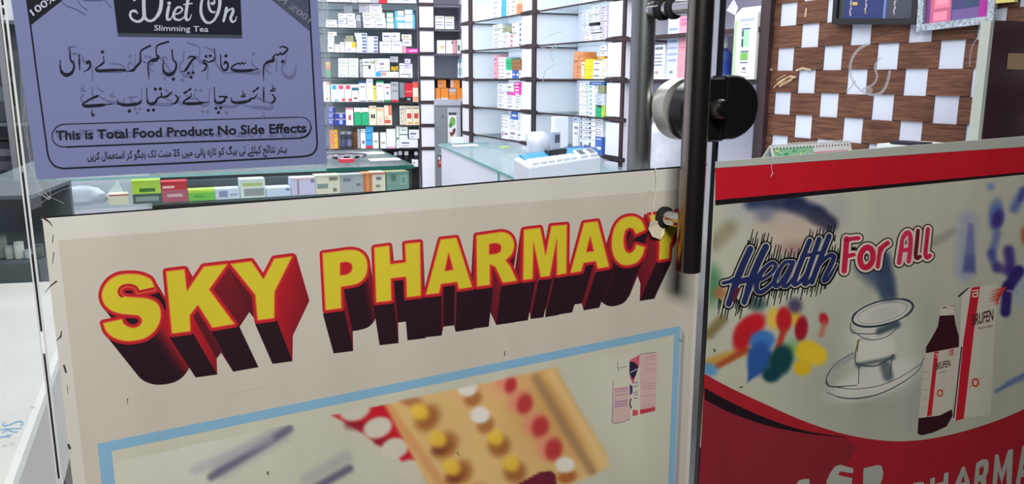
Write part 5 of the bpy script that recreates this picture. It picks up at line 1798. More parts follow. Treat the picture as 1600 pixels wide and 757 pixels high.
ROWS_BACK = [
 (0, 'top back shelf', [(510, -14, 528, 4, 'w'), (528.5, -14, 548, 4, 'b'), (549, -14, 558, 4, 'l'), (559.5, -12, 579, 4.5, 'w'), (580, -14, 591, 4.5, 'g'), (592, -14, 604.5, 4.8, 'r'), (606, -12, 628, 5, 'w'), (628.5, -12, 650, 5.2, 'b')]),
 (1, 'second back shelf', [(509.5, 36.5, 527, 42, 'w'), (509.5, 31, 526, 36.5, 'n'), (528.5, 38, 542, 43, 'w'), (542.5, 38, 556.5, 43, 'w'), (528.5, 29.5, 541.5, 37.6, 'l'), (542.5, 29.5, 556, 37.6, 'w'), (528.5, 21, 541, 29, 'w'), (541.5, 21, 554.5, 29, 'w'),
   (537, 7.5, 551, 20.5, 'G'), (557, 33, 564.5, 43, 'G'), (556.5, 23, 563.5, 32.5, 'g'), (568, 35, 586, 43.4, 'w'), (586.5, 35, 603, 43.4, 'w'), (567, 28, 585, 34.5, 'w'), (585.5, 28, 602.5, 34.5, 'w'), (566.5, 20.3, 582, 27.5, 'c'), (582.5, 20.3, 601, 27.5, 'w'),
   (561, 13, 576.5, 19.8, 'g'), (577, 13, 597, 19.8, 'w'), (561, 6, 576.5, 12.5, 'g'), (577, 6, 596, 12.5, 'w'), (604, 34.3, 615.5, 43.8, 'n', cap((90, 190, 150))), (604.3, 26.8, 615, 33.8, 'n', cap((90, 190, 150))), (604.3, 19.8, 614, 26.2, 'n', cap((90, 190, 150))),
   (616.5, 31.8, 632, 44, 'w', [(0, 0, .3, 1, (90, 180, 230)), (.3, .7, 1, 1, (90, 180, 230))], 'blue edged white'), (632.5, 31.8, 648.5, 44.5, 'w', [(.75, 0, 1, 1, (90, 180, 230)), (0, .7, .7, .8, (60, 150, 210))], 'blue edged white'),
   (616.5, 24.5, 632, 31.2, 'w', [(0, 0, .2, 1, (90, 180, 230)), (.2, .8, 1, 1, (60, 150, 210))], 'blue edged white'), (632.5, 23, 648, 31.2, 'w', [(.8, 0, 1, 1, (90, 180, 230))], 'blue edged white'), (617, 17, 631, 24, 'w', [(0, 0, .3, 1, (90, 180, 230))], 'blue edged white'), (632.5, 15.5, 645.5, 22.5, 'w', [(.85, 0, 1, 1, (90, 180, 230)), (0, 0, 1, .15, (60, 150, 210))], 'blue edged white')]),
 (2, 'third back shelf', [(512, 70, 522, 81.5, 'w'), (512, 56.3, 522.5, 69.7, 'n'), (512, 50, 526, 56, 'c'), (522.8, 69.5, 531, 81.8, 'w'), (531.5, 66, 538.5, 81.8, 'w'), (539, 75, 556.5, 82, 'w'), (539, 65.5, 556, 74.7, 'w', [(.62, .05, 1, .95, (226, 190, 50))], 'white yellow ended'), (537.5, 61, 552.5, 65.3, 'v'), (540.5, 56, 552, 60.7, 'v')]
   + [(557 - (i == 5) * 3 - (i == 4) * 1.5, 77.4 - 5.15 * i, 573.4, 82 - 5.15 * i, 'b', [(.55, .2, .95, .75, (92, 104, 150)), (.05, .4, .5, .6, (190, 196, 214))]) for i in range(6)]
   + [(573.8, 77.4 - 5.15 * i, 590.5, 82 - 5.15 * i, 'b', [(.62, .2, .95, .75, (92, 104, 150)), (.05, .4, .5, .6, (190, 196, 214))]) for i in range(5)]
   + [(593, 65.2, 611.5, 82.2, 'w', [(.18, .6, .85, .82, (186, 190, 200)), (.1, .1, .9, .18, (206, 208, 216))]), (612, 65.2, 628.5, 82.2, 'w', [(.1, .6, .8, .82, (186, 190, 200)), (.1, .1, .9, .18, (206, 208, 216))]), (597.5, 51, 611, 64.8, 'w'), (611.5, 51, 625, 64.8, 'w'),
      (629, 73, 635, 82.3, 'P'), (629, 62, 643, 72.6, 'w'), (627.5, 54, 643, 61.6, 'c'), (635.6, 75.8, 653.5, 82.8, 'p', [(.2, .35, .9, .7, (250, 190, 230))])]),
 (3, 'fourth back shelf', [(509.5, 97, 516.5, 120.6, 'v', [(0, .55, 1, .8, (214, 150, 110)), (0, .8, 1, 1, (220, 190, 150)), (0, 0, 1, .5, (110, 170, 130))], 'green and peach')]
   + [(528.5 + 16 * c, 113.6 - 7.5 * i, 544 + 16 * c, 120.9 - 7.5 * i, 'n', [(.1, .3, .8, .5, (176, 190, 186)), (0, 0, 1, .06, (160, 170, 168))]) for c in range(2) for i in range(4)]
   + [(562, 93, 566.3, 120.8, 'g'), (566.7, 92, 579.6, 120.8, 'w', [(0, .62, 1, .66, (60, 60, 70)), (.3, .74, .7, .95, (200, 204, 212)), (.1, .8, .9, .84, (50, 50, 60)), (.7, .45, .95, .62, (60, 60, 70)), (.2, .1, .25, .6, (190, 200, 196))]), (580, 91.5, 585.6, 120.8, 'n', [(0, .72, 1, .88, (150, 180, 120))]),
      (586, 112.2, 623, 121, 'w', [(.02, .15, .26, .95, (70, 160, 214)), (.28, .3, .36, .9, (226, 120, 100)), (.39, .3, .46, .9, (226, 120, 100)), (.8, .2, .95, .5, (200, 190, 214))], 'long white blue ended'), (586.2, 91.5, 590.6, 111.8, 'w'), (591, 91.5, 609, 111.8, 'w'),
      (610, 102.5, 622.6, 111.8, 'k', [(.1, .2, .3, .9, (214, 176, 50)), (.35, .1, .6, .8, (214, 176, 50)), (.7, .2, .95, .9, (214, 176, 50))], 'black and gold'), (610.5, 97.8, 621, 102.2, 'k'), (609.5, 88.5, 622, 97.4, 'g'),
      (624, 107.4, 644.5, 121.2, 'w', [(.1, .32, .9, .42, (110, 112, 124)), (.2, .6, .8, .66, (180, 182, 190)), (.68, .1, .82, .2, (80, 80, 90))]), (624, 99, 632, 107, 'w'), (632.5, 100, 644.5, 107, 'l'), (632.5, 92, 641.5, 99.5, 'l')]),
 (4, 'fifth back shelf', [(505.5, 128, 515.5, 158.8, 'w', [(.3, .1, .8, .2, (220, 190, 150)), (.6, .85, 1, 1, (226, 170, 150))]), (517, 132, 527.6, 159, 'w', [(.2, .7, .85, .95, (70, 170, 205)), (.5, .02, .95, .15, (110, 180, 220))], 'white blue cornered'),
   (528, 132, 538.4, 159, 'w', [(.15, .72, .85, .95, (214, 86, 110)), (.55, .03, 1, .2, (214, 86, 100))], 'white red leafed'), (538.8, 132, 549, 159, 'w', [(.15, .72, .85, .95, (214, 86, 110)), (.55, .03, 1, .2, (214, 86, 100))], 'white red leafed'), (549.4, 132, 560.3, 159, 'w', [(.05, .65, 1, .82, (50, 110, 140)), (.3, .16, .8, .25, (150, 60, 60))], 'white teal banded'),
   (560.7, 127, 572.3, 159, 'w', [(0, .9, 1, 1, (44, 84, 140)), (.2, .7, .8, .75, (120, 124, 140)), (.1, .02, .9, .06, (40, 80, 130))], 'white blue capped'), (572.7, 123, 583, 159, 'w', [(.1, .02, .9, .06, (40, 80, 130)), (.3, .85, .8, .88, TXT)]), (583.3, 134, 587.8, 158.8, 'y'),
   (588.1, 127, 599.8, 159.2, 'w', [(0, .92, 1, 1, (40, 170, 110)), (.2, .75, .8, .79, (190, 90, 110)), (.1, .02, .9, .06, (40, 80, 130))], 'white green capped'), (600.2, 131, 610.5, 159.2, 'w', [(0, 0, 1, .11, (30, 140, 90)), (.2, .75, .8, .82, (200, 110, 120)), (.35, .4, .7, .55, (130, 130, 150))], 'white green footed'),
   (611, 128, 622.6, 159.2, 'g', [(.1, .8, .9, .9, (140, 144, 152)), (.1, .5, .9, .6, (140, 144, 152)), (0, 0, 1, .1, (210, 50, 70))], 'grey red footed'), (624.3, 129, 632.3, 159.3, 'G', foot((40, 30, 34), .22)), (632.6, 130, 644.5, 159.3, 'r', [(0, 0, 1, .26, (34, 30, 36)), (.1, .5, 1, .6, (236, 110, 120)), (.3, .08, .7, .2, (160, 160, 166))], 'red black based'), (644.9, 128, 653.5, 159.4, 'c', [(0, .7, 1, 1, (226, 96, 84)), (.1, .05, .9, .25, (232, 150, 110))], 'cream red topped')]),
 (5, 'sixth back shelf', [(512, 167.5 + 9.4 * i, 522.6, 176.3 + 9.4 * i, 'N', [(.2, .3, .7, .8, (150, 160, 226)), (0, .9, 1, 1, (200, 200, 220))]) for i in range(3)] + [(525, 176.5 + 9.6 * i, 539.8, 185.5 + 9.8 * i, 'N', [(.35, .2, .7, .8, (160, 190, 240)), (0, .88, 1, 1, (214, 200, 190))]) for i in range(2)]
   + [(540.3, 169, 552, 195.6, 'w', [(0, .9, 1, 1, (236, 140, 180)), (.35, .3, .7, .6, (190, 90, 100))], 'white pink topped'), (553.5, 168.5, 564.8, 195.8, 't', [(0, .72, 1, 1, (232, 246, 240)), (.1, .72, .9, .76, (20, 110, 90))], 'green white topped'), (565.3, 168.5, 576.2, 195.8, 't', [(0, .72, 1, 1, (232, 246, 240)), (.1, .72, .9, .76, (20, 110, 90))], 'green white topped'),
      (576.6, 165.5, 588.3, 195.8, 'c', [(.25, .36, .48, .56, (50, 30, 60)), (.56, .36, .8, .56, (50, 30, 60)), (0, .85, 1, .97, (224, 196, 160))], 'cream dark spotted'), (588.8, 168, 599.8, 195.8, 'c', [(.1, .8, .9, .92, (226, 180, 130)), (.3, .1, .6, .4, (236, 190, 190))]), (600.3, 165, 612.4, 195.6, 'c', [(.55, .5, 1, 1, (236, 130, 100)), (.05, .1, .8, .26, (216, 90, 70)), (.1, .3, .5, .45, (230, 190, 150))], 'cream red figured'),
      (624.6, 165.5, 627.6, 195.4, 'c'), (627.9, 165.5, 630.7, 195.4, 'c'), (631, 165.5, 633.7, 195.4, 'c'), (634, 166, 644.4, 195.9, 'c', [(.2, .35, .85, .62, (196, 70, 70)), (.1, .85, .9, .93, (150, 140, 110)), (.3, .05, .9, .15, (220, 170, 90))], 'cream red stomach'), (644.8, 166, 655.3, 195.9, 'c', [(.2, .35, .85, .62, (196, 70, 70)), (.1, .85, .9, .93, (150, 140, 110)), (.3, .05, .9, .15, (220, 170, 90))], 'cream red stomach')]),
 (6, 'seventh back shelf', [(515.5, 203.5, 521.2, 232.6, 'O', [(.1, .3, .9, .8, (244, 130, 90))]), (521.5, 203.5, 528, 232.6, 'Y'), (558.5, 202, 562.8, 231.8, 'g'), (563.5, 207.6, 571.2, 232, 'w', [(.3, .3, .8, .5, (110, 120, 150))]), (563.5, 202, 571, 207.2, 'n'), (571.6, 208.4, 581.6, 232, 'B', [(0, 0, 1, .2, (200, 60, 90)), (.1, .5, .9, .6, (60, 130, 190))], 'sky blue red footed'), (571.3, 198, 583, 208, 'B'),
   (582.2, 207.5, 591.6, 232, 'w', [(.2, .4, .8, .5, (150, 150, 120))]), (594, 207.5, 603.6, 231.8, 'w', [(.2, .3, .8, .42, (190, 170, 90))]), (604, 202, 618, 231.8, 'w', [(0, 0, 1, .1, (236, 180, 220))]), (619, 198, 623.6, 231.8, 'n', [(.2, .4, .8, .5, (40, 80, 60))]), (624, 218, 653, 231.8, 'w'), (624, 198.5, 637, 217.5, 'n', [(0, .35, 1, .42, (60, 80, 90)), (.2, .7, .8, .78, (150, 180, 170))]), (639, 203, 655, 217.5, 'w')]),
]
for si, where, lst in ROWS_BACK:
    place_boxes(BACK, lst, BZ[si], where, 'cartons on the ' + where)

ROWS_NOOK = [
 (1, 'narrow bay second shelf', [(680, 25, 694, 43, 'w', [(.1, .8, .9, .95, (190, 200, 170)), (.1, .5, .8, .56, TXT), (.1, .3, .8, .36, TXT)]), (695, 26, 709.5, 43, 'w', [(.1, .8, .9, .95, (190, 200, 170)), (.1, .5, .8, .56, TXT), (.1, .3, .8, .36, TXT)])]),
 (2, 'narrow bay third shelf', [(683, 63, 696, 82, 'w', [(.4, .35, .85, .6, (222, 208, 150))]), (697, 63, 707.6, 82, 'w', [(.8, .75, 1, .9, (50, 50, 80))]), (708, 63, 713.6, 82, 'P'), (714.2, 62, 721, 82, 'n', [(.2, .2, .6, .6, (60, 90, 80))])]),
 (4, 'narrow bay fifth shelf', [(680.6, 138, 688.2, 159.4, 'o', foot((210, 190, 180), .25)), (688.8, 138, 700.8, 159.4, 'o', foot((216, 206, 206), .3)), (701.6, 138.6, 712.8, 159.8, 'o', [(0, .75, 1, 1, (190, 190, 200)), (0, .55, 1, .65, (214, 170, 130))]), (713.4, 138, 722.4, 159.8, 'o', [(.3, 0, 1, .25, (190, 190, 190))]), (684, 125, 697, 137.6, 'o'), (704, 125, 718.6, 137.6, 'o', [(0, .1, .3, 1, (214, 190, 180))])]),
]
for si, where, lst in ROWS_NOOK:
    place_boxes(BACK, lst, BZ[si] + 0.0, where, 'cartons on the ' + where)


def grid(x0, y0, x1, y1, nx, ny, code, marks=None, desc=None, slope=0.0):
    out = []
    w, h = (x1 - x0) / nx, (y1 - y0) / ny
    for i in range(nx):
        for j in range(ny):
            xa = x0 + i * w
            dy = slope * (xa + w / 2 - (x0 + x1) / 2)
            out.append((xa + 0.15, y0 + j * h + 0.3 + dy, xa + w - 0.15, y0 + (j + 1) * h + dy, code, marks, desc))
    return out


REDDOT = [(.1, .3, .25, .7, (190, 80, 90)), (.4, .4, .8, .6, TXT)]
MID = [
 (2, 'middle bay top shelf', grid(769.5, -8, 783, 32, 1, 5, 'w') + grid(783.6, -4, 790.4, 31, 1, 3, 'B') + grid(791, -6, 799, 28, 1, 3, 'w') + grid(799.4, -4, 807, 26, 1, 2, 'c') + grid(807.6, 6, 814.6, 23, 1, 3, 'O')),
 (1, 'middle bay second shelf', grid(770, 38, 784.6, 77.5, 1, 6, 'n') + grid(785, 56, 795.8, 76.5, 1, 3, 'w') + [(785.5, 43, 799.5, 50.5, 'v'), (786, 50.8, 795.8, 55.8, 'w')] + grid(796.2, 52, 806, 75.5, 1, 3, 'w', [(.1, .2, .5, .8, (214, 110, 150))], 'white pink marked') + [(800, 36, 806.5, 51.6, 'w')] + grid(806.4, 34, 814.6, 74.5, 1, 5, 'w', [(.6, .2, .9, .8, (90, 100, 130))])),
 (0, 'middle bay third shelf', [(771.5, 86, 777.4, 122, 'P')] + grid(778, 89, 789.8, 122.3, 1, 6, 'w', REDDOT, 'white red dotted') + [(790.3, 110, 800, 122.5, 'w')] + grid(790.3, 92, 799.2, 109.5, 1, 3, 't') + grid(799.6, 93, 814, 109.5, 1, 3, 'm') + grid(800.4, 110, 810.4, 122.4, 2, 1, 'u') + [(810.8, 110, 815, 122.4, 'w')]),
 (-1, 'middle bay fourth shelf', grid(777, 131, 791, 166, 1, 6, 'w') + grid(791.6, 149, 805, 167, 1, 4, 'w') + [(791.6, 144.4, 803, 148.7, 'p'), (791.6, 130.5, 801.6, 144.1, 'w')] + grid(805.4, 148.6, 814.8, 168, 1, 4, 'n') + grid(803.4, 128, 814.8, 148.3, 1, 4, 'p', [(.1, .2, .6, .6, (246, 226, 240))], 'magenta and white')),
 (-2, 'middle bay fifth shelf', grid(783.6, 180, 795.6, 206, 1, 5, 'w', REDDOT, 'white red dotted') + grid(796.2, 187, 808.4, 208, 1, 3, 'w') + [(798, 174, 808, 186.6, 'u')] + grid(809, 176, 815, 211, 1, 5, 'w')),
]
NEAR = [
 (2, 'near bay top shelf', grid(905, -14, 914, 6, 1, 3, 'n') + grid(914.5, -14, 936, 3, 2, 2, 'w')),
 (1, 'near bay second shelf', grid(913.5, 51.5, 922.6, 65.5, 1, 2, 'w', REDDOT, 'white red dotted') + grid(910.4, 15, 919.6, 51, 1, 6, 'b') + [(923, 58.6, 936.8, 64.5, 'w'), (923, 52.5, 939.3, 58.2, 'w'), (920, 46.5, 936, 52.1, 'w'), (920, 40.6, 936, 46.2, 'b'), (920.5, 35.5, 933.4, 40.3, 'k')] + grid(920.4, 9, 936.4, 35.2, 2, 4, 'n') + [(937.2, 58.6, 948, 63, 'w')] + grid(939.8, 42, 948, 58.2, 1, 2, 'l') + grid(937, 8, 948, 41.6, 1, 4, 'l')),
 (0, 'near bay third shelf', grid(894.8, 95, 901, 122.8, 1, 3, 'O') + grid(901.4, 95, 907.6, 122.8, 1, 3, 'O') + grid(896, 81, 910.6, 94.6, 2, 2, 'O') + [(908.2, 96, 912.6, 122.8, 'c')] + grid(913.4, 92.4, 925.6, 122.8, 1, 4, 'y', [(.4, .4, .9, .6, (200, 180, 40))]) + grid(926.2, 94.5, 938.8, 122.8, 1, 3, 'w', [(.1, .4, .8, .62, (130, 130, 140))]) + grid(939.4, 91.5, 947.6, 122.8, 1, 4, 'w', [(.2, .2, .7, .8, (222, 210, 160))]) + [(933.5, 89.8, 944, 91.2, 'Y')] + grid(938, 70, 948, 89.4, 1, 2, 'w')),
 (-1, 'near bay fourth shelf', grid(904.8, 129, 914.8, 178, 1, 7, 'w', [(.3, .3, .8, .45, (200, 190, 140)), (0, 0, 1, .07, (130, 134, 140))]) + grid(915.2, 129, 920.6, 178.5, 1, 7, 'n') + grid(921.2, 133, 929.6, 180, 1, 7, 'w', [(.1, .3, .4, .8, (80, 180, 170))], 'white teal marked') + [(921.2, 127.6, 943.6, 132.7, 'u')] + grid(930.2, 168.5, 938.8, 180.4, 1, 2, 't') + [(939.2, 164.8, 944.2, 180.6, 'e')] + grid(930.2, 146, 944, 164.4, 1, 3, 'b') + [(934, 133.4, 944, 145.6, 'v'), (930.2, 133.4, 933.6, 145.6, 'w')]),
 (-2, 'near bay lowest shelf', [(895, 191.5, 905.2, 222, 'w'), (895, 183.5, 905, 191, 'b')] + grid(905.8, 182.5, 929.8, 225, 1, 6, 'w', [(.05, .3, .14, .75, (90, 80, 90)), (.3, .4, .6, .6, TXT), (.62, .3, .74, .8, (80, 90, 110)), (0, 0, 1, .08, (120, 110, 120))], 'long white dark printed', 0.09) + grid(930.2, 185, 941, 213.4, 1, 4, 'w', [(.1, .3, .25, .75, (190, 80, 90)), (.4, .4, .8, .6, TXT), (0, 0, 1, .08, (120, 110, 120))]) + grid(930.4, 213.8, 940.8, 228, 1, 2, 'u')),
]
SZK = {k: 1.353 + 0.2115 * k for k in range(-5, 5)}
for k, where, lst in MID + NEAR:
    place_boxes(SIDE, lst, SZK[k - 0] if False else SZK[{2: 2, 1: 1, 0: 0, -1: -1, -2: -2}[k]], where, 'cartons on the ' + where, off=-0.012)

# ================================================================== JARS, BOTTLES AND LOOSE THINGS ON THE SHELVES
def bottle(P, x0, x1, ytop, z0, off, name, label, cat, body, capc, lab=None, group=None, neck=0.45, capf=0.16):
    xm = (x0 + x1) / 2
    t0, t1 = P.tz(x0, 150, off)[0], P.tz(x1, 150, off)[0]
    r = abs(t1 - t0) / 2
    tm = (t0 + t1) / 2
    z1 = P.tz(xm, ytop, off)[1]
    h = max(z1 - z0, 0.03)
    base = P.pt(tm, z0 + 0.0005, off - r)
    mb = MB()
    hb = h * (1 - capf)
    prof = [(0.0, 0.0), (r * 0.92, 0.0), (r, hb * 0.04), (r, hb * 0.74), (r * 0.9, hb * 0.84), (r * neck, hb * 0.95), (r * neck, hb), (0, hb)]
    cl = [body] * 7
    if lab:
        prof = [(0.0, 0.0), (r * 0.92, 0.0), (r, hb * 0.04), (r, hb * 0.15), (r * 1.01, hb * 0.15), (r * 1.01, hb * 0.62), (r, hb * 0.62), (r, hb * 0.74), (r * 0.9, hb * 0.84), (r * neck, hb * 0.95), (r * neck, hb), (0, hb)]
        cl = [body, body, body, lab, lab, lab, body, body, body, body, body]
    t = thing(name, base, label, cat, group)
    mb.lathe(base, prof, 18, cols=cl)
    mb.build('body', M['ink'], t, smooth=True)
    mb = MB()
    rc = r * neck * 1.18
    mb.lathe(base, [(0, hb - h * 0.02), (rc, hb - h * 0.02), (rc, h * 0.985), (rc * 0.9, h), (0, h)], 18, col=capc)
    mb.build('cap', M['ink'], t, smooth=True)
    return t


bottle(BACK, 529, 538, 206, BZ[6], -0.02, 'medicine_jar', 'dark jar with pale lid beside the amber carton, seventh back shelf', 'jar', (60, 64, 84), (150, 156, 164), (86, 90, 120), neck=0.86, capf=0.14)
bottle(BACK, 538.6, 547.6, 206, BZ[6], -0.02, 'medicine_jar', 'dark jar with pale lid standing next to the brown bottle', 'jar', (60, 64, 84), (150, 156, 164), (110, 114, 150), neck=0.86, capf=0.14)
bottle(BACK, 548, 558, 200, BZ[6], -0.02, 'syrup_bottle', 'brown glass syrup bottle beside the dark jars on the seventh back shelf', 'bottle', (96, 66, 32), (70, 50, 26), neck=0.6)
for i, (a, b, y, w) in enumerate(((715.4, 719, 92, 'nearer the column'), (719.4, 723, 92.5, 'nearest the rack corner'))):
    bottle(BACK, a, b, y, BZ[3], -0.02, 'pill_bottle', f'slim white pill bottle in the narrow back bay, {w}', 'bottle', (224, 230, 236), (120, 170, 190), (170, 196, 206))
# dark cupboard under the back shelves: bottles with white caps
zc = BACK.tz(620, 262)[1]
mb = MB()
mb.slab(BACK, BACK.tz(560, 240)[0], bt1 - 0.035, zc - 0.012, zc, -0.29, 0.0)
mb.build('shelf', M['black'], rack)
for i, (a, b, y, w) in enumerate(((613, 619, 238, 'first'), (619.5, 627, 236.5, 'second'), (629, 637, 237, 'third'), (645, 652, 237.5, 'fourth'))):
    bottle(BACK, a, b, y, zc, -0.04, 'syrup_bottle', f'dark bottle with white cap, {w} from the left in the dark lower compartment', 'bottle', (34, 36, 48), (214, 218, 226), None, 'bottles in the dark lower compartment', neck=0.75, capf=0.22)
place_boxes(BACK, [(643.5, 250, 653.5, 262, 'w')], zc, 'dark lower compartment', 'cartons in the dark lower compartment', off=-0.02)

# nearest bay of the side rack, behind the handle
z0 = SZK[0]
place_boxes(SIDE, [(1020.6, 70, 1038.2, 121.6, 'w', [(.15, .86, .85, .93, (120, 126, 140)), (.15, .7, .8, .73, TXT), (.15, .6, .8, .63, TXT), (.15, .5, .8, .53, TXT), (.15, .4, .8, .43, TXT), (.2, .16, .5, .24, (190, 150, 150))], 'small white'),
                   (1042.5, 28, 1059.5, 121.6, 'b', [(.1, .8, .9, .83, (130, 160, 200)), (.1, .7, .9, .73, (130, 160, 200)), (.1, .6, .9, .64, (130, 160, 200)), (.1, .5, .9, .53, (170, 180, 210)), (.1, .4, .9, .43, (170, 180, 210)), (.1, .3, .9, .33, (170, 180, 210)), (.3, .1, .6, .14, (150, 150, 170))], 'tall white printed'),
                   (1060, 25, 1080, 121.6, 'P', [(.0, .5, 1, .51, (214, 110, 130)), (.1, .86, .8, .9, (214, 120, 160)), (.1, .93, .9, .96, (190, 120, 170))], 'tall pink')], z0, 'behind the door handle', 'cartons behind the door handle', off=-0.02)
bottle(SIDE, 1036, 1050, 32, z0, -0.075, 'spray_bottle', 'white bottle with round blue cap half hidden behind the cartons by the handle', 'bottle', (226, 232, 242), (30, 80, 180), neck=0.9, capf=0.3)
bottle(SIDE, 1109, 1125, 58, z0, -0.03, 'spray_bottle', 'clear bottle of blue liquid between the handle and the white carton', 'bottle', (60, 80, 150), (190, 196, 206), (40, 60, 140), neck=0.4, capf=0.24)

# tall white carton with a folded-back flap
ct = thing('medicine_carton', SIDE.at(1155, 118, -0.03), 'tall white carton with green side stripe and open flap beside the woven wall', 'box')
P0 = SIDE
tq = [P0.tz(x, 70, 0.01)[0] for x in (1133, 1150, 1183)]
zt_, zb_ = P0.tz(1165, 22, 0.01)[1], z0 + 0.001
mb = MB()
front = P0.tz(1146, 70, 0.01)[0]
far_ = front + 0.10
nearr = P0.tz(1181, 70, 0.01)[0]
corn = [P0.pt(nearr, 0, 0.01), P0.pt(front, 0, 0.01), P0.pt(front + 0.012, 0, -0.10), P0.pt(nearr, 0, -0.10)]
ring0 = [Vector((p.x, p.y, zb_)) for p in corn]
ring1 = [Vector((p.x, p.y, zt_)) for p in corn]
mb.hexa(ring0 + ring1, (236, 240, 238))
mb.build('body', M['ink'], ct)
mb = MB()
apex0 = P0.pt(nearr + 0.012, zt_ + 0.03, -0.02)
apex1 = P0.pt(front - 0.006, zt_ + 0.03, -0.02)
mb.face([ring1[0], ring1[1], apex1, apex0], (232, 234, 236))
mb.face([ring1[1], P0.pt(front + 0.03, zt_ + 0.02, 0.035), P0.pt(front - 0.01, zt_ + 0.065, 0.03), P0.pt(front - 0.008, zt_ + 0.03, 0.004)], (240, 242, 244))
mb.face([ring1[0] + Vector((0, 0, 0)), apex0, P0.pt(nearr, zt_ + 0.012, -0.06)], (226, 228, 230))
mb.build('flap', M['ink'], ct)
mb = MB()
flat(mb, P0, [(1150, 30), (1148, 108), (1142, 112), (1140, 112), (1144, 60)], (190, 222, 160), 0.0112) if False else None
def onfront(u0, v0, u1, v1, c, o=0.0106):
    a, b = front + (nearr - front) * u0, front + (nearr - front) * u1
    za, zb2 = zb_ + (zt_ - zb_) * v0, zb_ + (zt_ - zb_) * v1
    mb.face([P0.pt(a, za, o), P0.pt(b, za, o), P0.pt(b, zb2, o), P0.pt(a, zb2, o)], c)
onfront(0.02, 0, 0.12, 0.92, (176, 220, 150)); onfront(0.0, 0, 0.04, 1, (226, 232, 226))
onfront(0.25, .89, .85, .93, (176, 186, 196)); onfront(.4, .83, .65, .855, (190, 196, 206))
onfront(.34, .765, .72, .785, (70, 90, 120)); onfront(.34, .50, .68, .755, (170, 214, 186)); onfront(.36, .50, .44, .755, (60, 90, 96), 0.0109)
onfront(.36, .62, .44, .66, (180, 214, 196), 0.0112)
onfront(.34, .42, .70, .44, (70, 90, 120)); onfront(.34, .295, .68, .412, (120, 186, 96)); onfront(.34, .25, .68, .265, (60, 70, 110))
onfront(.46, .145, .6, .19, (110, 120, 130)); onfront(.45, .10, .52, .12, (120, 126, 136)); onfront(.57, .10, .64, .12, (120, 126, 136)); onfront(.35, .03, .8, .04, (150, 156, 160))
mb.build('printed_face', M['ink'], ct)
# dark upright at the end of the rack, beside the woven wall
mb = MB()
mb.slab(SIDE, t_end - 0.075, t_end - 0.032, 0.0, 2.6, -0.012, 0.02)
mb.build('end_post', M['darkwood'], srack)


# white carrier bag hanging by the near bay
def lump(name, pts, mat, label, cat, seg=20, amp=0.006, seed=1):
    """A soft bag: elliptical sections (centre, half width along a, half depth along b) with crumples."""
    rr = random.Random(seed)
    mb = MB()
    rings = []
    for (c, a, b) in pts:
        ring = []
        for k in range(seg):
            th = 2 * math.pi * k / seg
            w = 1 + amp * 12 * math.sin(3 * th + c.z * 60) * 0.4 + (rr.random() - 0.5) * amp * 8
            ring.append(c + a * math.cos(th) * w + b * math.sin(th) * w)
        rings.append(ring)
    for r0, r1 in zip(rings, rings[1:]):
        for k in range(seg):
            mb.face([r0[k], r0[(k + 1) % seg], r1[(k + 1) % seg], r1[k]])
    mb.face(list(reversed(rings[0]))); mb.face(rings[-1])
    return tag(mb.build(name, mat, smooth=True), label, cat)


c0 = SIDE.at(1040, 262, 0.06)
bag = []
for x, y, hw, hd in ((1040, 264, 22, .05), (1040, 262, 26, .065), (1039, 252, 25, .07), (1039, 230, 23, .06), (1037, 210, 20, .05), (1036, 197, 15, .035), (1034, 189, 8, .02), (1034, 182, 4, .008)):
    c = SIDE.at(x, y, 0.09)
    sc = (SIDE.at(x + hw, y, 0.09) - c)
    view = Vector((c.y, -c.x, 0)).normalized()
    pxm = (c - EYE).length / F
    bag.append((c, view * hw * pxm, SIDE.n * hd))
lump('carrier_bag', bag, M['plastic'], 'white plastic carrier bag hanging behind the door handle', 'bag', 22, 0.01, 3)
# its hook
hk = thing('wall_hook', SIDE.at(1034, 184, 0.02), 'small steel hook carrying the white plastic bag behind the handle', 'hook')
mb = MB()
p = SIDE.at(1034, 182, 0.09)
q0 = p - SIDE.n * 0.092
mb.tube([q0 + UP * 0.004, p + UP * 0.002, p + SIDE.n * 0.004 + UP * 0.012], 0.002, 8)
mb.build('rod', M['steel'], hk)

# ================================================================== STEEL CABINET IN THE BACK CORNER
cb = thing('steel_cabinet', BACK.pt(BACK.tz(700, 200)[0], 0, 0.05), 'tall grey steel cabinet with plant picture in the back corner', 'cabinet')
ca, cz_ = BACK.tz(679.2, 200, 0.06)[0], BACK.tz(720.6, 200, 0.06)[0]
ztp = BACK.tz(700, 165, 0.06)[1]
mb = MB()
mb.slab(BACK, ca, cz_, 0.02, ztp, -0.33, 0.04)
mb.build('body', principled('grey_cabinet_steel', (150, 154, 162), 0.35, 0.6), cb)
mb = MB()
mb.slab(BACK, ca - 0.001, cz_ + 0.002, ztp, ztp + 0.05, -0.33, 0.06)
mb.build('top', principled('pale_cabinet_top', (176, 180, 190), 0.4), cb)
mb = MB()
dsp = BACK.tz(699, 200, 0.06)[0]
mb.slab(BACK, ca + 0.005, dsp - 0.004, 0.06, ztp - 0.02, 0.04, 0.055)
mb.build('door', principled('cabinet_door_steel', (168, 172, 178), 0.25, 0.8), cb)
mb = MB()
mb.slab(BACK, dsp, cz_ - 0.005, 0.06, ztp - 0.02, 0.04, 0.055)
dr2 = mb.build('door', principled('cabinet_door_pale', (188, 192, 202), 0.4, 0.2), cb)
mb = MB()
def onback(px, c, o=0.0565):
    flat(mb, BACK, px, c, o)
onback([(700.5, 175), (713.5, 175), (713.5, 222), (700.5, 222)], (230, 234, 232))
onback([(700.8, 175.5), (713.2, 175.5), (713.2, 180), (700.8, 180)], (70, 80, 88), 0.0570)
onback(disc(707, 190, 4.6, 12, 7), (120, 176, 90), 0.0570)
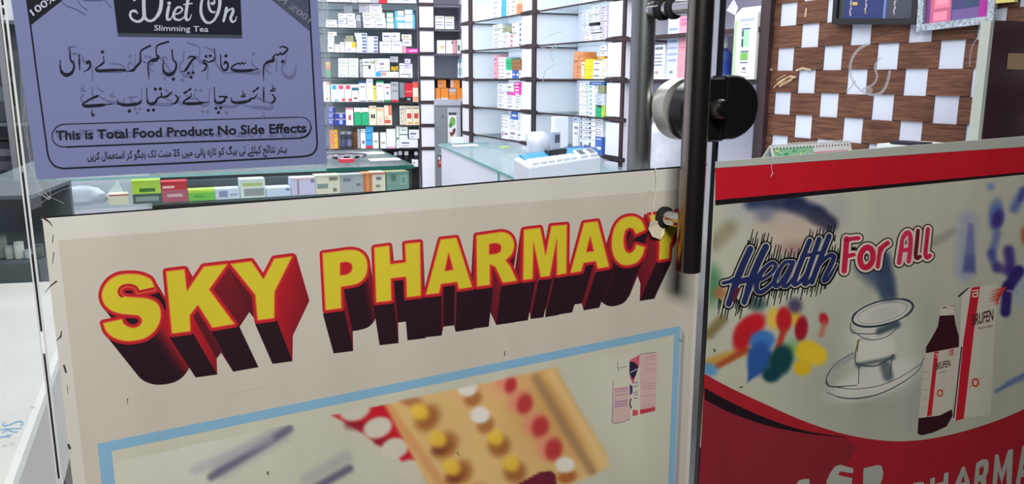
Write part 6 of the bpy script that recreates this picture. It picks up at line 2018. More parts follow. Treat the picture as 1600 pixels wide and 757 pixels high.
onback(disc(704, 196, 2.6, 10, 4), (80, 140, 70), 0.0574)
onback(disc(709, 206, 2.4, 10, 6, 0.3), (110, 60, 50), 0.0570)
onback(disc(705, 210, 2.0, 10, 4, -0.4), (140, 70, 60), 0.0570)
mb.build('plant_picture', M['ink'], dr2)
mb = MB()
onback([(683.5, 243), (690.6, 243), (690.6, 261.5), (683.5, 261.5)], (44, 36, 42))
onback([(684.5, 245), (687.5, 244.6), (688, 250), (684.6, 250)], (220, 200, 196), 0.0570)
onback([(685, 251), (690, 251), (690, 256), (685, 257)], (206, 110, 96), 0.0570)
onback([(684, 258), (690, 258), (690, 260.5), (684, 260.5)], (190, 60, 60), 0.0570)
mb.build('sticker', M['ink'], cb)
mb = MB()
mb.tube([BACK.at(691.5, 182, 0.056), BACK.at(691.5, 182, 0.07)], 0.012, 14)
mb.build('knob', M['chrome'], cb, smooth=True)

# ================================================================== GLASS COUNTERS
CZ = 0.90
Lc, Lf = level(646, 258, CZ), level(592, 233, CZ)
e_s = (Lf - Lc); e_s.z = 0
DEP = e_s.length
e_s.normalize()
LEN = 1.95
lc = thing('glass_counter', Vector((Lc.x, Lc.y, 0)) - c_d * LEN / 2, 'glass display counter holding a row of cartons, behind the notice on the door', 'counter')


def plan_box(mb, org, ux, uy, a0, a1, b0, b1, z0, z1, col=(255, 255, 255), mi=0):
    p = [org + ux * a + uy * b for a, b in ((a0, b0), (a1, b0), (a1, b1), (a0, b1))]
    mb.hexa([Vector((q.x, q.y, z0)) for q in p] + [Vector((q.x, q.y, z1)) for q in p], col, mi)


mb = MB()
plan_box(mb, Lc, -c_d, e_s, 0, LEN, 0, DEP, CZ - 0.012, CZ)
tp = mb.build('glass_top', M['top_glass'], lc)
mb = MB()
plan_box(mb, Lc, -c_d, e_s, 0, 0.46, -0.002, 0, CZ - 0.018, CZ + 0.0005)
plan_box(mb, Lc, -c_d, e_s, -0.0015, 0, -0.0015, DEP, CZ - 0.0125, CZ + 0.0005)
mb.build('glass_edge', M['teal'], tp)
mb = MB()
plan_box(mb, Lc, -c_d, e_s, 0.46, LEN, -0.0015, 0, CZ - 0.0125, CZ + 0.0005)
mb.build('glass_edge', M['tealpale'], tp)
mb = MB()
plan_box(mb, Lc, -c_d, e_s, 0.01, LEN - 0.01, 0.006, 0.012, 0.34, CZ - 0.0125)
mb.build('front_glass', M['pane'], lc)
mb = MB()
plan_box(mb, Lc, -c_d, e_s, 0.008, 0.014, 0.013, DEP - 0.01, 0.34, CZ - 0.0125)
mb.build('side_glass', M['pane'], lc)
SHZ = CZ - 0.135
mb = MB()
plan_box(mb, Lc, -c_d, e_s, 0.02, LEN - 0.02, 0.016, DEP - 0.03, SHZ - 0.01, SHZ)
mb.build('inner_shelf', M['shelf_glass'], lc)
mb = MB()
plan_box(mb, Lc, -c_d, e_s, 0.0, LEN, 0.0, DEP, 0.0, 0.34)
mb.build('base', M['white'], lc)

CNT = Plane((Lc.x, Lc.y, 0), c_d, Vector((c_d.y, -c_d.x, 0)))
FRONT = [
 (170.6, 304, 201.5, 331, 'c', [(0, .86, 1, 1, (196, 90, 100))], 'small cream carton with red top edge, leftmost in the counter row'),
 (207, 282, 252, 326, 'e', [(0, 0, 1, .42, (84, 100, 96)), (.25, .5, .8, .66, (70, 120, 50)), (.1, .1, .9, .3, (150, 160, 160))], 'lime green and grey carton in the counter, beside the red one'),
 (252.9, 284, 293.6, 324, 'r', [(0, 0, 1, .6, (186, 96, 112)), (.05, .68, .5, .8, (240, 200, 200)), (.2, .25, .8, .4, (220, 180, 186))], 'red and pink carton in the counter, between the two green ones'),
 (294.6, 297, 336.3, 319, 'e', [(0, 0, 1, .75, (120, 200, 84)), (.2, .3, .6, .5, (90, 160, 70))], 'low bright green carton in the counter, beside the red one'),
 (336.6, 295, 375, 317.5, 'b', [(.15, .2, .5, .8, (150, 150, 190)), (.6, .3, .9, .5, (170, 176, 200))], 'low pale carton with violet print beside the low green one'),
 (375.3, 280, 414.6, 313, 'n', [(.1, .62, .9, .8, (190, 200, 130)), (.15, .1, .95, .5, (160, 160, 160))], 'taller pale green carton with grey print in the counter row'),
 (416, 293, 454.5, 311, 'b', [(.8, .6, .95, .9, (110, 130, 170)), (0, .85, 1, 1, (246, 248, 252))], 'low white carton with blue corner mark in the counter row'),
 (455, 278, 493.3, 308, 'l', [(.25, .05, .32, .95, (160, 140, 160)), (.8, .7, .95, .9, (130, 130, 160)), (0, .9, 1, 1, (240, 200, 196))], 'pinkish grey carton in the counter below the notice corner'),
 (493.7, 274, 531.4, 304, 'c', [(.05, .3, .5, .55, (130, 150, 150)), (.55, .7, .9, .9, (140, 136, 120)), (.7, .1, .85, .3, (130, 130, 120))], 'beige carton with dark marks in the counter, below the green glass edge'),
 (531.8, 273, 567.2, 301, 'g', [(.12, .62, .45, .82, (120, 124, 140)), (.5, 0, .52, 1, (150, 150, 158)), (.7, .35, .9, .5, (120, 124, 136))], 'grey carton in the counter, beside the orange one'),
 (567.6, 271, 581.3, 299, 'O', [(.1, 0, .3, 1, (196, 110, 70)), (.7, 0, .85, 1, (196, 110, 70))], 'narrow orange carton standing in the counter row'),
 (581.7, 269.5, 602, 297.5, 'c', [(0, .9, 1, 1, (230, 130, 120)), (.3, .6, .7, .75, (120, 124, 130)), (.25, .2, .6, .35, (160, 150, 130))], 'beige carton with pink top edge beside the narrow orange one'),
 (604, 268.5, 639, 296, 'v', [(0, 0, 1, 1, (122, 158, 146)), (.2, .5, .42, .85, (84, 116, 110)), (.6, .3, .9, .8, (150, 180, 168)), (.66, .38, .84, .7, (110, 146, 136))], 'grey green carton with round emblem at the counter end'),
]
for x0, y0, x1, y1, code, marks, lab in FRONT:
    off = -0.030
    xm = (x0 + x1) / 2
    t0, t1 = CNT.tz(x0, (y0 + y1) / 2, off)[0], CNT.tz(x1, (y0 + y1) / 2, off)[0]
    zt2 = min(CNT.tz(xm, y0, off)[1], CZ - 0.016)
    col = PAL[code]
    mb = carton_mb(CNT, t0, t1, SHZ + 0.0005, zt2, off, 0.09, col, marks)
    tag(mb.build('medicine_carton', M['ink']), lab, 'box', 'cartons in the glass counter')
bottle(CNT, 647.5, 657, 272, SHZ, -0.03, 'syrup_bottle', 'small bottle with white cap and orange label at the counter corner', 'bottle', (190, 196, 206), (236, 238, 242), (226, 150, 110), neck=0.5, capf=0.3) if False else None
bt_ = bottle(CNT, 634, 643, 240, CZ, -0.30, 'syrup_bottle', 'small bottle with white cap on the counter corner', 'bottle', (190, 196, 206), (236, 238, 242), (226, 150, 110), neck=0.5, capf=0.3) if False else None
# white bag and folded leaflet in the counter
c = CNT.at(125, 326, -0.05)
pts = []
for i, (dz, hw, hd) in enumerate(((0.0, .10, .05), (0.02, .115, .06), (0.05, .11, .055), (0.075, .08, .04), (0.088, .03, .015))):
    pts.append((Vector((c.x, c.y, SHZ + 0.001 + dz)) + CNT.n * -0.055, CNT.u * hw, CNT.n * hd))
lump('plastic_bag', pts, M['plastic'], 'crumpled white plastic bag in the glass counter beside the small cream carton', 'bag', 20, 0.012, 8)
mb = MB()
a = [CNT.at(157, 303, -0.16), CNT.at(184, 281, -0.17), CNT.at(196, 304, -0.16)]
zlow = SHZ + 0.0008
lo = [Vector((p.x, p.y, zlow)) for p in a]
mb.face([lo[0], lo[2], a[1]], (226, 230, 238)); mb.face([lo[0] - CNT.n * 0.05, a[1], lo[2] - CNT.n * 0.05], (220, 224, 232)); mb.face([lo[0], a[1], lo[0] - CNT.n * 0.05], (214, 218, 228)); mb.face([lo[2], lo[2] - CNT.n * 0.05, a[1]], (214, 218, 228))
tag(mb.build('leaflet', M['paper']), 'folded white leaflet standing in the counter behind the white bag', 'leaflet')

# tray, red packet and papers lying on the counter top
tr = thing('patterned_tray', level(538, 247, CZ), 'oval black and white patterned tray on the glass counter', 'tray')
oc = level(533, 246, CZ)
mb = MB()
n = 28
ring = lambda s, z: [Vector((oc.x, oc.y, CZ + z)) + c_d * 0.16 * s * math.cos(2 * math.pi * k / n) + e_s * 0.12 * s * math.sin(2 * math.pi * k / n) for k in range(n)]
r0, r1, r2 = ring(.90, 0.001), ring(1.0, 0.016), ring(.97, 0.016)
r3 = ring(.90, 0.006)
for k in range(n):
    k2 = (k + 1) % n
    cc = (40, 34, 46) if k % 2 else (190, 186, 196)
    mb.face([r0[k], r0[k2], r1[k2], r1[k]], cc)
    mb.face([r1[k], r1[k2], r2[k2], r2[k]], (200, 196, 200))
    mb.face([r2[k], r2[k2], r3[k2], r3[k]], (60, 54, 66))
mb.face(list(reversed(r0)), (40, 34, 46)); mb.face(r3, (70, 62, 74))
mb.build('body', M['ink'], tr)
mb = MB()
rr = random.Random(5)
for k in range(60):
    a_ = rr.random() * 6.28
    s_ = rr.random() ** 0.5 * .74
    p = Vector((oc.x, oc.y, CZ + 0.0072)) + c_d * 0.16 * s_ * math.cos(a_) + e_s * 0.12 * s_ * math.sin(a_)
    mb.face([p, p + c_d * 0.012, p + c_d * 0.014 + e_s * 0.012, p + e_s * 0.01], (206, 200, 208))
mb.build('pattern', M['ink'], tr)
mb = MB()
pr = level(541, 254, CZ)
plan_box(mb, pr, c_d, e_s, -0.04, 0.04, -0.025, 0.025, CZ + 0.0006, CZ + 0.02, (206, 60, 76))
plan_box(mb, pr, c_d, e_s, -0.03, 0.03, -0.02, 0.02, CZ + 0.0201, CZ + 0.0206, (236, 150, 160))
tag(mb.build('packet', M['ink']), 'small red packet lying on the glass counter before the tray', 'packet')
mb = MB()
pr = level(610, 250, CZ)
plan_box(mb, pr, c_d, e_s, -0.12, 0.05, -0.05, 0.05, CZ + 0.0006, CZ + 0.006, (222, 218, 206))
tag(mb.build('paper_stack', M['ink']), 'thin pile of cream papers at the counter end', 'papers')
mb = MB()
pr = level(575, 241, CZ)
plan_box(mb, pr, c_d, e_s, -0.10, 0.10, -0.04, 0.08, CZ + 0.0006, CZ + 0.005, (200, 214, 218))
tag(mb.build('paper_stack', M['ink']), 'thin pile of bluish papers behind the cream papers on the counter', 'papers')

# ------------------------------------------------------------------ counter beyond the aisle, with the cash register
Rf, Rn = level(685, 225, CZ), level(755, 256, CZ)
e_r = (Rn - Rf); e_r.z = 0
e_r.normalize()
RLEN = 2.72
r_fr = Rf + c_d * ((SIDE.o - Rf).dot(c_d) - 0.06)
r_nl = Rf + e_r * RLEN
r_nr = r_nl + c_d * ((SIDE.o - r_nl).dot(c_d) - 0.06)
RING = [Vector((p.x, p.y, 0)) for p in (Rf, r_fr, r_nr, r_nl)]


def shrink(ring, d):
    c = sum(ring, Vector()) / len(ring)
    return [p + (c - p).normalized() * d for p in ring]


def ring_prism(mb, ring, z0, z1, col=(255, 255, 255)):
    lo = [Vector((p.x, p.y, z0)) for p in ring]
    hi = [Vector((p.x, p.y, z1)) for p in ring]
    mb.face(hi, col); mb.face(list(reversed(lo)), col)
    for i in range(len(ring)):
        j = (i + 1) % len(ring)
        mb.face([lo[i], lo[j], hi[j], hi[i]], col)


rc = thing('glass_counter', Vector((Rf.x, Rf.y, 0)) + e_r * RLEN / 2, 'white counter with a thick glass top carrying the cash register', 'counter')
mb = MB()
ring_prism(mb, RING, CZ - 0.012, CZ)
tp = mb.build('glass_top', M['top_glass'], rc)
mb = MB()
plan_box(mb, Rf, c_d, e_r, -0.002, 0, -0.002, RLEN, CZ - 0.0125, CZ + 0.0006)
plan_box(mb, Rf, c_d, e_r, 0, 0.39, -0.002, 0, CZ - 0.0125, CZ + 0.0006)
mb.build('glass_edge', M['tealpale'], tp)
R1, R2 = shrink(RING, 0.05), shrink(RING, 0.07)
for i in (0, 1, 3):
    mb = MB()
    j = (i + 1) % 4
    ring_prism(mb, [R1[i], R1[j], R2[j], R2[i]], 0.0, CZ - 0.0125)
    mb.build('panel', M['white'], rc)
mb = MB()
ring_prism(mb, shrink(RING, 0.08), CZ - 0.20, CZ - 0.19)
mb.build('inner_shelf', M['shelf_glass'], rc)
mb = MB()
ring_prism(mb, shrink(RING, 0.08), CZ - 0.42, CZ - 0.40)
mb.build('inner_board', M['white'], rc)
mb = MB()
plan_box(mb, Rf, c_d, e_r, 0.004, 0.028, 0.62 * RLEN, 0.63 * RLEN, 0.45, CZ - 0.0125)
mb.build('glass_bracket', M['tealpale'], rc)

# cash register
RZ = CZ + 0.09
P0_ = level(827, 261, RZ)
ux = Vector((math.cos(math.radians(54)), math.sin(math.radians(54)), 0))
RL = 0.60
RD = 0.15
uy = Vector((math.cos(math.radians(116)), math.sin(math.radians(116)), 0))
rg = thing('cash_register', Vector((P0_.x, P0_.y, CZ)) + ux * RL / 2 + uy * 0.07, 'white cash register with raised grey display on the glass counter', 'cash register')
og = Vector((P0_.x, P0_.y, 0))


def rbox(mb, a0, a1, b0, b1, z0, z1, col=(255, 255, 255), zf=None):
    """Box in the register's own axes; zf lifts the back edge of the top."""
    p = [og + ux * a + uy * b for a, b in ((a0, b0), (a1, b0), (a1, b1), (a0, b1))]
    zt2 = [z1, z1, zf or z1, zf or z1]
    mb.hexa([Vector((q.x, q.y, z0)) for q in p] + [Vector((q.x, q.y, z)) for q, z in zip(p, zt2)], col)


mb = MB()
rbox(mb, 0, RL, 0, RD, CZ + 0.0006, RZ, zf=RZ + 0.025)
mb.build('body', M['register'], rg, bevel=0.008)
sl = lambda b: RZ + 0.025 * b / RD
mbk = []
for r_ in range(2):
    for k in range(6):
        mb = MB()
        a0 = 0.03 + k * 0.062
        b0 = 0.008 + r_ * 0.034
        rbox(mb, a0, a0 + 0.052, b0, b0 + 0.027, sl(b0) - 0.001, sl(b0) + 0.013, zf=sl(b0 + 0.027) + 0.013)
        mb.build('key', M['register'], rg, bevel=0.003)
mb = MB()
rbox(mb, 0.04, RL * 0.96, 0.085, 0.145, sl(0.085) - 0.001, sl(0.085) + 0.004, zf=sl(0.145) + 0.012)
mb.build('blue_cover', M['blueplastic'], rg)
for a0 in (RL * 0.70, RL * 0.85):
    mb = MB()
    rbox(mb, a0, a0 + RL * 0.12, 0.008, 0.078, sl(0.008) - 0.001, sl(0.008) + 0.014, zf=sl(0.078) + 0.024)
    b_ = mb.build('function_panel', M['register'], rg, bevel=0.003)
    mb = MB()
    rbox(mb, a0 + 0.012, a0 + RL * 0.12 - 0.012, 0.018, 0.066, sl(0.018) + 0.014, sl(0.018) + 0.0165, zf=sl(0.066) + 0.0245)
    mb.build('window', M['screen'], b_)
dm = RL * 0.50
mb = MB()
rbox(mb, dm - 0.07, dm + 0.08, 0.09, 0.14, sl(0.09) - 0.001, sl(0.14) + 0.022)
mb.build('display_base', M['black'], rg, bevel=0.004)
mb = MB()
rbox(mb, dm - 0.035, dm + 0.035, 0.105, 0.125, sl(0.12) + 0.018, sl(0.12) + 0.105)
ds = mb.build('display', principled('display_housing', (176, 190, 214), 0.4), rg, bevel=0.003)
mb = MB()
rbox(mb, dm - 0.012, dm + 0.028, 0.1036, 0.1049, sl(0.12) + 0.055, sl(0.12) + 0.092)
mb.build('screen', M['screen'], ds)

# things round the register
wb = level(842, 238, CZ)
pts = []
for dz, hw, hd in ((0.001, .08, .06), (0.02, .092, .075), (0.055, .095, .08), (0.085, .09, .072), (0.115, .075, .06), (0.128, .045, .03)):
    pts.append((Vector((wb.x + 0.012 * math.sin(dz * 40), wb.y, CZ + dz)), c_d * hw, e_r * hd))
lump('paper_bundle', pts, M['plastic'], 'bulky white bundle of paper bags on the counter behind the register', 'bundle', 18, 0.008, 12)
mb = MB()
tc_ = level(884, 246, CZ)
plan_box(mb, tc_, c_d, e_r, -0.075, 0.012, -0.07, 0.0, CZ + 0.0006, CZ + 0.235, (232, 234, 242))
tag(mb.build('white_carton', M['ink']), 'tall plain white carton standing behind the cash register display', 'box')
mb = MB()
bc = level(919, 258, CZ)
plan_box(mb, bc, c_d, e_r, -0.09, 0.055, -0.16, 0.0, CZ + 0.0006, CZ + 0.088, (110, 150, 206))
plan_box(mb, bc, c_d, e_r, -0.088, 0.053, -0.158, -0.002, CZ + 0.0882, CZ + 0.0886, (40, 62, 120))
tag(mb.build('blue_carton', M['ink']), 'blue carton on the counter at the far end of the register', 'box')
mb = MB()
pr = level(725, 228, CZ)
plan_box(mb, pr, c_d, e_r, -0.08, 0.1, -0.06, 0.05, CZ + 0.0006, CZ + 0.004, (230, 234, 240))
tag(mb.build('paper_stack', M['ink']), 'white papers lying at the far end of the register counter', 'papers')
mb = MB()
pr = level(714, 224.5, CZ)
plan_box(mb, pr, c_d, e_r, -0.045, 0.05, -0.02, 0.0, CZ + 0.0006, CZ + 0.045, (226, 228, 236))
tag(mb.build('white_carton', M['ink']), 'low white carton at the far counter corner before the steel cabinet', 'box')
mb = MB()
pr = level(788, 232, CZ)
plan_box(mb, pr, c_d, e_r, -0.03, 0.03, -0.02, 0.02, CZ + 0.0006, CZ + 0.012, (176, 206, 120))
tag(mb.build('packet', M['ink']), 'small green packet on the register counter beside the white bundle', 'packet')

# ================================================================== BESIDE THE WOVEN WALL
DZ = 1.0
desk = thing('desk_counter', SIDE.pt(-1.5, 0, 0.2), 'white counter below the woven wall, carrying the calendar', 'counter')
mb = MB()
mb.slab(SIDE, -1.88, -1.14, DZ - 0.03, DZ, 0.008, 0.42)
mb.build('top', M['white'], desk)
mb = MB()
mb.slab(SIDE, -1.86, -1.16, 0, DZ - 0.03, 0.02, 0.40)
mb.build('carcass', M['white'], desk)
# desk calendar
def dpt(x, y, z): return level(x, y, z)
q0_, q1_ = FAC.at(1203, 240, -0.85), FAC.at(1327, 232, -0.85)
cal = thing('desk_calendar', Vector(((q0_.x + q1_.x) / 2, (q0_.y + q1_.y) / 2, DZ)), 'spiral desk calendar with green picture and pink panel, on the counter', 'calendar')
CP = Plane(q0_, (q1_ - q0_).normalized() if False else Vector((q1_.x - q0_.x, q1_.y - q0_.y, 0)).normalized(), n_f)
CP.n = Vector((CP.u.y, -CP.u.x, 0))
la, za = CP.tz(1203, 226); lb, zb2 = CP.tz(1327, 222)
ztop = (CP.tz(1205, 226.5)[1] + CP.tz(1325, 221.5)[1]) / 2
mb = MB()
for sgn in (0, 1):
    f0, f1 = (0.0, 0.0025) if sgn == 0 else (-0.10, -0.0975)
    mb.hexa([CP.pt(la, DZ + 0.0006, f1 + (0.05 if sgn == 0 else 0)), CP.pt(lb, DZ + 0.0006, f1 + (0.05 if sgn == 0 else 0)), CP.pt(lb, DZ + 0.0006, f0 + (0.05 if sgn == 0 else 0)), CP.pt(la, DZ + 0.0006, f0 + (0.05 if sgn == 0 else 0)),
             CP.pt(la, ztop, 0.0025), CP.pt(lb, ztop, 0.0025), CP.pt(lb, ztop, -0.001), CP.pt(la, ztop, -0.001)], (222, 222, 216))
mb.build('stand', M['ink'], cal)
mb = MB()
def calq(u0, v0, u1, v1, c, o):
    def pp(u, v):
        z = DZ + (ztop - DZ) * v
        return CP.pt(la + (lb - la) * u, z, 0.0525 + (0.0025 - 0.0525) * v + o)
    mb.face([pp(u0, v0), pp(u1, v0), pp(u1, v1), pp(u0, v1)], c)
calq(0.02, .05, .5, .93, (140, 194, 150), 0.0006)
rr = random.Random(9)
for k in range(46):
    u, v = 0.03 + rr.random() * .42, .45 + rr.random() * .42
    calq(u, v, min(u + .02 + .05 * rr.random(), .5), min(v + .02 + .04 * rr.random(), .92), rr.choice([(80, 156, 116), (176, 220, 176), (110, 180, 136), (200, 220, 150), (60, 140, 110)]), 0.0010 + k * 0.00003)
calq(.09, .5, .17, .68, (206, 190, 120), 0.003)
calq(.5, .52, .95, .80, (222, 104, 138), 0.0008)
for k in range(2):
    calq(.53, .66 - .06 * k, .60 + .3 * (k == 0) , .685 - .06 * k, (240, 200, 210), 0.0012)
for k in range(24):
    u = .02 + k * .0405
    calq(u, .905, u + .013, .945, (70, 80, 80), 0.0012)
mb.build('picture', M['ink'], cal)
mb = MB()
for k in range(24):
    u = la + (lb - la) * (.0265 + k * .0405)
    mb.tube([CP.pt(u, ztop - 0.012, 0.006), CP.pt(u, ztop + 0.002, 0.007), CP.pt(u, ztop + 0.005, 0.0), CP.pt(u, ztop - 0.008, -0.008)], 0.0012, 6)
mb.build('wire_spiral', M['seal'], cal)
def wall_t(P, off):
    q = meet(P.pt(0, 0, off), P.u, SIDE.pt(0, 0, 0.02), SIDE.u)
    return (q - P.o).dot(P.u)


# books and papers beyond the banner edge
bp = SIDE.pt(-1.72, DZ, 0.2)
for (x0, x1, y0, y1, c, lab, nm) in ((1436, 1470, 228.5, 238, (226, 228, 226), 'white pad lying below the dark booklet under the woven wall', 'paper_pad'), (1440, 1459, 224, 228.2, (44, 44, 52), 'small dark booklet on the white pad under the woven wall', 'booklet'),
                                     (1472, 1503, 226, 236, (206, 204, 190), 'pale papers beside the leaning maroon board', 'paper_stack')):
    PD = Plane(FAC.pt(0, 0, -0.30), FAC.u, FAC.n)
    t0, t1 = PD.tz(x0, 232)[0], PD.tz(x1, 232)[0]
    za, zb2 = PD.tz((x0 + x1) / 2, y1)[1], PD.tz((x0 + x1) / 2, y0)[1]
    mb = MB()
    if nm == 'booklet':
        mb.slab(PD, t0, t1, zpad + 0.0006, zpad + 0.009, -0.09, -0.005, c)
    else:
        mb.slab(PD, t0, t1, za - 0.02, zb2, -0.12, 0.0, c)
        if nm == 'paper_pad':
            zpad = zb2
    tag(mb.build(nm, M['ink']), lab, 'papers' if nm != 'booklet' else 'booklet')
    if nm == 'paper_pad':
        pad_z = za - 0.02
sd_ = thing('side_table', FAC.pt(PD.tz(1470, 232)[0], 0, -0.37), 'low shelf table just inside the glass, under the papers', 'table')
mb = MB()
TB0, TB1 = PD.tz(1420, 232)[0], wall_t(PD, -0.15) - 0.01
mb.slab(PD, TB0, TB1, pad_z - 0.025, pad_z - 0.0005, -0.15, 0.02)
mb.build('top', M['white'], sd_)
for t in (TB0 + 0.01, TB1 - 0.05):
    for o_ in (-0.145, -0.02):
        mb = MB()
        mb.slab(PD, t, t + 0.03, 0, pad_z - 0.025, o_, o_ + 0.03)
        mb.build('leg', M['white'], sd_)

# maroon board with a pale edge, leaning against the corner
LB = Plane(FAC.pt(0, 0, -0.16), FAC.u, FAC.n)
brd = thing('leaning_board', LB.at(1560, 240), 'dark maroon panel with pale edge and tan sticker, leaning behind the right pane', 'panel')
cor = [(1505, 246), (1800, 222), (1835, 40), (1562, 31)]
fz = [LB.tz(x, y) for x, y in cor]
fz[2] = (fz[2][0], fz[3][1] + 0.01)
zb_board = pad_z + 0.0
tw = min(wall_t(LB, -0.06), wall_t(LB, 0.05)) - 0.012
fz[1] = (tw, fz[1][1]); fz[2] = (tw, fz[2][1])
fz[0] = (fz[0][0], fz[0][1]); fz[1] = (fz[1][0], fz[0][1])
mb = MB()
fr_ = [LB.pt(t, z, 0.03 if i < 2 else -0.02) for i, (t, z) in enumerate(fz)]
bk2 = [p - FAC.n * 0.022 for p in fr_]
mb.face(fr_); mb.face(list(reversed(bk2)))
for i in range(4):
    mb.face([fr_[i], bk2[i], bk2[(i + 1) % 4], fr_[(i + 1) % 4]])
mb.build('panel', M['maroon'], brd)
mb = MB()
w = 0.0125
a0, a1 = fr_[0], fr_[3]
p = [a0 - LB.u * w * 0.2, a0 + LB.u * w, a1 + LB.u * w, a1 - LB.u * w * 0.2]
f2 = [v + FAC.n * 0.0015 for v in p]
b2_ = [v - FAC.n * 0.0225 for v in p]
mb.face(f2); mb.face(list(reversed(b2_)))
for i in range(4):
    mb.face([f2[i], b2_[i], b2_[(i + 1) % 4], f2[(i + 1) % 4]])
mb.build('edge_trim', M['beige_edge'], brd)
mb = MB()
def onboard(px, c, o):
    pts = []
    for x, y in px:
        t, z = LB.tz(x, y, 0.0)
        s_ = (z - fz[0][1]) / (fz[3][1] - fz[0][1])
        pts.append(LB.pt(t, z, 0.03 - 0.05 * s_ + o))
    mb.face(pts, c)
onboard([(1574, 108), (1625, 110), (1625, 84), (1580, 83)], (160, 132, 98), 0.0012)
mb.build('sticker', M['ink'], brd)
sup = thing('corner_stand', LB.at(1600, 250), 'plain dark stand under the leaning maroon panel', 'stand')
mb = MB()
mb.slab(LB, fz[0][0] - 0.01, fz[1][0], 0, fz[0][1] - 0.0006, -0.045, 0.05)
mb.build('body', M['maroon'], sup)

# framed pictures on the woven wall
def frame(name, px, fw, mat, label, inner, seed):
    """px: tl, tr, br, bl of the outer frame on the woven wall."""
    o = 0.022
    P = SIDE
    f = thing(name, P.at(*px[3], 0.012), label, 'picture')
    t = [P.tz(x, y, o) for x, y in px]
    ct = Vector((sum(a for a, b in t) / 4, sum(b for a, b in t) / 4))
    ins = []
    for i, (a, b) in enumerate(t):
        pv, nx_ = t[i - 1], t[(i + 1) % 4]
        e1 = Vector((pv[0] - a, pv[1] - b)).normalized()
        e2 = Vector((nx_[0] - a, nx_[1] - b)).normalized()
        ins.append((a + (e1.x + e2.x) * fw, b + (e1.y + e2.y) * fw))
    mb = MB()
    for i in range(4):
        j = (i + 1) % 4
        A = [P.pt(*t[i], o), P.pt(*t[j], o), P.pt(*ins[j], o), P.pt(*ins[i], o)]
        B = [P.pt(*t[i], 0.007), P.pt(*t[j], 0.007), P.pt(*ins[j], 0.010), P.pt(*ins[i], 0.010)]
        mb.face(A); mb.face([A[0], B[0], B[1], A[1]]); mb.face([A[3], A[2], B[2], B[3]])
    mb.build('frame', mat, f)
    mb = MB()
    for q in inner:
        pts, c, oo = q
        pp = []
        for u, v in pts:
            tl, tr, br, bl = ins
            x = (tl[0] * (1 - u) + tr[0] * u) * (1 - v) + (bl[0] * (1 - u) + br[0] * u) * v
            y = (tl[1] * (1 - u) + tr[1] * u) * (1 - v) + (bl[1] * (1 - u) + br[1] * u) * v
            pp.append(P.pt(x, y, 0.0112 + oo))
        mb.face(pp, c)
    mb.build('picture', M['ink'], f)


def rect(u0, v0, u1, v1): return [(u0, v0), (u1, v0), (u1, v1), (u0, v1)]
inn = [(rect(0, 0, 1, 1), (52, 58, 84), 0), (rect(.0, 0, .08, 1), (60, 66, 70), .0003), (rect(.08, 0, .6, 1), (40, 52, 104), .0003), (rect(.62, 0, .645, 1), (110, 130, 210), .0006), (rect(.645, 0, 1, 1), (64, 68, 84), .0003)]
rr = random.Random(2)
for u, v0, v1 in ((.17, .0, .98), (.38, .0, .96), (.76, .0, .97)):
    for k in range(46):
        v = v0 + (v1 - v0) * k / 46
        d = .006 * math.sin(k * 1.7) + (-.05 * (v - .9) if v > .9 else 0)
        inn.append((rect(u + d - .009, v, u + d + .009, v + .012), rr.choice([(220, 214, 200), (190, 170, 120), (236, 230, 216)]), .0007))
inn.append((rect(.19, .84, .26, .87), (200, 160, 80), .0009))
zt1 = -150
frame('picture_frame', [(1312, zt1), (1446, zt1 + 20), (1430, 38.5), (1299, 38)], 0.020, M['black'], 'black framed picture of beaded chains on blue, on the woven wall', inn, 1)
silv = printed('embossed_silver', 0.35, 0.6)
silver = principled('silver_embossed_frame', (196, 204, 212), 0.35, 0.35, noise=((128, 138, 150), 130, (1, 1, 1), 2))
inn2 = [(rect(0, 0, 1, 1), (84, 66, 112), 0), (rect(0, 0, .42, 1), (196, 96, 130), .0003), (rect(.0, 0, .08, 1), (120, 70, 130), .0005), (rect(.42, .0, .84, .88), (70, 66, 112), .0005), (rect(.44, .88, .84, 1), (110, 90, 140), .0005), (rect(.84, 0, 1, 1), (160, 44, 140), .0004), (rect(.14, .5, .40, .84), (222, 128, 150), .0006), (rect(.18, .53, .36, .80), (236, 150, 170), .0008), (rect(.14, .88, .36, .98), (230, 140, 164), .0006), (rect(.6, .3, .8, .86), (60, 74, 104), .0007)]
frame('picture_frame', [(1441, zt1 + 40), (1566, zt1 + 10), (1551, 36), (1431, 49.5)], 0.0215, silver, 'tilted silver frame with pink and violet picture, on the woven wall', inn2, 2)
mb = MB()
mb.slab(SIDE, SIDE.tz(1585, 0, .02)[0], SIDE.tz(1551, 0, .02)[0], SIDE.tz(1570, 4, .02)[1], SIDE.tz(1570, -60, .02)[1], 0.006, 0.02, (206, 190, 110))
tag(mb.build('yellow_card', M['ink']), 'yellow card high on the woven wall beside the silver frame', 'card')

# ================================================================== BEHIND THE LEFT SIDELIGHT
TZ = 0.85
A_, B_ = level(78, 602, TZ), level(22, 757, TZ)
e_t = (A_ - B_); e_t.z = 0
e_t.normalize()
F0, F1 = level(0, 442, TZ), level(57, 439.5, TZ)
e_f = (F1 - F0); e_f.z = 0
e_f.normalize()
p1 = meet(B_, e_t, F0, e_f)
def fdist(p): return (p - FAC.o).dot(FAC.n)
kk = (-0.07 - fdist(B_)) / e_t.dot(FAC.n)
p2 = B_ + e_t * kk
p2 = Vector((p2.x, p2.y, 0)); p1 = Vector((p1.x, p1.y, 0))
p3 = p2 - FAC.u * 0.62
p4 = p1 - e_f * 0.70
tb_ = thing('white_table', (p1 + p2 + p3 + p4) / 4, 'white table inside the left pane, marked with blue handwriting', 'table')


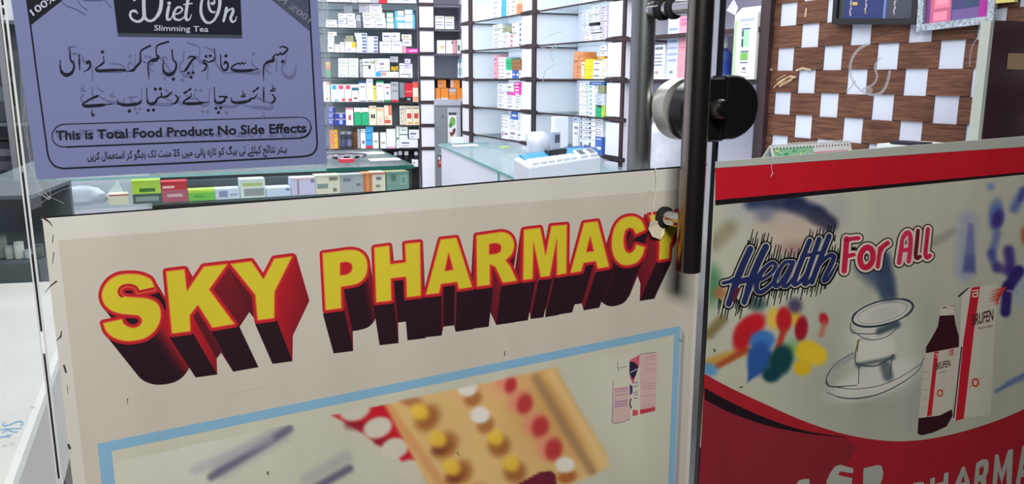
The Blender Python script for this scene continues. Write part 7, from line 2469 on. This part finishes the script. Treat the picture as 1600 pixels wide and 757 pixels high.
def poly_prism(mb, ring, z0, z1, col=(255, 255, 255)):
    lo = [Vector((p.x, p.y, z0)) for p in ring]
    hi = [Vector((p.x, p.y, z1)) for p in ring]
    mb.face(hi, col); mb.face(list(reversed(lo)), col)
    for i in range(len(ring)):
        j = (i + 1) % len(ring)
        mb.face([lo[i], lo[j], hi[j], hi[i]], col)


tabw = principled('white_table_laminate', (206, 206, 198), 0.5, noise=((196, 196, 188), 5, (1, 1, 1), 3))
mb = MB()
poly_prism(mb, [p2, p1, p4, p3], TZ - 0.20, TZ)
mb.build('top', tabw, tb_, bevel=0.012)
cen = (p1 + p2 + p3 + p4) / 4
for p in (p1, p2, p3, p4):
    d = (cen - p).normalized()
    c = p + d * 0.12
    mb = MB()
    plan_box(mb, c, FAC.u, FAC.n, -0.03, 0.03, -0.03, 0.03, 0, TZ - 0.20)
    mb.build('leg', tabw, tb_)


class Top:
    def at(s, x, y, off=0.0):
        return level(x, y, TZ + off)


mb = MB()
cr = crop(0, 600, 4.818)
BLU = (110, 164, 206)
for pts, w in (([(40, 286), (18, 302), (30, 314), (70, 310), (110, 292), (145, 282), (172, 290), (172, 305), (150, 313)], [1.0, 1.6, 2.0, 1.6, 1.4, 1.6, 2.0, 1.8, 1.2]), ([(4, 346), (60, 340), (168, 334)], 1.1), ([(40, 336), (70, 350), (105, 362), (132, 360)], 1.5), ([(60, 344), (40, 356), (20, 366)], 1.4),
               ([(0, 402), (40, 398), (75, 398)], 1.6), ([(40, 398), (60, 384), (92, 382)], 1.0)):
    stroke(mb, Top(), spline(cr(pts), 4), w, BLU, 0.0006)
for pts in ([(15, 470), (45, 462), (40, 476)], [(70, 455), (90, 445), (105, 455), (88, 470)], [(230, 178), (262, 174), (270, 180)], [(130, 515), (138, 510)]):
    stroke(mb, Top(), spline(cr(pts), 3), 0.9, (186, 184, 178), 0.0006)
mb.build('handwriting', M['ink'], tb_)

# dark metal rack of equipment further back at the far left
GR_ = Plane(Lc - c_d * 1.15 + e_s * (DEP + 0.45), c_d, CNT.n)
gr = thing('equipment_rack', GR_.pt(-1.2, 0), 'dark grey metal rack of equipment seen through the far left pane', 'shelves')
ta, tb2 = GR_.tz(-160, 150)[0], GR_.tz(64, 150)[0]
dk = principled('dark_grey_metal', (84, 94, 98), 0.5, 0.3)
mb = MB()
mb.slab(GR_, ta, tb2, 0, 2.3, -0.36, -0.34)
mb.build('back_panel', dk, gr)
levels = [GR_.tz(15, y)[1] for y in (278, 192, 32)]
for z in levels:
    mb = MB()
    mb.slab(GR_, ta, tb2, z - 0.02, z, -0.34, 0.0)
    mb.build('shelf', dk, gr)
for t in (ta, GR_.tz(6, 150)[0], tb2 - 0.03):
    mb = MB()
    mb.slab(GR_, t, t + 0.03, 0, 2.3, -0.04, 0.006)
    mb.build('post', M['steel'], gr)


def on_rack(name, label, cat, x0, x1, y0, zi, col, off=-0.05, dep=0.2, extra=None):
    t0, t1 = GR_.tz(x0, y0, off)[0], GR_.tz(x1, y0, off)[0]
    z1 = GR_.tz((x0 + x1) / 2, y0, off)[1]
    z0 = levels[zi] + 0.0006
    t = thing(name, GR_.pt((t0 + t1) / 2, z0, off), label, cat)
    mb = MB()
    mb.slab(GR_, t0, t1, z0, z1, off - dep, off, col)
    mb.build('body', M['ink'], t, bevel=0.006)
    mb = MB()
    for (u0, v0, u1, v1, c) in (extra or []):
        mb.slab(GR_, t0 + (t1 - t0) * u0, t0 + (t1 - t0) * u1, z0 + (z1 - z0) * v0, z0 + (z1 - z0) * v1, off, off + 0.006, c)
    if extra:
        mb.build('front_panel', M['ink'], t)


on_rack('printer', 'black office machine on the middle shelf of the far left rack', 'printer', -40, 33, 222, 0, (34, 36, 40), extra=[(.1, .2, .9, .45, (70, 74, 78)), (.5, .6, .9, .8, (90, 96, 100))])
on_rack('storage_box', 'dark grey box on the upper shelf of the far left rack', 'box', -30, 28, 80, 1, (72, 80, 82), extra=[(.3, .3, .8, .5, (110, 120, 120))])
on_rack('storage_box', 'pale box on the top shelf of the far left rack', 'box', -60, 14, -40, 2, (220, 224, 228), extra=[(.4, .1, .8, .3, (180, 190, 200))])
on_rack('storage_box', 'white box on the top shelf of the far left rack, nearest the door', 'box', 15, 46, -44, 2, (206, 214, 220), extra=[(.2, .1, .8, .3, (170, 190, 200))])

# low shelf of clutter beyond the white table
q_l = Plane(p1 + e_t * 0.10 + Vector((0, 0, 0)), e_f, Vector((e_f.y, -e_f.x, 0)))
cl_z = q_l.tz(20, 412)[1]
cs = thing('low_cabinet', q_l.pt(-0.4, 0), 'grey low cabinet of clutter behind the white table', 'cabinet')
ta, tb2 = q_l.tz(-120, 420)[0], q_l.tz(62, 420)[0]
mb = MB()
mb.slab(q_l, ta, tb2, 0, cl_z, -0.30, 0.0)
mb.build('carcass', dk, cs)
mb = MB()
zz = q_l.tz(20, 405)[1]
mb.slab(q_l, ta, tb2, q_l.tz(20, 312)[1], q_l.tz(20, 306)[1], -0.30, 0.0)
mb.build('shelf', dk, cs)
mb = MB()
mb.slab(q_l, ta, tb2, cl_z, q_l.tz(20, 306)[1], -0.32, -0.30)
mb.build('back_panel', dk, cs)
for i, (x0, x1, y0, c, lab) in enumerate(((-30, 6, 372, (120, 128, 124), 'grey tin on the low cabinet behind the white table, at the photo edge'), (6.5, 20, 386, (164, 172, 166), 'pale grey tub between the tins on the low cabinet'), (20.5, 36, 380, (196, 202, 198), 'whitish tub on the low cabinet behind the white table'), (36.5, 50, 392, (176, 184, 186), 'low crumpled pale packet on the low cabinet'), (50.5, 66, 384, (104, 112, 112), 'dark grey tin on the low cabinet, nearest the door'))):
    t0, t1 = q_l.tz(x0, 400, -0.05)[0], q_l.tz(x1, 400, -0.05)[0]
    z1 = q_l.tz((x0 + x1) / 2, y0, -0.05)[1]
    r = (t1 - t0) / 2
    base = q_l.pt((t0 + t1) / 2, cl_z + 0.0006, -0.05 - r)
    h = z1 - cl_z
    th = thing('storage_tub', base, lab, 'tub')
    mb = MB()
    mb.lathe(base, [(0, 0), (r * 0.9, 0), (r, h * 0.05), (r, h * 0.85), (0, h * 0.85)], 18, col=c)
    mb.build('body', M['ink'], th, smooth=True)
    mb = MB()
    mb.lathe(base, [(0, h * 0.851), (r * 1.0, h * 0.851), (r * 1.0, h * 0.97), (r * 0.9, h), (0, h)], 18, col=tuple(max(0, v - 24) for v in c))
    mb.build('lid', M['ink'], th, smooth=True)

# ceiling lights that feed the room
for (x, y, w, d) in ((-1.9, 5.2, 1.2, 0.12), (-0.5, 5.2, 1.2, 0.12), (-0.25, 2.9, 1.2, 0.12)):
    pass
